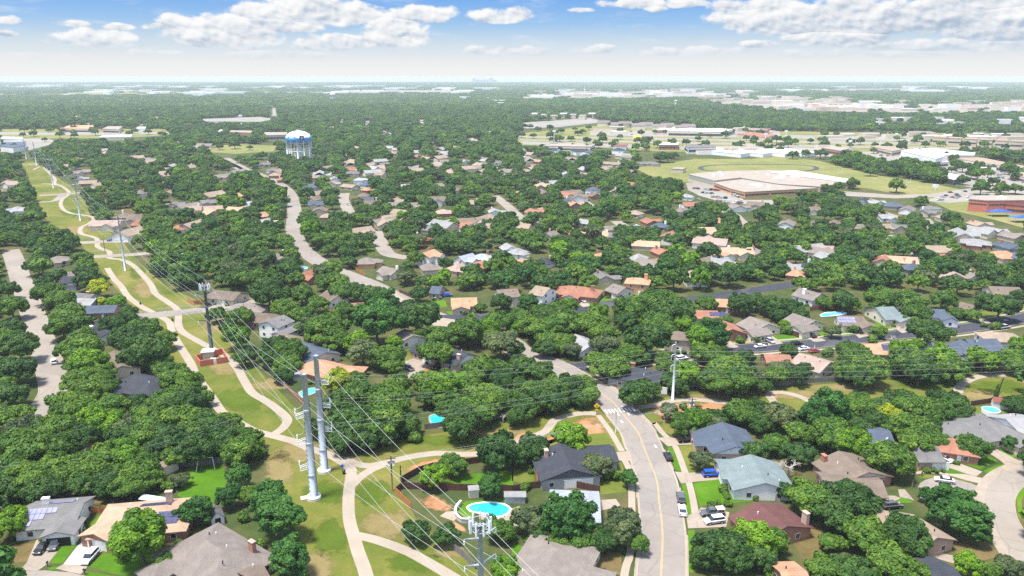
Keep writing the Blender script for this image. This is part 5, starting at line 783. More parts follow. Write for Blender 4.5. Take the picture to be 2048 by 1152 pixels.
for u, v, w, rc, wc, st in MID:
    z = 3.6 if st == 1 else 6; p = G(u, v, z); mpp = PX(p)[2] / FPX; ext = max(10.5, min(26, w * mpp)); a = R(rng.choice((8, 12, 98, 102, 55, -35)) + rng.uniform(-8, 8))
    Wd = min(12.5, max(8.5, ext * .6)); L = max(10.5, (ext - Wd * abs(math.sin(a))) / max(.55, abs(math.cos(a)))); L = min(L, 24)
    eave = 2.7 if st == 1 else 5.3; rise = rng.uniform(1.8, 2.4); kd = rng.choice(('gable', 'gable', 'hip'))
    root = thing('house', (p.x, p.y, 0), a, None, 'house'); wb, gb, rb_ = MB(), GB(), MB()
    blocks = [(0, 0, L, Wd, 0, kd)]
    if rng.random() < .6: blocks.append((rng.uniform(-.25, .25) * L, -Wd * .55, Wd * .8, Wd * .62, R(90), kd))
    for i, (x, y, l, wd, ro, kk) in enumerate(blocks):
        block_walls(wb, gb, x, y, l, wd, ro, eave - .02 * i, rise * (1 if i == 0 else .6), kk); roof_add(rb_, x, y, l, wd, ro, eave, rise * (1 if i == 0 else .6), kk)
    wb.build('wall', WALL[wc], root)
    gb.build('gable', WALL['white' if wc in ('white', 'gray') else wc], root)
    ro_ = rb_.build('roof', MATS['roof_' + rc], root)
    if rng.random() < .5: q = MB(); q.box((L * .3, Wd * .2, eave + rise * .8), (1.3, .9, rise * 1.7)); q.build('chimney', WALL[rng.choice(('brick', 'white', 'pinkbrick'))], ro_)
    for sgn in (-1, 1):
        q = MB(); q.box((sgn * L * .28, -Wd / 2 - .02, 1.5), (1.7, .12, 1.4)); q.build('window', M_GLASS, root)
    q = MB(); q.box((L / 2 + .02, 0, 1.2), (.12, 4.4, 2.2)); q.build('garage_door', M_DOOR, root)
    MIDH.append((root, u, v, w, rc, wc, st))
# ---------------------------------------------------------------- power line
def steel_pole(base, h, r0, r1, mat, label, arms=(), armdir=None, armlen=3.0, tilt=.25, antenna=False, foot=False, name='transmission_pole', drop=1.1):
    root = thing(name, (base.x, base.y, 0), 0, label, 'power pole', 'steel poles of the power line')
    q = MB(); q.tube([(0, 0, 0), (0, 0, h * .5), (0, 0, h)], [r0, (r0 + r1) / 2, r1], 16); q.build('shaft', mat, root, True)
    att = {}
    for z in arms:
        for s in (-1, 1):
            d = armdir * s; e = Vector((d.x * armlen, d.y * armlen, z + tilt * 1.0))
            q = MB(); q.tube([(0, 0, z - .25), e], [.24, .11], 8); am = q.build('cross_arm', mat, root, True)
            q = MB(); q.tube([e, e - Vector((0, 0, drop))], [.07, .07], 6); q.tube([e - Vector((0, 0, drop * .25)), e - Vector((0, 0, drop * .9))], [.13, .13], 6); q.build('insulator', M_WHITE, am)
            att[(s, z)] = Vector((base.x, base.y, 0)) + e - Vector((0, 0, drop))
    if antenna:
        for j in range(9):
            a = 2 * math.pi * j / 9 + .2; x, y = 1.75 * math.cos(a), 1.75 * math.sin(a)
            q = MB(); q.box((x, y, h + .3), (.36, .20, 2.3), a); pn = q.build('antenna_panel', M_WHITE, root)
            q = MB(); q.tube([(x * .88, y * .88, h - 1.1), (x * .88, y * .88, h + 1.6)], .05, 5); q.tube([(0, 0, h - .3), (x * .88, y * .88, h - .3)], .05, 5); q.build('mount_pipe', M_STEEL, pn)
        q = MB()
        for zz in (h - .5, h + .9):
            q.tube([(1.45 * math.cos(2 * math.pi * j / 12), 1.45 * math.sin(2 * math.pi * j / 12), zz) for j in range(13)], .06, 5)
        q.build('antenna_ring', M_STEEL, root)
        q = MB(); q.box((.55, .2, h - .1), (.5, .35, .8)); q.box((-.5, -.3, h - .2), (.4, .35, .7)); q.box((.1, -.6, h + .1), (.45, .3, .7)); q.build('radio_unit', M_STEELD, root)
    if foot:
        q = MB(); q.lathe([(r0 + .75, 0), (r0 + .75, .75), (r0 + .65, .85), (r0 + .2, .85)], 24); q.build('footing', pmat('footing', (.68, .64, .58), .9, .08), root)
    return root, att
CORB = [((3, 283), 240), ((48, 318), 283), ((73.5, 331), 282.5), ((107, 376), 312), ((161, 441), 360), ((251, 541), 430)]
CB = [G(*b) for b, _ in CORB[2:]] + [G(424, 705)]
pL, pR = G(628, 997), G(649, 943)
P0 = G(960, 1043, 31.0); P0.z = 0
ARMS = []
line = CB + [(pL + pR) / 2, P0]
def perp(i):
    t = line[min(i + 1, len(line) - 1)] - line[max(i - 1, 0)]; t.z = 0; t.normalize(); return Vector((-t.y, t.x, 0)) * -1.0   # towards the right of the photograph ... right hand side
names = ['thin steel power pole farthest up the greenbelt', 'steel power pole at the wavy bend of the trail far up the belt', 'steel power pole on the pale grass above the dark bush', 'gray steel power pole just past the trail crossing with the blue car']
SETS = []
for i, b in enumerate(CB):
    if i < 4:
        h = pole_h(b, CORB[2 + i][1]); z = [h - 1.5 - .17 * h * j - h * .06 for j in range(3)]
        _, at = steel_pole(b, h, .62, .28, M_STEEL, names[i], z, perp(i), 3.1, .4, name='transmission_pole')
    else:
        h = pole_h(b, 575); z = [h - 2.2, h - 7.4, h - 12.6]
        _, at = steel_pole(b, h, .75, .42, M_STEELD, 'dark steel pole with cell antennas beside the red brick enclosure', z, perp(i), 3.4, .5, True)
    SETS.append([[at[(-1, zz)] for zz in z], [at[(1, zz)] for zz in z]])
for b, vt, nm in ((G(53, 318), 284, 'thin steel power pole beside the farthest one, left of it'), (G(4, 300), 238, 'very distant steel power pole at the left picture edge')):
    h = pole_h(b, vt); steel_pole(b, h, .6, .3, M_STEEL, nm, [h - 3, h - 8], perp(0), 3, .3)
def at_v(b, v): return pole_h(b, v)
hl, hr = pole_h(pL, 748), pole_h(pR, 711)
def pair(b, h, label, zs, side, brk):
    root, _ = steel_pole(b, h, 1.0, .58, M_STEEL, label, foot=True)
    for f_ in (.20, .46, .72): rr = 1.0 + (.58 - 1.0) * f_; q = MB(); q.lathe([(rr, h * f_ - .3), (rr + .09, h * f_ - .2), (rr + .09, h * f_ + .2), (rr, h * f_ + .3)], 20); q.build('flange', M_STEEL, root, False)
    q = MB(); q.tube([(1.1, -.25, 1.2), (.75, -.2, h * .8)], .06, 5); q.build('conduit', M_STEELD, root)
    for z in zs:
        d = brk; e = Vector((d.x * 2.6, d.y * 2.6, z - .6)); q = MB(); w = Vector((-d.y, d.x, 0))
        for s in (-.45, .45):
            q.tube([Vector((0, 0, z)) + w * s + d * .7, e + w * s], .07, 5); q.tube([Vector((0, 0, z - 1.1)) + w * s + d * .7, e + w * s + Vector((0, 0, -.9))], .07, 5); q.tube([e + w * s + Vector((0, 0, -.9)), e + w * s], .07, 5)
            for k in range(4): q.tube([Vector((0, 0, z - 1.1)) + w * s + d * (.7 + .47 * k) + Vector((0, 0, .05 * k)), Vector((0, 0, z)) + w * s + d * (.7 + .47 * (k + 1)) - Vector((0, 0, .15 * (k + 1)))], .045, 4)
        for k in (0, 1): q.tube([e + w * .45 - Vector((0, 0, .9 * k)), e - w * .45 - Vector((0, 0, .9 * k))], .06, 4)
        br = q.build('jumper_bracket', M_WHITE, root)
        q = MB(); q.tube([e + d * .1, e + d * .1 + Vector((0, 0, 1.9))], .06, 6)
        for k in range(5): q.lathe([(.06, 0), (.19, .04), (.06, .1)], 8, (e.x + d.x * .1, e.y + d.y * .1, e.z + .4 + .28 * k))
        q.build('insulator', M_WHITE, br)
        q = MB(); a0 = Vector((0, 0, z + 2.2)) + d * .7; q.tube([a0 * (1 - t) + (e + Vector((0, 0, 1.8))) * t - Vector((0, 0, 2.2 * t * (1 - t))) for t in [k / 8 for k in range(9)]], .05, 4); q.build('jumper_wire', M_WIRE, br)
    q = MB()
    for k in range(int((h - 2.5) / 1.2)): rr = 1.0 - .42 * (1.5 + k * 1.2) / h; q.box((-rr * .75, -rr * .66, 1.5 + k * 1.2), (.34, .34, .05), .8)
    q.build('climbing_step', M_STEELD, root)
    return root
zL = [at_v(pL, 812), at_v(pL, 864), at_v(pL, 916)]; zR = [at_v(pR, 770), at_v(pR, 818), at_v(pR, 866)]; zE = [at_v(pR, 754), at_v(pR, 801), at_v(pR, 849)]
pair(pL, hl, 'nearer tall gray dead end pole with white brackets on its left', [z - 1.5 for z in zL], -1, Vector((-.93, -.2, 0)).normalized())
pair(pR, hr, 'farther tall gray dead end pole of the pair on a round footing', [z - .8 for z in zE], 1, Vector((.9, .35, 0)).normalized())
# south pole with antennas, its foot below the picture
p0z = [28.2, 23.2, 18.0]; d0 = perp(len(line) - 1)
_, at0 = steel_pole(P0, 30.2, .75, .40, M_STEEL, 'gray steel pole topped with a ring of white cell antennas', p0z, d0, 3.0, .6, True)
S0 = [[at0[(-1, z)] for z in p0z], [at0[(1, z)] for z in p0z]]
nxt = P0 + (P0 - (pL + pR) / 2) * 1.1
def wire(name, pts, label, sag=.022, rad=.031, group=None, mat=None):
    out = []
    for a, b in zip(pts[:-1], pts[1:]):
        L = (b - a).length; n = 14
        out += [a.lerp(b, j / n) - Vector((0, 0, 4 * sag * L * (j / n) * (1 - j / n))) for j in range(n)]
    out.append(pts[-1]); q = MB(); q.tube(out, rad, 5); tag(q.build(name, mat or M_WIRE), label, 'wire', group)
lev = ('top', 'middle', 'lowest')
for s, pb, zz, sn in ((0, pL, zL, 'left'), (1, pR, zR, 'right')):
    for j in range(3):
        pole_pt = Vector((pb.x, pb.y, zz[j])); nx = S0[s][j] + (nxt - P0)
        wire('power_wire', [st[s][j] for st in SETS] + [pole_pt + Vector((-.5, .6, 0))], f'{lev[j]} wire of the {sn} circuit running up the greenbelt from the tall pair', group='wires along the greenbelt')
        wire('power_wire', [pole_pt + Vector((.6, -.6, 0)), S0[s][j], nx], f'{lev[j]} wire of the {sn} circuit from the tall pair to the near antenna pole', group='wires to the near antenna pole')
wire('ground_wire', [CB[i] + Vector((0, 0, pole_h(CB[i], CORB[2 + i][1]))) for i in range(4)] + [CB[4] + Vector((0, 0, 29)), Vector((pL.x, pL.y, hl - .4))], 'thin shield wire over the greenbelt from pole top to pole top', .015, .03)
wire('ground_wire', [Vector((pR.x, pR.y, hr - .4)), P0 + Vector((0, 0, 30)), nxt + Vector((0, 0, 30))], 'thin shield wire from the farther tall pole to the antenna pole', .015, .03)
# east line
pE = G(1345, 800); hE = pole_h(pE, 684); rE = thing('transmission_pole', (pE.x, pE.y, 0), 0, 'slim white steel pole with six hooked arms right of the crosswalk', 'power pole', 'steel poles of the power line')
q = MB(); q.tube([(0, 0, 0), (0, 0, hE * .5), (0, 0, hE)], [.44, .34, .20], 14); q.build('shaft', pmat('pale_steel', (.68, .72, .75), .5, .08, .6, metal=.1), rE, True)
EA = {}
for s, vs in ((-1, (701, 721, 742)), (1, (712, 733, 754))):
    for j, v in enumerate(vs):
        z = pole_h(pE, v); e = Vector((1.7 if s > 0 else -1.3, s * .4, z + 1.6)); q = MB(); q.tube([(0, 0, z + 2.0), Vector((e.x * .7, e.y * .7, z + 2.1)), e], [.10, .08, .06], 6); am = q.build('hooked_arm', M_WHITE, rE, True)
        q = MB(); q.tube([e, e - Vector((0, 0, 1.6))], .07, 6); q.build('insulator', M_WHITE, am); EA[(s, j)] = Vector((pE.x, pE.y, 0)) + e - Vector((0, 0, 1.6))
pN = Vector((pE.x + 172, pE.y - 4, 0))
for (s, j), p in EA.items():
    a = Vector((pR.x, pR.y, zE[j] - (0 if s < 0 else 1.0))); b = p + (pN - pE) + Vector((0, 0, 9.0))
    wire('power_wire', [a + Vector((.7, .3, 0)), p, b], f'{lev[j]} {"far side" if s < 0 else "near side"} wire of the line crossing the road to the slim white pole',     .016, .03, 'wires of the line crossing the road', M_WIRED)
# wooden utility poles
def wood_pole(base, vtop, label, arm=True, drum=False, lean=0.0, ivy=False, mat=M_WOODP, name='utility_pole'):
    h = pole_h(base, vtop); root = thing(name, (base.x, base.y, 0), rng.uniform(0, .4), label, 'utility pole', 'utility poles'); q = MB(); q.tube([(0, 0, 0), (lean, 0, h)], [.20, .14], 8); q.build('post', mat, root, True)
    if arm: q = MB(); q.box((lean * .93, 0, h - .7), (2.4, .14, .14)); q.build('cross_arm', mat, root)
    if drum:
        for s in (-.55, .55): q = MB(); q.tube([(s, .1, h - 2.6), (s, .1, h - 1.3)], .32, 10); q.build('transformer', M_STEEL, root, True)
    if ivy:
        me = leaf_mesh('ivy', 77, LEAF[1], 14, 500, .2, 1.0, 1.0, crad=(.3, .5)); o = bpy.data.objects.new('ivy', me); COL.objects.link(o); o.parent = root; o.scale = (.9, .9, h * .34)
    return Vector((base.x + lean, base.y, h))
wA = wood_pole(G(785, 982), 912, 'dark wooden utility pole with a transformer by the trail junction', drum=True); wB = wood_pole(G(802, 966), 931, 'shorter wooden pole behind the trail junction fence', arm=False)
wD = wood_pole(G(1382, 838), 795, 'utility pole with white transformers in the leaning shrubs', drum=True); wE = wood_pole(G(1991, 803), 757, 'leaning utility pole wrapped in ivy on the right lawn', lean=1.6, ivy=True)
wF = wood_pole(G(465, 893), 840, 'wooden utility pole sticking out of the left grove'); wG = wood_pole(G(1824, 975), 944, 'short wooden pole at the head of the gray parking bay', arm=False); wH = wood_pole(G(210, 503), 478, 'small dark pole beside the upper trail crossing', arm=False)
for k, dz in enumerate((0, -.8, -1.6)):
    wire('service_wire', [wA + Vector((.3 * k, 0, dz)), G(1230, 842, 9 + dz), wD + Vector((0, 0, dz))], ('upper', 'middle', 'lower')[k] + ' thin utility wire sagging over the trail towards the road',   .012, .022, 'thin utility wires')
wire('service_wire', [wF, G(250, 905, 8), G(-30, 935, 8)], 'thin utility wire leaving the grove pole to the left',   .015, .022, 'thin utility wires')
def lamp(base, vtop, label):
    h = pole_h(base, vtop); root = thing('street_lamp', (base.x, base.y, 0), 0, label, 'street lamp', 'street lamps'); q = MB(); q.tube([(0, 0, 0), (0, 0, h)], [.12, .08], 8); q.tube([(0, 0, h - .3), (.7, .5, h + .1), (1.6, 1.1, h + .2)], .05, 6); q.build('post', M_STEEL, root, True)
    q = MB(); q.box((1.8, 1.2, h + .18), (.8, .32, .16), .6); q.build('lamp_head', M_STEEL, root)
lamp(G(1231, 866), 818, 'gray street lamp beside the road just below the crosswalk'); lamp(G(1629, 697), 681, 'gray street lamp on the dark street next to the white car')
lamp(G(596, 388), 361, 'slim street lamp beside the distant curve of the road')
lamp(G(567, 316), 299, 'slim white lamp post left of the water tower')
# crossing signs
for (u, v), nm in (((1193, 830), 'yellow diamond crossing sign left of the crosswalk'), ((1290, 814), 'yellow diamond crossing sign right of the crosswalk')):
    b = G(u, v); root = thing('crossing_sign', b, 0, nm, 'traffic sign', 'yellow crossing signs'); q = MB(); q.tube([(0, 0, 0), (0, 0, 4.0)], .09, 6); q.build('post', M_STEELD, root)
    q = MB(); s = .95; q.add([(0, -.10, 3.1 - s), (s, -.10, 3.1), (0, -.10, 3.1 + s), (-s, -.10, 3.1), (0, -.05, 3.1 - s), (s, -.05, 3.1), (0, -.05, 3.1 + s), (-s, -.05, 3.1)], [(0, 1, 2, 3), (7, 6, 5, 4), (0, 4, 5, 1), (1, 5, 6, 2), (2, 6, 7, 3), (3, 7, 4, 0)]); bd = q.build('sign_panel', M_YEL, root)
    q = MB(); q.box((0, -.13, 3.35), (.18, .04, .18)); q.box((0, -.13, 3.0), (.16, .04, .46)); q.box((-.12, -.13, 2.7), (.09, .04, .34)); q.box((.12, -.13, 2.7), (.09, .04, .34)); q.build('walking_symbol', M_BLACK, bd)
    q = MB(); q.box((0, -.08, 1.75), (.85, .05, .42)); q.build('arrow_plate', M_YEL, root)
# ---------------------------------------------------------------- fences
def fence(pts, h, mat, label, z=0.0, posts=True, name='fence', cap=False, rails=False):
    P = [G(u, v) for u, v in pts]; c = P[0]; root = thing(name, (c.x, c.y, 0), 0, label, 'fence'); q = MB(); pp = MB()
    n = 0
    for a, b in zip(P[:-1], P[1:]):
        a, b = a - c, b - c; d = b - a; L = d.length; m = (a + b) / 2; an = math.atan2(d.y, d.x)
        if rails:
            for zz in (.35, .75, 1.1): q.box((m.x, m.y, zz), (L, .07, .12), an)
        else:
            q.box((m.x, m.y, h / 2), (L, .06, h), an)
        k = max(1, int(round(L / 2.4)))
        if posts:
            for j in range(k + 1):
                if n > 95: break
                t = a.lerp(b, j / k); w = Vector((-d.y, d.x, 0)).normalized() * .09; s = MB(); s.box((t.x + w.x, t.y + w.y, h / 2 + .03), (.11, .11, h + .06), an); s.build('post', mat, root); n += 1
        if not rails:
            r_ = MB(); w = Vector((-d.y, d.x, 0)).normalized() * .07
            for zz in (.35, h * .55, h - .2): r_.box((m.x + w.x, m.y + w.y, zz), (L, .05, .10), an)
            r_.build('rail', mat, root)
    q.build('rails' if rails else 'panel', mat, root); return root
fence([B_(1110, 500), B_(1150, 465), B_(1700, 480), (1005, 982), C_(0, 490), C_(140, 465), C_(280, 450), C_(480, 450), C_(600, 475), C_(692, 495)], 1.9, FEN['brown'], 'long dark brown fence curving behind the pool and the metal roof')
fence([(803, 966), (838, 946), (866, 938), (930, 930), (985, 922), (1062, 915)], 1.9, FEN['brown'], 'dark brown fence between the trail and the shaded back yard')
fence([B_(1100, 500), B_(1160, 560), B_(1222, 628)], 1.8, FEN['orange'], 'short cedar fence end at the corner of the pool yard')
fence([B_(1560, 950), B_(1640, 1010), B_(1730, 1100)], 1.8, FEN['gray'], 'weathered gray fence left of the antenna pole')
fence([A_(660, 660), A_(850, 650)], 1.8, FEN['orange'], 'orange cedar fence between the two solar houses')
fence([A_(1405, 285), A_(1500, 290), A_(1770, 258)], 1.8, FEN['gray'], 'gray fence behind the white goal frame'); fence([A_(1690, 1140), A_(1800, 1100), A_(1960, 1030), A_(2030, 1000)], 1.8, FEN['gray'], 'gray picket fence beside the taupe hip roof house')
fence([A_(430, 560), A_(560, 540), A_(640, 500)], 1.7, FEN['brown'], 'old brown fence behind the tiered solar house', posts=False); fence([A_(880, 640), A_(985, 545), A_(1140, 490)], 1.7, FEN['brown'], 'brown fence left of the sandy orange roof', posts=False)
fence([E_(1480, 130), E_(1530, 158), E_(1600, 150), E_(1930, 105)], 2.0, FEN['orange'], 'bright cedar fence on the street corner behind the dark antenna pole')
fence([F_(60, 640), F_(150, 720), F_(235, 810)], 1.8, FEN['gray'], 'gray fence along the greenbelt left of the tall pair', posts=False); fence([F_(238, 815), F_(300, 880), F_(385, 960)], 1.8, FEN['red'], 'red brown fence beside the left backyard pool')
fence([F_(1330, 1140), F_(1500, 1120), F_(1700, 1120)], 1.8, FEN['gray'], 'gray fence below the shaded turquoise pool', posts=False); fence([F_(1880, 1060), F_(2040, 1030), G_(200, 990), G_(420, 940), G_(560, 920)], 1.8, FEN['gray'], 'long gray fence under the trees above the trail', posts=False)
fence([G_(1150, 830), G_(1380, 810), G_(1760, 790), G_(1800, 788), H_(-10, 790), H_(110, 800), H_(360, 770), H_(640, 750), H_(1000, 715)], 1.8, FEN['gray'], 'long weathered fence behind the right greenbelt', posts=False)
fence([H_(1590, 660), H_(1740, 640)], 1.8, FEN['tan'], 'tan fence section under the bright trees on the right'); fence([H_(1600, 955), H_(1760, 930), H_(1890, 915), H_(2040, 895)], 1.7, FEN['brown'], 'brown fence above the round pool')
fence([H_(330, 205), H_(480, 185), H_(620, 175), H_(710, 205)], 1.9, FEN['red'], 'red brown fence around the long pool'); fence([G_(1780, 390), G_(1880, 385)], 1.8, FEN['red'], 'red fence beside the big gray brown roof', posts=False)
fence([D_(345, 265), D_(420, 360), D_(500, 445)], 1.7, FEN['gray'], 'pale gray fence left of the long brown roof', posts=False); fence([D_(0, 500), D_(60, 560), D_(100, 640)], 1.6, FEN['gray'], 'gray fence behind the maroon roof house', posts=False)
fence([F_(1130, 60), F_(1230, 100)], 1.7, FEN['brown'], 'small brown fence beside the dark street corner', posts=False); fence([(700, 528), (712, 540), (730, 552)], 1.7, FEN['orange'], 'cedar fence along the middle road', posts=False)
for pts, nm in (([E_(1235, 205), E_(1350, 195)], 'left of the trail on the upper side'), ([E_(1410, 185), E_(1520, 175)], 'right of the trail on the upper side'), ([E_(1080, 228), E_(1170, 222)], 'at the left end'), ([E_(1440, 238), E_(1590, 220)], 'on the lower side')): fence(pts, 1.2, FEN['white'], 'white rail at the brick enclosure crossing, ' + nm, rails=True, name='guard_rail')
for pts, nm in ((T(0, 280, [(600, 795), (745, 785)]), 'upper left'), (T(0, 280, [(795, 780), (950, 768)]), 'upper right'), (T(0, 280, [(690, 893), (835, 885)]), 'lower left'), (T(0, 280, [(885, 885), (1000, 880)]), 'lower right')): fence(pts, 1.2, FEN['white'], 'white rail at the double street crossing up the belt, ' + nm, rails=True, name='guard_rail')
# brick enclosure at the antenna pole
e4 = [E_(1548, 600), E_(1585, 645), E_(1795, 612), E_(1760, 545)]; cc = [G(u, v) for u, v in e4]; c0 = cc[0]; root = thing('brick_enclosure', (c0.x, c0.y, 0), 0, 'red brick equipment yard with a flat roofed hut at the dark antenna pole', 'enclosure'); LM.append(('the brick equipment yard', (425, 720)))
for a, b in ((cc[0], cc[1]), (cc[1], cc[1].lerp(cc[2], .48)), (cc[1].lerp(cc[2], .60), cc[2]), (cc[2], cc[3]), (cc[3], cc[0])):
    d = b - a; m = (a + b) / 2 - c0; q = MB(); q.box((m.x, m.y, 1.15), (d.length, .25, 2.3), math.atan2(d.y, d.x)); q.build('brick_wall', brickmat('brick_bright', (.50, .13, .085), (.56, .17, .12), (.45, .3, .25)), root)
hp = G(418, 716) - c0; q = MB(); q.box((hp.x, hp.y, 1.4), (3.6, 3, 2.8), .2); hh = q.build('hut', WALL['beige'], root); q = MB(); q.box((hp.x, hp.y, 2.95), (4.6, 3.8, .25), .2); q.build('hut_roof', M_WHITE, hh)
for u in (424, 430, 436): p = G(u, 724) - c0; q = MB(); q.box((p.x, p.y, .75), (.9, .7, 1.5), .2); q.build('cabinet', M_WHITE, root)
# ---------------------------------------------------------------- pools
def pool(px, water, label, z=.18, rim=.55, h=.0, name='swimming_pool', coping=M_WHITE):
    P = [G(u, v, h) for u, v in px]; c = sum(P, Vector()) / len(P); c.z = 0; P = smooth_line([Vector((p.x, p.y, 0)) for p in P + [P[0]]], 1.0)[:-1]; root = thing(name, c, 0, label, 'pool')
    out = [((p.x - c.x) * (1 + rim / (p - c).length), (p.y - c.y) * (1 + rim / (p - c).length)) for p in P]; inn = [(p.x - c.x, p.y - c.y) for p in P]; n = len(P); q = MB()
    vs = [(x, y, 0) for x, y in out] + [(x, y, z + h) for x, y in out] + [(x, y, z + h) for x, y in inn] + [(x, y, z + h - .1) for x, y in inn]; q.add(vs, [(r * n + i, r * n + (i + 1) % n, (r + 1) * n + (i + 1) % n, (r + 1) * n + i) for r in range(3) for i in range(n)]); q.build('coping', coping, root)
    q = MB(); q.poly(inn, z + h - .05); q.build('water', water, root); LM.append((label, PX((c.x, c.y, 0))[:2])); return root
pool([B_(1675, 612), B_(1725, 588), B_(1850, 578), B_(1950, 592), B_(2000, 628), B_(1960, 672), B_(1890, 684), B_(1815, 662), B_(1705, 645)], M_WATER, 'turquoise swimming pool with a white rim in the yard')
sheet('pool_deck', T(512, 860, [(1760, 640), (1830, 680), (1960, 690), (2020, 620), (2080, 600), (2080, 760), (1900, 740), (1760, 700)]), M_DRIVE, .030)
sheet('patio', T(512, 860, [(1450, 680), (1500, 645), (1560, 640), (1580, 700), (1560, 720)]), M_DRIVE, .030)
P = smooth_line([G(*B_(a, b)) for a, b in [(1612, 585), (1570, 640), (1572, 690), (1620, 735), (1700, 735)]], 1); c = P[0]; root = thing('retaining_wall', (c.x, c.y, 0), 0, 'curved white retaining wall around the pool mound', 'wall'); q = MB(); A = offset_line(P, .0); B2 = offset_line(P, .4); n = len(P)
q.add([(p.x - c.x, p.y - c.y, z) for L_, z in ((A, 0), (A, 1.1), (B2, 1.1), (B2, 0)) for p in L_], [(r * n + i, r * n + i + 1, (r + 1) * n + i + 1, (r + 1) * n + i) for r in range(3) for i in range(n - 1)]); q.build('wall_face', pmat('pale_block', (.50, .49, .47), .9, .12, 1.5), root)
q = MB(); q.add([(p.x - c.x, p.y - c.y, z) for L_, z in ((offset_line(P, -.1), 1.1), (offset_line(P, -.1), 1.2), (offset_line(P, .5), 1.2), (offset_line(P, .5), 1.1)) for p in L_], [(r * n + i, r * n + i + 1, (r + 1) * n + i + 1, (r + 1) * n + i) for r in range(3) for i in range(n - 1)]); q.build('cap', M_CONC, root)
pool([H_(420, 235), H_(470, 220), H_(590, 215), H_(610, 230), H_(540, 240), H_(430, 250)], M_WATER2, 'long light blue pool inside the red fence'); pool([F_(1370, 1040), F_(1410, 1025), F_(1480, 1050), F_(1530, 1100), F_(1510, 1118), F_(1420, 1120), F_(1380, 1080)], M_WATER, 'turquoise pool half shaded by oaks', coping=M_DRIVE)
pool([F_(345, 850), F_(400, 825), F_(470, 815), F_(480, 840), F_(420, 870), F_(370, 890)], M_WATER2, 'light blue pool beside the red brown fence by the tall pair', coping=M_DRIVE)
def round_pool(u, v, r, label, h=1.2):
    b = G(u, v); root = thing('round_pool', b, 0, label, 'pool'); q = MB(); q.lathe([(r, 0), (r, h), (r - .15, h + .06), (r - .2, h - .2)], 32); q.build('pool_wall', M_WHITE, root, False); q = MB(); q.poly([(math.cos(i * .2618) * (r - .15), math.sin(i * .2618) * (r - .15)) for i in range(24)], h - .1); q.build('water', M_WATER2, root); LM.append((label, (u, v)))
round_pool(1981, 826, 2.55, 'round above ground pool with a white wall'); round_pool(1953, 836, 1.3, 'small dark trampoline beside the round pool', .6)
round_pool(605, 540, 3.0, 'round above ground pool with pale green water beside the middle road')
# ---------------------------------------------------------------- sheds and yard things
def shed(u, v, w, l, h, rise, rot, roof, wall, label, name='shed', door=True):
    b = G(u, v); root = thing(name, b, R(rot), label, 'shed'); wb, gb, rb_ = MB(), GB(), MB(); block_walls(wb, gb, 0, 0, l, w, 0, h, rise, 'gable'); roof_add(rb_, 0, 0, l, w, 0, h, rise, 'gable', .2, .1); wb.build('wall', WALL[wall], root); gb.build('gable', WALL[wall], root); rb_.build('roof', MATS['roof_' + roof], root)
    if door: q = MB(); q.box((l / 2 + .02, 0, .95), (.08, 1.2, 1.8)); q.build('door', M_TRIM if wall != 'white' else M_BLACK, root)
shed(337, 943, 2.8, 4.2, 2.6, 1.0, 60, 'tan', 'cream', 'cream garden shed with a tan roof at the edge of the grove'); shed(434, 1042, 2.8, 4, 1.9, 1.5, -60, 'gray', 'white', 'white barn style shed between the round trees')
shed(947, 992, 2.2, 2.4, 2.3, .6, 10, 'lightgray', 'beige', 'weathered playhouse in front of the brown pool fence', 'playhouse'); shed(1999, 815, 3, 4.2, 2.2, 1.1, -20, 'red', 'white', 'white shed with a red roof above the round pool')
shed(1678, 753, 2.6, 3.2, 2.4, .8, 60, 'white', 'white', 'white garden shed by the right greenbelt fence'); shed(377, 527, 6, 6, 5.5, .3, 15, 'white', 'gray', 'dark boxy two storey shed in the upper left trees', door=False)
shed(1030, 1002, 2.4, 5, 1.9, .5, 0, 'lightgray', 'gray', 'low pale gray shed at the pool fence', door=False)
shed(600, 757, 3, 4.5, 2.3, .3, 10, 'white', 'gray', 'flat white patio cover beside the left pool', 'patio_cover', False)
shed(1670, 452, 3, 4, 2.4, .8, 0, 'gray', 'white', 'tiny white outbuilding in the right hand housing rows', door=False)
b = G(1088, 958); root = thing('deck', b, 0, 'orange cedar deck with railings beside the charcoal roof house', 'deck'); D4 = [G(*C_(a, c)) - b for a, c in [(180, 330), (250, 300), (300, 320), (330, 425), (205, 440)]]; q = MB(); q.poly(D4, 0, .7); q.build('floor', FEN['orange'], root)
for i in (0, 2, 3, 4): a, c = D4[i], D4[(i + 1) % 5]; d = c - a; m = (a + c) / 2; q = MB(); q.box((m.x, m.y, 1.55), (d.length, .08, .1), math.atan2(d.y, d.x)); q.box((m.x, m.y, 1.1), (d.length, .05, .7), math.atan2(d.y, d.x)); q.build('railing', FEN['orange'], root)
for (u, v), nm in ((C_(232, 365), 'square white deck chair on the cedar deck'), (C_(268, 370), 'reclined white lounge seat on the cedar deck')):
    p = G(u, v, .7); root = thing('deck_chair', p, .5, nm, 'chair'); q = MB(); q.box((0, 0, .35), (.8, .8, .12)); q.build('seat', M_WHITE, root); q = MB(); q.box((0, .42, .7), (.8, .1, .7)); q.build('backrest', M_WHITE, root); q = MB(); [q.box((sx * .34, sy * .34, .15), (.07, .07, .3)) for sx in (-1, 1) for sy in (-1, 1)]; q.build('legs', M_BLACK, root)
gp = [G(392, 944), G(430, 939)]; root = thing('football_goal', gp[0], 0, 'white goal frame on the bright backyard lawn', 'goal'); d = gp[1] - gp[0]; q = MB(); h = 3.2
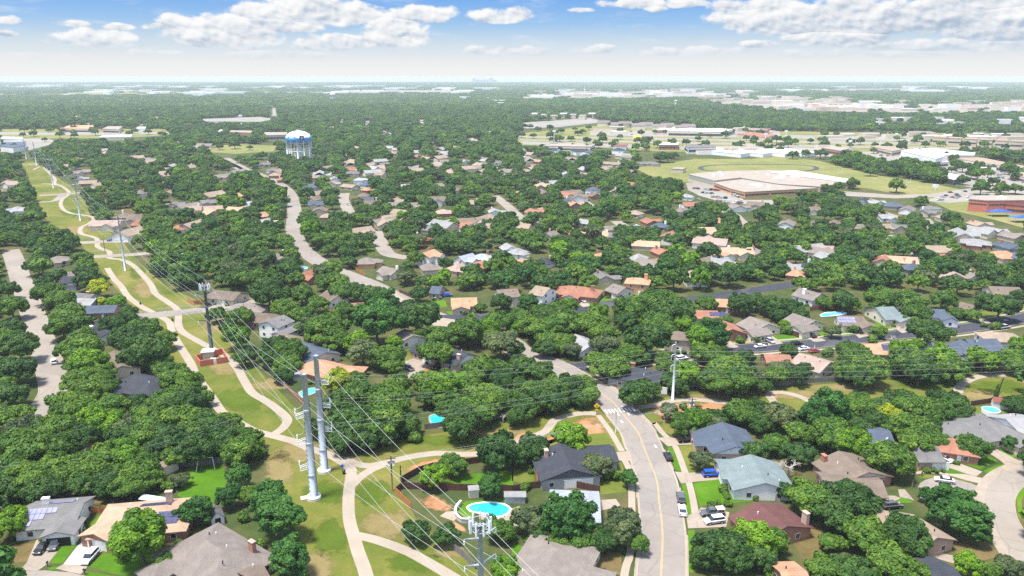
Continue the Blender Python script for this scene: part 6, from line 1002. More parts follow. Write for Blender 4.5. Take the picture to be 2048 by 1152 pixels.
q.tube([(0, 0, 0), (d.x * .12, d.y * .12 + 1, h)], .07, 6); q.build('post', M_WHITE, root); q = MB(); q.tube([(d.x, d.y, 0), (d.x * .85, d.y * .85 + 1, h)], .07, 6); q.build('post', M_WHITE, root); q = MB(); q.tube([(d.x * .12, d.y * .12 + 1, h), (d.x * .85, d.y * .85 + 1, h)], .07, 6); q.build('crossbar', M_WHITE, root)
def bin_(u, v, col, label, name='trash_bin'):
    b = G(u, v); root = thing(name, b, 0, label, 'bin'); q = MB(); q.tube([(0, 0, 0), (0, 0, 1.0)], [.34, .40], 10); q.build('body', col, root); q = MB(); q.lathe([(.42, 1.0), (.42, 1.08), (.2, 1.2)], 10); q.build('lid', M_BLACK, root)
bin_(688, 948, M_BLACK, 'black bin standing on the grass beside the trail bend'); bin_(345, 642, M_BLACK, 'small black bin between the two trails at the crossing'); bin_(281, 609, M_BLACK, 'small dark bin beside the left trail above the crossing')
b = G(685, 941); root = thing('notice_box', b, .3, 'blue dog waste box on a post at the trail bend', 'box'); q = MB(); q.tube([(0, 0, 0), (0, 0, 1.1)], .05, 6); q.build('post', M_STEELD, root); q = MB(); q.box((0, 0, 1.4), (.7, .4, .6)); q.build('box', CARC['blue'], root)
b = G(610, 997); q = MB(); q.box((0, 0, .15), (2.0, 1.6, .3), .4); o = q.build('concrete_pad', M_CONC); o.location = b; tag(o, 'flat gray vault lid in the grass at the foot of the nearer tall pole', 'vault lid')
for (u, v), nm in (((96, 1134), 'black mailbox at the curb between the two drives'), ((170, 1149), 'black mailbox at the curb right of the white drive'), ((1843, 953), 'black mailbox at the gray parking bay')):
    b = G(u, v); root = thing('mailbox', b, rng.uniform(0, 3), nm, 'mailbox', 'curbside mailboxes'); q = MB(); q.box((0, 0, .5), (.12, .12, 1.0)); q.build('post', M_BLACK, root); q = MB(); q.box((0, 0, 1.15), (.6, .28, .34)); q.build('box', M_BLACK, root)
# ---------------------------------------------------------------- vehicles
def car_parts(kind):
    """profile of half the side; returns (body, glass, roof) mesh builders and wheel data"""
    d = dict(sedan=(4.7, 1.84, [(-2.35, .35), (-2.33, .75), (-2.2, .95), (-1.5, 1.0), (1.0, .98), (2.1, .78), (2.33, .62), (2.35, .35)], (-1.75, -.95, .45, 1.15), 1.0, 1.45), suv=(4.85, 1.95, [(-2.42, .4), (-2.42, 1.0), (-2.3, 1.1), (1.0, 1.1), (2.15, .98), (2.4, .75), (2.42, .4)], (-2.3, -2.0, .5, 1.2), 1.1, 1.78), pickup=(5.7, 2.0, [(-2.85, .5), (-2.85, 1.08), (-.7, 1.1), (1.3, 1.12), (2.6, 1.02), (2.82, .8), (2.85, .5)], (-.75, -.55, .75, 1.45), 1.1, 1.88))[kind]
    return d
def make_car(kind, paint, cargo=False):
    L, W, prof, (g0, g1, g2, g3), zb, zt = car_parts(kind); hw = W / 2; body = MB(); n = len(prof)
    ys = [(-hw * .86, .0), (-hw, .06), (hw, .06), (hw * .86, 0)]; vs = []
    for y, dz in ys: vs += [(x * (1 if dz else .985), y, z - (0.0 if dz == 0 else .10) * (z > .6)) for x, z in prof]
    fs = [(r * n + i, r * n + i + 1, (r + 1) * n + i + 1, (r + 1) * n + i) for r in range(3) for i in range(n - 1)] + [(r * n, (r + 1) * n, (r + 1) * n + n - 1, r * n + n - 1) for r in range(3)] + [tuple(range(n - 1, -1, -1)), tuple(range(3 * n, 4 * n))]
    body.add(vs, fs); gl = MB(); wi, wt = hw * .88, hw * .72
    gl.add([(g0, -wi, zb - .05), (g3, -wi, zb - .08), (g3, wi, zb - .08), (g0, wi, zb - .05), (g1, -wt, zt - .04), (g2, -wt, zt - .04), (g2, wt, zt - .04), (g1, wt, zt - .04)], [(4, 5, 6, 7), (0, 1, 5, 4), (1, 2, 6, 5), (2, 3, 7, 6), (3, 0, 4, 7)])
    rf = MB(); rf.add([(g1 - .06, -wt - .02, zt - .04), (g2 + .08, -wt - .02, zt - .04), (g2 + .08, wt + .02, zt - .04), (g1 - .06, wt + .02, zt - .04), (g1 + .1, -wt * .9, zt + .03), (g2 - .1, -wt * .9, zt + .03), (g2 - .1, wt * .9, zt + .03), (g1 + .1, wt * .9, zt + .03)], [(4, 5, 6, 7), (0, 1, 5, 4), (1, 2, 6, 5), (2, 3, 7, 6), (3, 0, 4, 7)])
    bx = L * .30; out = [('body', body, paint), ('windows', gl, M_GLASS), ('roof', rf, paint)]
    wh = [(sx * bx + (.05 if sx > 0 else 0), sy * (hw - .1)) for sx in (-1, 1) for sy in (-1, 1)]
    return L, W, out, wh, cargo
CARP = {}
def car(u, v, kind, paint, toward=None, rot=None, label='', cargo=False, tiny=False, z=0.05):
    b = G(u, v, .8); b.z = z
    if toward: q2 = G(*toward, .8); rot = math.atan2(q2.y - b.y, q2.x - b.x)
    root = thing({'sedan': 'parked_car', 'suv': 'parked_car', 'pickup': 'pickup_truck'}[kind], b, rot, label, 'pickup truck' if kind == 'pickup' else 'car')
    key = (kind, paint)
    if key not in CARP:
        L, W, out, wh, _ = make_car(kind, CARC[paint]); M = []
        for nm, mb, m in out:
            me = bpy.data.meshes.new(nm); me.from_pydata(mb.v, [], mb.f); me.materials.append(m); me.update(); M.append((nm, me))
        ty = MB(); ty.tube([(0, -.11, 0), (0, .11, 0)], .36, 14); tm = bpy.data.meshes.new('tyre'); tm.from_pydata(ty.v, [], ty.f); tm.materials.append(M_RUB); rm = MB(); rm.tube([(0, -.13, 0), (0, .13, 0)], .22, 10); r2 = bpy.data.meshes.new('rim'); r2.from_pydata(rm.v, [], rm.f); r2.materials.append(M_ALU)
        lt = MB(); lt.box((0, 0, 0), (.12, .42, .18)); lm_ = bpy.data.meshes.new('headlight'); lm_.from_pydata(lt.v, [], lt.f); lm_.materials.append(M_LAMP); l2 = bpy.data.meshes.new('taillight'); l2.from_pydata(lt.v, [], lt.f); l2.materials.append(M_RED)
        CARP[key] = (L, W, M, wh, tm, r2, lm_, l2)
    L, W, M, wh, tm, r2, hm, tl = CARP[key]
    def ob(nm, me, par, loc=(0, 0, 0)): o = bpy.data.objects.new(nm, me); COL.objects.link(o); o.parent = par; o.location = loc; return o
    for nm, me in M: ob(nm, me, root)
    if not tiny:
        for x, y in wh: w_ = ob('wheel', tm, root, (x, y, .36)); ob('rim', r2, w_)
        for s in (-1, 1): ob('headlight', hm, root, (L / 2 - .12, s * W * .33, .72)); ob('taillight', tl, root, (-L / 2 + .06, s * W * .36, .82))
    if kind == 'pickup':
        q = MB(); q.box((-1.85, 0, 1.115), (1.8, W * .76, .03)); q.build('bed', M_BLACK, root)
        if cargo: q = MB(); q.box((-1.9, 0, 1.75), (1.9, 1.6, .08)); [q.box((-1.9 + sx * .85, sy * .75, 1.4), (.08, .08, .7)) for sx in (-1, 1) for sy in (-1, 1)]; q.build('rack', M_WHITE, root); q = MB(); q.box((-1.9, .2, 1.35), (1.4, .9, .4)); q.build('cargo', FEN['orange'], root)
    return root
car(*A_(330, 920), 'sedan', 'black', A_(280, 975), label='black sedan on the brown drive of the tiered solar house'); car(*A_(440, 890), 'suv', 'gray', A_(395, 950), label='dark gray utility vehicle nearest the black garage door'); car(*A_(710, 995), 'suv', 'white', A_(640, 1070), label='white utility vehicle on the white concrete drive')
car(*C_(1385, 72), 'pickup', 'black', C_(1470, 65), label='black pickup truck parked at the slate roof house'); car(*C_(1232, 200), 'sedan', 'black', C_(1205, 150), label='black car parked at the curb facing the crosswalk'); car(*C_(1577, 342), 'suv', 'blue', C_(1660, 338), label='bright blue utility vehicle on the drive of the teal roof house')
car(*C_(1333, 525), 'suv', 'gray', C_(1322, 470), label='dark gray utility vehicle parked at the curb behind the white one'); car(*C_(1345, 625), 'sedan', 'white', C_(1335, 570), label='white car parked at the curb behind the dark one'); car(*C_(1580, 648), 'pickup', 'gray', C_(1490, 655), label='dark pickup truck with a loaded white rack on the shared drive', cargo=True); car(*C_(1597, 708), 'suv', 'white', C_(1520, 718), label='white utility vehicle next to the loaded pickup')
car(*C_(715, 1140), 'suv', 'black', C_(800, 1150), label='black vehicle at the bottom edge beside the gray brown roof'); car(*D_(1395, 215), 'sedan', 'white', D_(1460, 245), label='white sports car on the curved drive above the gray street'); car(*D_(1395, 388), 'sedan', 'white', D_(1330, 378), label='white sedan parked in the gray parking bay'); car(*D_(810, 488), 'sedan', 'black', D_(850, 495), label='dark car at the corner of the long brown roof house'); car(*D_(980, 590), 'suv', 'gray', D_(1030, 585), label='dark vehicle behind the tan roof')
car(*E_(425, 600), 'suv', 'white', E_(420, 560), label='white vehicle parked on the shady left street'); car(*F_(1200, 650), 'pickup', 'silver', F_(1160, 630), label='silver pickup parked in the short side street'); car(*F_(1310, 700), 'sedan', 'white', F_(1360, 690), label='white car pulling out of the short side street'); car(*F_(1430, 640), 'suv', 'black', F_(1400, 660), label='dark vehicle at the garage of the charcoal roof')
car(*G_(560, 118), 'sedan', 'white', G_(540, 105), label='white car in front of the red brown roof garage'); car(*G_(820, 92), 'suv', 'silver', G_(800, 80), label='silver vehicle in front of the house with arches'); car(*G_(855, 82), 'sedan', 'black', G_(840, 70), label='dark car right of the silver vehicle'); car(*G_(515, 560), 'suv', 'black', G_(540, 575), label='black vehicle in front of the white house by the middle road'); car(*G_(1960, 478), 'sedan', 'white', G_(2010, 472), label='white car parked along the dark street'); car(*G_(1340, 575), 'suv', 'white', G_(1370, 570), label='white vehicle parked behind the slim white pole'); car(*G_(1665, 460), 'sedan', 'black', G_(1690, 450), label='black car in the drive by the bright maples')
car(*H_(15, 438), 'suv', 'silver', H_(40, 450), label='silver vehicle in the drive of the big gray brown roof'); car(*H_(345, 393), 'sedan', 'black', H_(320, 380), label='black car in the drive beside the brown garage'); car(*H_(225, 458), 'suv', 'black', H_(270, 452), label='dark blue vehicle driving on the dark street'); car(*H_(285, 497), 'sedan', 'white', H_(330, 490), label='white car parked above the pale pinkish roof'); car(*H_(365, 515), 'sedan', 'red', H_(400, 508), label='red car right of the white car on the dark street'); car(*H_(722, 362), 'suv', 'black', H_(700, 350), label='black vehicle in the shade beside the solar roof'); car(*H_(1865, 330), 'pickup', 'silver', H_(1900, 325), label='gray truck near the far end of the dark street'); car(*H_(810, 488), 'sedan', 'white', H_(840, 500), label='white car left of the small orange roof')
car(*F_(1510, 78), 'suv', 'blue', F_(1540, 75), label='blue car beside the small slate roof'); car(*F_(1425, 95), 'sedan', 'white', F_(1450, 92), label='white car below the small slate roof')
car(*t3(0, 280, 875, 787), 'sedan', 'blue', t3(0, 280, 920, 783), label='dark blue car on the double street crossing up the belt'); car(*t3(1024, 280, 1730, 612), 'pickup', 'white', t3(1024, 280, 1760, 630), label='white truck parked on the far right cul de sac', tiny=True); car(*t3(1024, 280, 875, 690), 'sedan', 'silver', t3(1024, 280, 900, 705), label='silver car in the short middle street', tiny=True)
for u, v, c, nm in ((*t3(512, 280, 835, 838), 'black', 'dark car beside the round tree on the upper middle street'), (*t3(512, 280, 770, 490), 'white', 'white car on the upper left housing street'), (*t3(512, 280, 730, 505), 'silver', 'gray car on the upper left housing street'), (*t3(1024, 280, 985, 675), 'white', 'white car by the red brown roof in the middle'), (*t3(1024, 280, 710, 525), 'black', 'dark car at the end of the upper middle street'), (*t3(1536, 280, 1375, 715), 'red', 'red car on the far right curve'), (*t3(1536, 280, 1380, 735), 'white', 'white car on the far right curve'), (*t3(1536, 280, 1555, 403), 'black', 'dark car on the street by the goal posts'), (*t3(1536, 280, 1440, 410), 'black', 'second dark car on the street by the goal posts')):
    car(u, v, 'sedan', c, rot=rng.uniform(0, 6), label=nm, tiny=True)
# ---------------------------------------------------------------- larger buildings
OPEN = [px for _, px, _, _ in far_sheets] + [trk] + [[(537, 199), (554, 199), (561, 234), (536, 234)]]
def flat_building(px, h, roof, wall, label, lm=None, name='building', cat='building', strip=None, parapet=.5, units=0):
    P = [G(u, v, h) for u, v in px]; c = sum(P, Vector()) / len(P); root = thing(name, (c.x, c.y, 0), 0, label, cat); L_ = [(p.x - c.x, p.y - c.y) for p in P]
    q = MB(); q.poly(L_, 0, h); q.build('wall', wall, root); q = MB(); big = [(x * (1 + .4 / math.hypot(x, y)), y * (1 + .4 / math.hypot(x, y))) for x, y in L_]; q.poly(big, h + .01, h + parapet); rf = q.build('roof', roof, root)
    r = random.Random(len(px) + int(px[0][0]))
    for _ in range(units):
        t = [r.random() for _ in L_]; s = sum(t); x = sum(a * p[0] for a, p in zip(t, L_)) / s; y = sum(a * p[1] for a, p in zip(t, L_)) / s; q = MB(); q.box((x, y, h + parapet + .7), (2.6, 2, 1.4)); q.build('rooftop_unit', M_WHITE, rf)
    if strip:
        n = len(L_)
        for i in range(n):
            a, b = Vector((*L_[i], 0)), Vector((*L_[(i + 1) % n], 0)); d = b - a; m = (a + b) / 2
            if d.length < 6: continue
            out = Vector((d.y, -d.x, 0)).normalized();
            if out.dot(m) < 0: out = -out
            if out.y > .3: continue
            q = MB(); q.box((m.x + out.x * .03, m.y + out.y * .03, h * strip[0]), (d.length * .94, .16, h * strip[1]), math.atan2(d.y, d.x)); q.build('window_band', strip[2], root)
    OPEN.append([(u, v + 1) for u, v in px] if h < 4 else px)
    lo = [PX((p.x, p.y, 0))[:2] for p in P]; OPEN.append(lo)
    if lm: LM.append((lm, PX((c.x, c.y, 0))[:2]))
    return root
RT = pmat('flat_roof_tan', (.305, .262, .22), .9, .12, .15); RWH = pmat('flat_roof_white', (.60, .60, .59), .8, .06, .15); RBR = pmat('flat_roof_brown', (.30, .23, .17), .9, .12, .2); RGR = pmat('flat_roof_gray', (.30, .29, .28), .9, .1, .2); ROR = pmat('flat_roof_orange', (.55, .27, .15), .9, .1, .2); WGN = pmat('wall_greengray', (.30, .33, .28), .9, .08)
M_STRIP = pmat('shade_opening', (.06, .06, .065), .5, .1)
flat_building([(1377, 349), (1440, 343), (1480, 356), (1428, 362)], 6.5, RT, WALL['beige'], 'tan gymnasium block of the school with a green gray upper band', 'the school gymnasium', 'school_block', 'school', (.68, .45, WGN), units=4)
flat_building([(1442, 343.5), (1536, 341), (1592, 343), (1690, 366), (1640, 374), (1560, 369), (1484, 357)], 4.6, RT, WALL['beige'], 'wide tan main block of the school with rooftop units', 'the school main block', 'school_block', 'school', (.5, .25, M_STRIP), units=14)
flat_building([(1428, 366), (1482, 359), (1560, 371), (1636, 377), (1540, 382), (1490, 385), (1462, 378)], 4.8, RT, WALL['orange'], 'front classroom block of the school facing the car park', None, 'school_block', 'school', (.5, .25, M_STRIP), units=8)
flat_building([(1540, 345), (1590, 341.5), (1714, 362), (1698, 366)], 5.4, RWH, RBR, 'long white roofed wing of the school', 'the white school wing', 'school_block', 'school', (.6, .3, M_STRIP))
flat_building([(1342, 338), (1350, 335.5), (1372, 336), (1366, 339)], 4, RT, WALL['beige'], 'small tan field house on the school field', None, 'field_house')
flat_building([(1938, 399), (1956, 392), (2080, 392), (2080, 401), (1976, 402)], 9, RT, brickmat('brick_bright', (.50, .13, .085), (.56, .17, .12), (.45, .3, .25)), 'red brick school block at the right edge', 'the red brick school', 'school_block', 'school', (.68, .10, M_STRIP), units=3)
flat_building([(2012, 410), (2030, 401), (2090, 398), (2090, 416)], 6, MATS['roof_maroon'], MATS['brick_bright'], 'maroon roofed school wing with a white entrance arch', None, 'school_block', 'school', (.4, .3, M_STRIP))
for (u, v), nm in (((1998, 432), 'blue shade canopy over the playground, left one'), ((2044, 444), 'blue shade canopy cut by the right edge')):
    b = G(u, v); root = thing('shade_canopy', b, 0, nm, 'canopy'); q = MB(); q.add([(-8, -4, 3.6), (8, -4, 3.6), (8, 4, 3.6), (-8, 4, 3.6), (0, 0, 5.2), (-8, -4, 3.5), (8, -4, 3.5), (8, 4, 3.5), (-8, 4, 3.5)], [(0, 1, 4), (1, 2, 4), (2, 3, 4), (3, 0, 4), (5, 8, 7, 6), (0, 5, 6, 1), (1, 6, 7, 2), (2, 7, 8, 3), (3, 8, 5, 0)]); q.build('fabric', CARC['blue'], root)
    for sx in (-1, 1):
        for sy in (-1, 1): q = MB(); q.tube([(sx * 7.7, sy * 3.7, 0), (sx * 7.7, sy * 3.7, 3.55)], .12, 6); q.build('post', M_STEEL, root)
for (u, v), nm in (((1680, 350), 'white goal post at the near end of the track field'), ((1816, 371), 'white goal post on the right school field')):
    b = G(u, v); root = thing('goal_post', b, .5, nm, 'goal post'); q = MB(); q.tube([(-3, 0, 0), (-3, 0, 7)], .12, 5); q.build('upright', M_WHITE, root); q = MB(); q.tube([(3, 0, 0), (3, 0, 7)], .12, 5); q.build('upright', M_WHITE, root); q = MB(); q.tube([(-3, 0, 3), (3, 0, 3)], .12, 5); q.build('crossbar', M_WHITE, root)
# shops
flat_building([(1802, 302), (1832, 298), (1892, 312), (1872, 318)], 11, RWH, WALL['white'], 'white department store with arched entrances', 'the white department store', 'shop', 'shop', (.3, .3, M_STRIP))
flat_building([(1741, 293), (1768, 290), (1806, 299), (1784, 303)], 6, RBR, WALL['beige'], 'brown roofed shop row left of the white department store', None, 'shop', 'shop', (.4, .3, M_STRIP))
flat_building([(1830, 298), (1860, 297), (1950, 306), (1948, 311), (1895, 311)], 8, RWH, WALL['cream'], 'pale roofed big store behind the white department store', None, 'shop', 'shop', units=4)
flat_building([(1914, 318), (1960, 315), (2050, 333), (2040, 338)], 6, RBR, WALL['cream'], 'long brown roofed shop row at the right', 'the long brown shop row', 'shop', 'shop', (.35, .4, M_STRIP))
flat_building([(1844, 322), (1880, 319), (1898, 324), (1866, 327)], 5, RWH, WALL['white'], 'small white shop in the middle of the big car park', None, 'shop', 'shop', (.4, .4, M_STRIP))
flat_building([(1872, 351), (1900, 347), (1932, 355), (1908, 360)], 5, RWH, WALL['darkgray'], 'white roofed filling station at the end of the tree line', None, 'shop', 'shop', (.45, .5, M_STRIP))
flat_building([(1940, 334), (1960, 331), (1978, 335), (1956, 338)], 5, RWH, BRK, 'small shop with a red front in the right car park', None, 'shop', 'shop', (.4, .3, M_STRIP))
flat_building([(2020, 348), (2060, 344), (2090, 352), (2060, 358)], 5, RBR, WALL['cream'], 'brown roofed shop at the right edge beyond the road', None, 'shop', 'shop', (.4, .4, M_STRIP))
flat_building([(1644, 296), (1664, 292), (1698, 298), (1680, 302)], 6, RT, BRK, 'red brick shop beside the storage sheds', None, 'shop', 'shop', (.4, .3, M_STRIP))
for k in range(4):
    flat_building([(1422 + 44 * k, 302.5 - .5 * k), (1438 + 44 * k, 300.5 - .5 * k), (1500 + 44 * k, 306 - .3 * k), (1482 + 44 * k, 308.5 - .3 * k)], 4.5, RWH, WALL['white'], ('first', 'second', 'third', 'fourth')[k] + ' long white storage shed from the left', None, 'storage_shed', 'shed')
flat_building([(1371, 292), (1384, 289), (1432, 291), (1430, 295), (1376, 296)], 8, MATS['roof_gray'], WALL['white'], 'white two storey office with a gray roof by the storage sheds', None, 'office', 'office', (.5, .4, M_STRIP))
flat_building([(1318, 290), (1326, 286), (1358, 285), (1356, 290)], 7, RWH, BRK, 'white roofed brick building left of the gray roofed office', None, 'shop', 'shop', (.5, .3, M_STRIP))
flat_building([(1086, 292), (1110, 288), (1190, 290), (1180, 294)], 6, RT, WALL['cream'], 'long tan church building at the edge of the houses', None, 'church', 'church', (.4, .3, M_STRIP))
flat_building([(1226, 292), (1240, 288), (1256, 288), (1252, 292)], 6, MATS['roof_red'], WALL['white'], 'white shop with a reddish roof on the frontage road', None, 'shop', 'shop')
flat_building([(1334, 262), (1360, 257), (1470, 257), (1450, 264)], 9, RWH, WALL['cream'], 'long cream store across the highway', 'the cream store across the highway', 'shop', 'shop', (.4, .4, M_STRIP))
flat_building([(1266, 272), (1280, 270), (1284, 274), (1268, 276)], 6, pmat('yellow_roof', (.75, .5, .05), .7, .06), WALL['yellow'], 'small bright yellow restaurant by the highway', None, 'shop', 'shop')
flat_building([(1474, 268), (1500, 264), (1552, 270), (1530, 276)], 6, MATS['roof_redbrown'], WALL['beige'], 'reddish roofed shop row across the highway', None, 'shop', 'shop')
flat_building([(120, 257), (140, 251), (186, 251), (188, 258)], 7, ROR, WALL['cream'], 'orange roofed hall across the left highway', 'the orange roofed hall', 'hall', 'building', (.4, .4, M_STRIP))
flat_building([(205, 258), (215, 253), (245, 253), (238, 259)], 7, RT, WALL['beige'], 'tan building right of the orange roofed hall', None, 'shop', 'shop', (.4, .4, M_STRIP)); flat_building([(272, 257), (276, 254), (292, 254), (290, 257)], 6, RWH, WALL['white'], 'small white building by the left highway', None, 'shop', 'shop')
flat_building([(198, 275), (206, 271), (264, 270), (262, 274)], 5, RWH, WALL['cream'], 'low white shop at the foot of the left highway', None, 'shop', 'shop'); flat_building([(0, 292), (8, 285), (52, 284), (50, 291), (26, 296)], 7, MATS['roof_blue'], WALL['white'], 'white and slate warehouse at the far left', None, 'warehouse', 'warehouse'); flat_building([(0, 278), (4, 274), (46, 275), (44, 279)], 6, RWH, WALL['white'], 'long white store behind the slate warehouse', None, 'shop', 'shop')
flat_building([(526, 271), (530, 265), (574, 265), (574, 270)], 9, RT, WALL['beige'], 'tan block just left of the water tower', None, 'building', 'building', (.5, .35, M_STRIP))
flat_building([(428, 263), (434, 260), (448, 260), (446, 264)], 5, RWH, BRK, 'white shop with a red front left of the tan block', None, 'shop', 'shop'); flat_building([(452, 264), (456, 261), (512, 262), (508, 266)], 5, RT, BRK, 'low red brick row left of the water tower', None, 'shop', 'shop')
for k in range(6):
    u = 1866 + 31 * k; v = 275 + 1.6 * k
    flat_building([(u, v), (u + 3, v - 2.5), (u + 28, v - 1.5), (u + 26, v + 1)], 11, RBR, WALL['beige'], ('leftmost', 'second from the left', 'third from the left', 'fourth from the left', 'fifth from the left', 'rightmost')[k] + ' of the tan apartment blocks across the highway', None, 'apartment_block', 'apartment', (.5, .2, M_STRIP))
for k in range(9):
    u, v = 1208 + 21 * k + (6 if k % 2 else 0), 244 + (3 if k % 2 else 0) + .9 * k; p = G(u, v, 9); root = thing('apartment_block', (p.x, p.y, 0), R(rng.uniform(-20, 20)), None, 'apartment', 'gray roofed apartment blocks'); q = MB(); g2 = GB(); r2 = MB(); block_walls(q, g2, 0, 0, 26, 16, 0, 8, 4, 'gable'); roof_add(r2, 0, 0, 26, 16, 0, 8, 4, 'gable'); q.build('wall', WALL['cream'], root); g2.build('gable', WALL['cream'], root); r2.build('roof', MATS['roof_taupe'], root)
    root['label'] = 'gray roofed apartment block in the cluster beyond the cream store'
    OPEN.append([(u - 12, v - 4), (u + 12, v - 4), (u + 12, v + 5), (u - 12, v + 5)])
for k in range(7):
    u, v = 1062 + 19 * k, 228 + (k % 3) * 2; w = 16; flat_building([(u, v), (u + 3, v - 2), (u + w, v - 2), (u + w - 3, v)], 9, [RWH, RGR, RT][k % 3], WALL['cream'], ('first', 'second', 'third', 'fourth', 'fifth', 'sixth', 'seventh')[k] + ' from the left in the pale block row beyond the highway fields', None, 'building', 'building')
# far scattered buildings
FARB = MB(); far_mesh = {}
def far_mesh_get(roof, wall):
    if (roof, wall) not in far_mesh:
        q = MB(); q.box((0, 0, .5), (1, 1, 1)); me = bpy.data.meshes.new('building'); me.from_pydata(q.v, [], q.f); me.materials.append(wall); me.materials.append(roof); me.polygons[1].material_index = 1; me.update(); far_mesh[(roof, wall)] = me
    return far_mesh[(roof, wall)]
fr = random.Random(21)
BELTS = [(0, 480, 171, 176, 18, (90, 260), (8, 14), 'wide white warehouse in the hazy belt on the left horizon', 'warehouse', [RWH], [WALL['white'], WALL['cream']]), (180, 470, 179, 188, 14, (70, 200), (8, 14), 'white industrial building on the pale land at left', 'warehouse', [RWH, RWH, RT], [WALL['white']]), (500, 980, 172, 181, 26, (70, 220), (8, 13), 'white warehouse in the hazy belt under the central clouds', 'warehouse', [RWH], [WALL['white'], WALL['cream']]),
    (520, 960, 183, 187, 8, (60, 160), (8, 12), 'long white shed just below the central warehouse belt', 'warehouse', [RWH], [WALL['white']]), (1040, 1500, 180, 194, 50, (35, 120), (7, 16), 'pale town building in the hazy belt right of centre', 'building', [RWH, RWH, RT, RGR], [WALL['white'], WALL['cream'], WALL['beige']]), (1400, 1620, 194, 208, 34, (25, 70), (6, 14), 'pale office building among the trees right of centre', 'building', [RWH, RT, RT], [WALL['cream'], WALL['beige']]),
    (1560, 2060, 203, 222, 60, (25, 75), (6, 13), 'tan commercial building in the right hand business belt', 'building', [RWH, RT, RT, ROR, RGR], [WALL['cream'], WALL['beige'], WALL['white']]), (1640, 1700, 196, 203, 8, (30, 60), (8, 12), 'reddish roofed building at the near side of the right haze', 'building', [MATS['roof_redbrown'], RT], [WALL['cream']]), (1500, 2060, 174, 184, 16, (80, 260), (8, 12), 'white warehouse in the right hand haze', 'warehouse', [RWH], [WALL['white']]),
    (1190, 1560, 258, 267, 16, (18, 42), (4, 7), 'small shop along the highway across the field', 'shop', [RWH, RT, RGR], [WALL['cream'], WALL['beige'], WALL['brick']]), (1320, 1700, 296, 308, 14, (20, 48), (4, 7), 'small shop on the near side of the highway', 'shop', [RWH, RT, RBR], [WALL['cream'], WALL['white']]), (1570, 2060, 272, 283, 22, (18, 44), (4, 8), 'small commercial building beyond the right hand highway', 'shop', [RWH, RT, RGR], [WALL['cream'], WALL['beige']]), (1740, 2060, 240, 254, 14, (18, 40), (6, 10), 'pale store among the trees at far right', 'shop', [RWH, RT], [WALL['white'], WALL['cream']]), (880, 1030, 190, 226, 6, (24, 60), (6, 9), 'small white building in the central far woods', 'building', [RWH, RT], [WALL['white']]), (120, 540, 186, 192, 8, (30, 70), (6, 9), 'small white building at the edge of the left far woods', 'building', [RWH], [WALL['white']])]
for u0, u1, v0, v1, n, (a, b), (h0, h1), lab, nm, rs, ws in BELTS:
    for _ in range(n):
        u, v = fr.uniform(u0, u1), fr.uniform(v0, v1); p = G(u, v); o = bpy.data.objects.new(nm, far_mesh_get(fr.choice(rs), fr.choice(ws))); COL.objects.link(o); o.location = p; w = fr.uniform(a, b); o.scale = (w, w * fr.uniform(.35, .8), fr.uniform(h0, h1)); o.rotation_euler = (0, 0, fr.uniform(-.25, .25)); tag(o, lab, nm, lab + ' group')
        pu = w / 2 * FPX / PX(p)[2]; OPEN.append([(u - pu, v - 1.5), (u + pu, v - 1.5), (u + pu, v + 1.8), (u - pu, v + 1.8)])
for k in range(7):
    p = G(948 + 7 * k, 164.2); o = bpy.data.objects.new('skyline_tower', far_mesh_get(RGR, WALL['gray'])); COL.objects.link(o); o.location = p; o.scale = (60, 40, fr.uniform(30, 85)); tag(o, 'faint city tower on the horizon under the central clouds', 'tower', 'faint city towers on the horizon')
# distant house roofs in the woods
PARKPX = [(36, 318), (70, 320), (104, 345), (150, 372), (176, 400), (195, 440), (222, 460), (258, 480), (285, 520), (345, 570), (400, 600), (400, 640), (262, 620), (206, 556), (168, 512), (140, 470), (85, 445), (62, 392), (40, 340)]
def inside1(u, v, poly):
    c = False; n = len(poly)
    for i in range(n):
        (x1, y1), (x2, y2) = poly[i], poly[(i + 1) % n]
        if (y1 > v) != (y2 > v) and u < (x2 - x1) * (v - y1) / (y2 - y1) + x1: c = not c
    return c
FH = []; LEFT_OVER = []; N_HOUSE = [len([o for o in SC.objects if o.name.split('.')[0] == 'house' and o.parent is None])]
def small_house(u, v, rc, wc, lab, grp, sc=1.0):
    p = G(u, v, 3)
    if any(inside1(u, v + dv, q_) for q_ in (PARKPX, *OPEN) for dv in (-2, 2)) or min((p.x - q_.x) ** 2 + (p.y - q_.y) ** 2 for q_ in ROADC) < 170: return
    FH.append((u, v, sc))
    if N_HOUSE[0] >= 296: LEFT_OVER.append((p, fr.uniform(0, 3.1), rc, sc)); return
    N_HOUSE[0] += 1
    o = thing('house', (p.x, p.y, 0), fr.uniform(0, 3.1), lab, 'house', grp); key = ('h', rc, wc)
    if key not in far_mesh:
        wb, gb, rb_ = MB(), GB(), MB(); block_walls(wb, gb, 0, 0, 17, 10, 0, 3, 2.4, 'gable'); roof_add(rb_, 0, 0, 17, 10, 0, 3, 2.4, 'gable'); block_walls(wb, gb, 3, -5, 8, 7, math.pi / 2, 3, 1.8, 'gable'); roof_add(rb_, 3, -5, 8, 7, math.pi / 2, 3, 1.8, 'gable'); wb.v += []; M = []
        for nm, mb, m in (('wall', wb, WALL[wc]), *[('gable', g_, WALL[wc]) for g_ in gb.m], ('roof', rb_, MATS['roof_' + rc])): me = bpy.data.meshes.new(nm); me.from_pydata(mb.v, [], mb.f); me.materials.append(m); me.update(); M.append((nm, me))
        far_mesh[key] = M
    for nm, me in far_mesh[key]: c = bpy.data.objects.new(nm, me); COL.objects.link(c); c.parent = o
    o.scale = (sc, sc, sc); return o
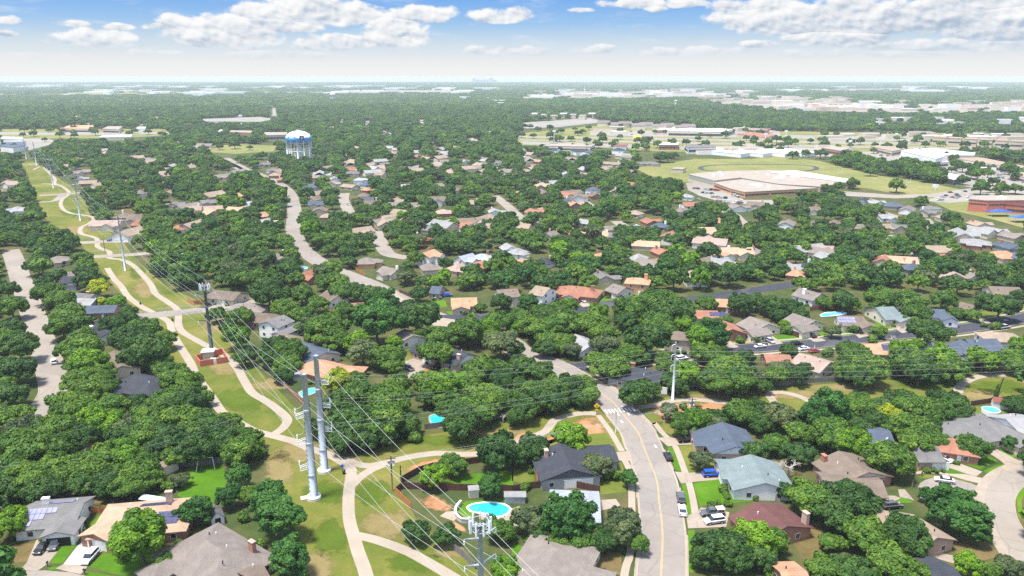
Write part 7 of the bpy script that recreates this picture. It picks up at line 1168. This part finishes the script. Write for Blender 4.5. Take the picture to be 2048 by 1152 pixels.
HB = ((26, (640, 1060, 262, 330), 'pale roofed house in the dense housing beyond the water tower'), (16, (190, 440, 285, 335), 'pale roofed house in the woods left of the water tower'), (26, (150, 520, 228, 252), 'pale house in the far woods beyond the left highway'), (22, (560, 1000, 240, 262), 'pale house in the woods just behind the water tower'), (10, (1300, 1760, 226, 240), 'pale house in the far woods above the highway'), (12, (1760, 2040, 226, 250), 'pale house in the far right woods'), (8, (130, 420, 300, 350), 'tan house under the trees by the upper greenbelt'), (10, (620, 1010, 330, 350), 'tan house in the crowded rows right of the water tower'), (10, (1000, 1280, 340, 400), 'tan house in the wooded rows left of the school'), (34, (680, 1270, 296, 345), 'pale roof in the dense far rows between the water tower and the school'), (26, (0, 560, 345, 470), 'roof under the trees on either side of the upper greenbelt'), (20, (700, 1250, 400, 470), 'roof in the wooded middle rows'), (22, (1290, 2040, 455, 560), 'roof in the wooded right hand slope below the school'))
for n, (u0, u1, v0, v1), lab in sorted(HB, key=lambda q: -q[1][3]):
    for _ in range(n):
        small_house(fr.uniform(u0, u1), fr.uniform(v0, v1), fr.choice(('taupe', 'tan', 'tan', 'tan2', 'pink', 'brown', 'redbrown', 'lightgray')), fr.choice(('cream', 'white', 'beige', 'pinkbrick')), lab, lab + ' group', fr.uniform(.9, 1.2))
if LEFT_OVER:
    q = MB(); q2 = MB()
    for p, a, rc, sc in LEFT_OVER: q.box((p.x, p.y, 1.5 * sc), (17 * sc, 10 * sc, 3 * sc), a); roof_add(q2, p.x, p.y, 17 * sc, 10 * sc, a, 3 * sc, 2.4 * sc, 'gable')
    me_ = bpy.data.meshes.new('distant_housing'); me_.from_pydata(q.v + q2.v, [], q.f + [tuple(i + len(q.v) for i in f_) for f_ in q2.f]); me_.materials.append(WALL['cream']); [me_.materials.append(MATS['roof_' + c_]) for c_ in ('tan', 'taupe', 'lightgray')]
    me_.polygons.foreach_set('material_index', [0] * len(q.f) + [1 + (i // 10) % 3 for i in range(len(q2.f))]); me_.update(); o = bpy.data.objects.new('distant_housing', me_); COL.objects.link(o); tag(o, 'countless pale house roofs scattered through the far woods', kind='stuff')
# parked cars of the far lots
for n, (u0, u1, v0, v1), lab in ((34, (1388, 1490, 374, 400), 'small parked car in the school car park'), (20, (1870, 1985, 389, 400), 'small parked car at the red brick school'), (60, (1710, 1900, 302, 332), 'small parked car in the big shop car park'), (30, (1950, 2048, 340, 366), 'small parked car in the right hand car park'), (14, (1200, 1480, 262, 272), 'tiny parked car across the highway')):
    for _ in range(n):
        u, v = fr.uniform(u0, u1), fr.uniform(v0, v1)
        if lab.startswith('small parked car in the school'): v = 376 + round((v - 376) / 7) * 7 + (u - 1388) * .09
        o = car(u, v, fr.choice(('sedan', 'suv')), fr.choice(('white', 'black', 'gray', 'silver', 'silver', 'red')), rot=fr.choice((.4, .45, 2.0)), label=lab, tiny=True, z=.2); o['group'] = lab + ' group'
# ---------------------------------------------------------------- water towers
def tower(base, vtop, wpx, label, blue, lm):
    z = PX(base)[2]; h = pole_h(base, vtop); r = wpx / 2 * z / FPX; root = thing('water_tower', (base.x, base.y, 0), 0, label, 'water tower'); tb, tt_ = h * .56, h * .985
    prof = [(r * .18, tb - h * .10), (r * .45, tb - h * .05), (r * .85, tb + h * .02), (r * .98, tb + h * .10), (r, tb + h * .16)] + [(r * math.cos(t), tb + h * .16 + (tt_ - tb - h * .16) * math.sin(t)) for t in [k * math.pi / 2 / 9 for k in range(1, 9)]] + [(r * .03, tt_)]
    q = MB(); q.lathe(prof, 40); tk = q.build('tank', M_WHITE, root, True)
    q = MB(); q.lathe([(r * .22, 0), (r * .13, h * .12), (r * .13, tb - h * .15), (r * .2, tb - h * .09)], 20); q.build('riser', M_WHITE, root, True)
    for k in range(12):
        a = 2 * math.pi * k / 12 + .12; x, y = math.cos(a) * r * .97, math.sin(a) * r * .97; q = MB(); q.tube([(x, y, 0), (x, y, tb + h * .12)], h * .021, 8); q.build('leg', M_WHITE, root, True)
    q = MB(); n = 24; q.tube([(math.cos(2 * math.pi * k / n) * r * .97, math.sin(2 * math.pi * k / n) * r * .97, tb * .52) for k in range(n + 1)], h * .009, 5); q.build('ring_beam', M_WHITE, root)
    q = MB()
    for k in range(12):
        a, b = 2 * math.pi * k / 12 + .12, 2 * math.pi * (k + 1) / 12 + .12
        for z0, z1 in ((0, tb * .52), (tb * .52, 0)): q.tube([(math.cos(a) * r * .97, math.sin(a) * r * .97, z0), (math.cos(b) * r * .97, math.sin(b) * r * .97, z1)], h * .004, 4)
    q.build('bracing', M_STEEL, root)
    for s in (-1, 1): q = MB(); q.tube([(s * r * .06, 0, tt_), (s * r * .06, 0, h * 1.03)], r * .025, 5); q.build('antenna', M_WHITE, tk)
    if blue:
        q = MB(); n = 72; vs = []; R1 = r * 1.012; pr = [(.86, tb + h * .025), (.985, tb + h * .10), (1.0, tb + h * .16)]
        for k in range(n):
            a = 2 * math.pi * k / n; hill = max(0, math.sin(a * 3 + 1.0)) * .75 + max(0, math.sin(a * 7)) * .15
            for f, z_ in pr: vs.append((math.cos(a) * R1 * f, math.sin(a) * R1 * f, z_))
            t = .12 + .34 * hill; vs.append((math.cos(a) * R1 * math.cos(t), math.sin(a) * R1 * math.cos(t), tb + h * .16 + (tt_ - tb - h * .16) * math.sin(t)))
        q.add(vs, [(k * 4 + j, ((k + 1) % n) * 4 + j, ((k + 1) % n) * 4 + j + 1, k * 4 + j + 1) for k in range(n) for j in range(3)]); q.build('blue_band', pmat('tower_blue', (.07, .34, .82), .5, .25, .12), tk, True)
        to = Vector((-base.x, -base.y, 0)).normalized(); to = Matrix.Rotation(R(14), 3, 'Z') @ to; si = Vector((-to.y, to.x, 0)); c = to * (r * 1.02) + Vector((0, 0, tb + h * .20)); w = h * .075
        q = MB()
        def slab(cx, cz, hw, hh, d, th): 
            vs = [c + si * (cx + a * hw) + Vector((0, 0, cz + b * hh)) + to * (d + e) for e in (-th, th) for a, b in ((-1, -1), (1, -1), (1, 1), (-1, 1))]; q.add(vs, [(3, 2, 1, 0), (4, 5, 6, 7), (0, 1, 5, 4), (1, 2, 6, 5), (2, 3, 7, 6), (3, 0, 4, 7)])
        slab(0, 0, w, w * 1.05, -.2, .5); em = q.build('emblem', pmat('emblem_navy', (.012, .02, .10), .5, .1), tk)
        q = MB(); u_ = w * .18
        for cx, cz, hw, hh in ((-2.0, 0, .75, 3.6), (0, 3.0, 1.8, .65), (0, 0, 1.8, .6), (0, -3.0, 1.8, .65), (2.0, 1.55, .7, 1.2), (2.2, -1.55, .75, 1.25)): slab(cx * u_ * .75, cz * u_, hw * u_ * .75, hh * u_, .42, .12)
        q.build('letter', M_WHITE, em)
    LM.append((lm, PX((base.x, base.y, h * .5))[:2])); return root
OPEN.append([(566, 296), (634, 296), (632, 314), (570, 314)])
tower(G(600, 317), 260.5, 50, 'white and blue water tower on many legs rising from the trees', True, 'the blue and white water tower')
tower(G(666, 201), 184, 11, 'small white water tower in the far hazy woods', False, 'the small white water tower')
for (u, v), vt, nm in (((1351, 214), 200, 'thin white mast in the far woods right of centre'), ((1169, 192), 178, 'thin white tower in the hazy town belt')):
    b = G(u, v); h = pole_h(b, vt); root = thing('mast', b, 0, nm, 'mast'); q = MB(); q.tube([(0, 0, 0), (0, 0, h)], [3, 2.5], 8); q.build('shaft', M_WHITE, root); q = MB(); q.lathe([(2.5, h * .86), (5, h * .9), (5, h * .96), (2, h)], 10); q.build('head', M_WHITE, root)
for u, v, vt in ((1108, 290, 262), (1530, 288, 268), (1700, 292, 282), (1760, 290, 276), (1571, 278, 262), (1985, 352, 338), (1870, 380, 372)):
    b = G(u, v); h = pole_h(b, vt); root = thing('sign_pole', b, 0, None, 'sign pole', 'tall sign poles along the highway'); root['label'] = 'tall pole sign along the shops and the highway'; q = MB(); q.tube([(0, 0, 0), (0, 0, h)], .45, 8); q.build('post', M_WHITE, root); q = MB(); q.box((0, 0, h), (5, .8, 3)); q.build('sign_panel', M_WHITE, root)
# ---------------------------------------------------------------- the wooded suburb beyond: one mass of trees
LOD = bpy.data.collections.new('canopy_kinds')
def lod(mesh, nm): o = bpy.data.objects.new(nm, mesh); LOD.objects.link(o)
KINDS_ = []
for i, (mi, kw) in enumerate([(0, dict(zc=.9, hz=.62)), (0, dict(zc=.9, hz=.58)), (0, dict(zc=.95, hz=.66)), (1, dict(zc=.9, hz=.62)), (1, dict(zc=.92, hz=.66)), (1, dict(zc=.9, hz=.6)), (3, dict(zc=1.1, hz=.9)), (2, dict(zc=1.0, hz=.78)), (5, dict(zc=.95, hz=.66)), (6, None)]):
    if kw is None: continue
    lod(leaf_mesh(f'a{i:02d}', 400 + i, LEAF[mi], nclump=48, nleaf=1700, leaf=.115, core=True, trunk=trunk_mb(i, kw['zc'], kw['hz'], 4), **kw), f'a{i:02d}')
NM = 9
def canopy_patch(seed, mi):
    r = np.random.default_rng(seed); vs = []; fs = []; tint = []
    for _ in range(11):
        x, y = r.uniform(-1, 1, 2) * .92; s = r.uniform(.26, .42); h = r.uniform(.24, .40); tn = r.uniform(.1, .9)
        for i in range(70):
            e = r.normal(size=3); e /= np.linalg.norm(e); e[2] = abs(e[2]) - .15; p = np.array([x, y, h * .55]) + e * np.array([s, s, h * .62]) * r.uniform(.85, 1.1); n = e + r.normal(0, .35, 3); n /= np.linalg.norm(n); a = np.cross(n, r.normal(size=3)); a /= np.linalg.norm(a); b = np.cross(n, a); q = r.uniform(.06, .11)
            o = len(vs); vs += [(p - a * q).tolist(), (p - b * q).tolist(), (p + a * q).tolist(), (p + b * q).tolist()]; fs.append((o, o + 1, o + 2, o + 3)); tint.append(float(np.clip(tn + r.normal(0, .15), 0, 1)))
    me = bpy.data.meshes.new('b'); me.from_pydata(vs, [], fs); me.materials.append(LEAF[mi]); at = me.attributes.new('tint', 'FLOAT', 'FACE'); at.data.foreach_set('value', tint); me.update(); return me
for j, mi in enumerate((0, 0, 1)): lod(canopy_patch(600 + j, mi), f'b{j:02d}')
rs = np.random.default_rng(11)
def grid(y0, y1, cell, side=1.12, off=40):
    ys = np.arange(y0, y1, cell); out = []
    for y in ys:
        hw = (y * math.cos(PITCH) + 30) * 1024 / FPX * side + off; xs = np.arange(-hw, hw, cell); out.append(np.stack([xs + rs.uniform(-.42, .42, len(xs)) * cell, np.full(len(xs), y) + rs.uniform(-.42, .42, len(xs)) * cell], 1))
    return np.concatenate(out)
def pxn(x, y, z):
    cz = y * math.cos(PITCH) - (z - HC) * math.sin(PITCH); up = y * math.sin(PITCH) + (z - HC) * math.cos(PITCH); return 1024 + FPX * x / cz, 576 - FPX * up / cz
def inside(u, v, poly):
    c = np.zeros(len(u), bool); n = len(poly)
    for i in range(n):
        (x1, y1), (x2, y2) = poly[i], poly[(i + 1) % n]
        if y1 == y2: continue
        c ^= ((y1 > v) != (y2 > v)) & (u < (x2 - x1) * (v - y1) / (y2 - y1) + x1)
    return c
LINES = [(ROADC, RW / 2)]
for o in list(SC.objects):
    if o.type == 'MESH' and o.name.split('.')[0] == 'street' and len(o.data.vertices) % 2 == 0 and o.data.polygons and len(o.data.polygons) == len(o.data.vertices) // 2 - 1:
        n = len(o.data.vertices) // 2; V = [o.data.vertices[i].co for i in range(2 * n)]; LINES.append(([(V[i] + V[i + n]) / 2 for i in range(n)], (V[0] - V[n]).length / 2))
def keep_mask(xy, rad, ht, near_limit=True):
    x, y = xy[:, 0], xy[:, 1]; ok = np.ones(len(x), bool); smp = [pxn(x, y, ht * f) for f in (.0, .3, .6, .9)]; um, vm = pxn(x, y, ht * .55)
    if near_limit: ok &= ~((vm > 571) & (um > -25) & (um < 2073))
    for pi_, poly in enumerate(OPEN + [PARKPX]):
        a = np.array(poly); soft = pi_ < len(far_sheets) and far_sheets[pi_][3] >= .5
        for k, (u, v) in enumerate(smp):
            bb = ok & (u > a[:, 0].min()) & (u < a[:, 0].max()) & (v > a[:, 1].min()) & (v < a[:, 1].max()); ix = np.where(bb)[0]
            if len(ix):
                hit = ix[inside(u[ix], v[ix], poly)]
                ok[hit[rs.random(len(hit)) < .62] if soft else hit] = False
    HS = [(u, v + w * .02, w * .50, max(3.2, w * .25)) for _, u, v, w, *_ in MIDH] + [(u, v, 12 * 1.5 * 800 / max(200, G(u, v).y) * .5, 3.2) for u, v, s in FH]
    for u0, v0, a, b in HS:
        for u, v in smp: ok &= ~((((u - u0) / a) ** 2 + ((v - v0) / b) ** 2) < 1)
    for L, hw in LINES:
        P = np.array([(p.x, p.y) for p in L])[::2]
        near = np.where(ok & (y < P[:, 1].max() + 40) & (y > P[:, 1].min() - 60) & (x > P[:, 0].min() - 30) & (x < P[:, 0].max() + 30))[0]
        if not len(near): continue
        for f in (0.0, .45):
            k = HC / (HC - ht[near] * f); gx, gy = x[near] * k, y[near] * k
            d = np.sqrt(((gx[:, None] - P[None, :, 0]) ** 2 + (gy[:, None] - P[None, :, 1]) ** 2).min(1)); bad = d < hw + (2.5 if f == 0 else 1.0); ok[near[bad]] = False
    return ok
def size(n, lo, hi): return rs.uniform(lo, hi, n)
parts = []
for y0, y1, cell, lo, hi, kinds, zs in ((120, 900, 9.2, 3.6, 6.4, range(NM), 1.0), (900, 2500, 12.5, 5.5, 8.5, range(NM), .85), (2500, 5200, 30, 22, 30, range(NM, NM + 3), .8), (5200, 12500, 75, 55, 75, range(NM, NM + 3), .38)):
    xy = grid(y0, y1, cell); rad = size(len(xy), lo, hi); ht = rad * (1.5 if cell < 20 else .5 * zs); m = keep_mask(xy, rad, ht)
    if cell < 20:   # thinner planting between the house rows
        m &= rs.random(len(xy)) < .93
    xy, rad = xy[m], rad[m]; kd = rs.choice(np.array(list(kinds)), len(xy), p=None if cell > 20 else np.array([.17, .17, .13, .15, .13, .11, .07, .025, .045])); parts.append((xy, rad, kd, np.full(len(xy), zs)))
# the belt of trees between the school field and the shops
tl = np.array([(p.x, p.y) for p in [G(rs.uniform(1690, 1885), 0 + 0, 0) if False else G(u, 324 + (u - 1690) * .205 + rs.uniform(-5, 7)) for u in rs.uniform(1692, 1884, 90)]]); parts.append((tl, size(90, 5, 8), rs.choice([0, 1, 3, 4], 90), np.ones(90)))
sp = [G(u, v) for u, v in [(1792, 386), (1648, 383), (1675, 384), (1705, 378), (1060, 258), (1100, 262), (1150, 262), (1165, 268), (1240, 266), (1310, 268), (1330, 268), (1300, 282), (1420, 276), (1440, 272), (1400, 275), (1450, 277), (1545, 300), (1560, 298), (1520, 300), (1585, 318), (1610, 314), (1640, 318), (1650, 314), (1690, 316), (1675, 322), (1906, 318), (1990, 310), (1970, 305), (2010, 300), (1830, 330), (1860, 336), (1910, 338), (1950, 344), (2010, 344), (2030, 352), (1925, 370), (1960, 374), (1985, 372), (2000, 392), (2030, 388), (1960, 390), (560, 300), (500, 300), (440, 300), (470, 298), (30, 300), (90, 284), (120, 276), (260, 272), (1500, 270), (1520, 272), (1590, 290), (1620, 288), (1700, 296), (1720, 290), (1850, 296), (1880, 294), (1930, 296)]]
sp += [G(rs.uniform(1040, 2060), rs.uniform(256, 306)) for _ in range(130)] + [G(rs.uniform(1720, 2050), rs.uniform(306, 365)) for _ in range(45)] + [G(rs.uniform(20, 330), rs.uniform(258, 276)) for _ in range(22)]
parts.append((np.array([(p.x, p.y) for p in sp]), size(len(sp), 4.5, 7.5), rs.choice([0, 1, 3, 4], len(sp)), np.ones(len(sp))))
XY = np.concatenate([p[0] for p in parts]); RAD = np.concatenate([p[1] for p in parts]); KD = np.concatenate([p[2] for p in parts]); ZS = np.concatenate([p[3] for p in parts]); N = len(XY)
me = bpy.data.meshes.new('forest'); me.vertices.add(N); me.vertices.foreach_set('co', np.concatenate([XY, np.zeros((N, 1))], 1).astype(np.float32).ravel())
for nm, ty, dat in (('rot', 'FLOAT_VECTOR', np.stack([np.zeros(N), np.zeros(N), rs.uniform(0, 6.283, N)], 1)), ('scl', 'FLOAT_VECTOR', np.stack([RAD, RAD, RAD * ZS * rs.uniform(.85, 1.15, N)], 1))):
    a = me.attributes.new(nm, ty, 'POINT'); a.data.foreach_set('vector', dat.astype(np.float32).ravel())
a = me.attributes.new('kindex', 'INT', 'POINT'); a.data.foreach_set('value', KD.astype(np.int32))
fo = bpy.data.objects.new('forest', me); COL.objects.link(fo); fo['kind'] = 'stuff'; fo['label'] = 'wooded suburb of countless oaks reaching to the haze'
ng = bpy.data.node_groups.new('forest_planting', 'GeometryNodeTree'); ng.interface.new_socket('Geometry', in_out='INPUT', socket_type='NodeSocketGeometry'); ng.interface.new_socket('Geometry', in_out='OUTPUT', socket_type='NodeSocketGeometry')
gi, go = ng.nodes.new('NodeGroupInput'), ng.nodes.new('NodeGroupOutput'); ci_ = ng.nodes.new('GeometryNodeCollectionInfo'); ci_.inputs[0].default_value = LOD; ci_.inputs['Separate Children'].default_value = True; ci_.inputs['Reset Children'].default_value = True
ip = ng.nodes.new('GeometryNodeInstanceOnPoints'); ip.inputs['Pick Instance'].default_value = True
def na(nm, ty): n = ng.nodes.new('GeometryNodeInputNamedAttribute'); n.data_type = ty; n.inputs[0].default_value = nm; return n.outputs[0]
lk = ng.links.new; lk(gi.outputs[0], ip.inputs['Points']); lk(ci_.outputs[0], ip.inputs['Instance']); lk(na('kindex', 'INT'), ip.inputs['Instance Index']); lk(na('rot', 'FLOAT_VECTOR'), ip.inputs['Rotation']); lk(na('scl', 'FLOAT_VECTOR'), ip.inputs['Scale']); lk(ip.outputs[0], go.inputs[0])
md = fo.modifiers.new('planting', 'NODES'); md.node_group = ng
# ---------------------------------------------------------------- haze
q = MB(); q.poly([(-14300, -160), (14300, -160), (14300, 15800), (-14300, 15800)], -1.0, 101.0)
hm = bpy.data.materials.new('haze'); hm.use_nodes = True; k = NT(hm.node_tree); k.n.remove(k.n['Principled BSDF']); pv = k.n.new('ShaderNodeVolumePrincipled'); pv.inputs['Color'].default_value = (.87, .97, 1, 1); pv.inputs['Density'].default_value = HAZE_D; pv.inputs['Anisotropy'].default_value = 0.0; k.l.new(pv.outputs[0], k.n['Material Output'].inputs['Volume'])
hz_ = q.build('haze', hm); hz_['kind'] = 'stuff'
# ---------------------------------------------------------------- labels that tell look-alikes apart
ORD = ['closest', 'second closest', 'third closest', 'fourth closest', 'fifth closest', 'sixth closest', 'seventh closest', 'eighth closest', 'ninth closest', 'tenth closest', 'eleventh closest', 'twelfth closest']
LMS = [('the nearer tall pole', (618, 880)), ('the antenna pole at the bottom', (962, 1110)), ('the crosswalk', (1236, 824)), ('the slim white pole', (1346, 740)), ('the bend of the left street', (100, 770)), ('the trail junction', (705, 935)), ('the upper trail crossing', (215, 490)), ('the leaning ivy pole', (1998, 785))] + LM
LMS = [(re_, p) for re_, p in LMS]
def short(s):
    s = s if s.startswith('the ') else 'the ' + s
    w = s.split(); return ' '.join(w[:8])
def rel(u, v, p):
    dx, dy = u - p[0], v - p[1]
    if abs(dx) < 14 and abs(dy) < 10: return 'right beside'
    if abs(dx) > abs(dy) * 1.3: return 'to the left of' if dx < 0 else 'to the right of'
    return 'behind' if dy < 0 else 'in front of'
def label_all(items, tail):
    by = {}
    for o, u, v, desc in items:
        nm, p = min(LMS, key=lambda q: math.hypot((u - q[1][0]), (v - q[1][1]) * 1.4)); key = (desc, rel(u, v, p), short(nm)); by.setdefault(key, []).append((math.hypot(u - p[0], v - p[1]), o))
    for (desc, r_, nm), L_ in by.items():
        L_.sort(key=lambda q: q[0])
        for i, (_, o) in enumerate(L_): 
            d_ = desc if len(L_) == 1 else ORD[min(i, 11)] + ' ' + desc; n_ = len((d_ + ' ' + r_).split()); w_ = nm.split()[:16 - n_]
            while len(w_) > 2 and w_[-1] in ('with', 'and', 'by', 'of', 'the', 'a', 'inside', 'beside', 'in', 'its'): w_.pop()
            o['label'] = ' '.join([d_, r_] + w_)
label_all([(o, u, v, f"{dict(dark='charcoal', lightgray='pale gray', redbrown='rusty', taupe='gray brown', pink='pinkish', blue='slate blue', white='white').get(rc, rc)} roofed {'two storey ' if st == 2 else ''}{dict(pinkbrick='pink brick', brick='brick').get(wc, wc)} house") for o, u, v, w, rc, wc, st in MIDH], '')
SPN = {0: 'dark green oak', 1: 'green oak', 5: 'grayish oak', 2: 'bright green elm', 6: 'yellow green elm', 3: 'round leafy maple', 4: 'bare gray tree', 7: 'low green shrub'}
label_all([(o, u, v, (('broad ' if r > 5.6 else 'small ' if r < 3.6 else '') if k != 7 else '') + SPN[k]) for o, u, v, w, k, r in TREES], '')
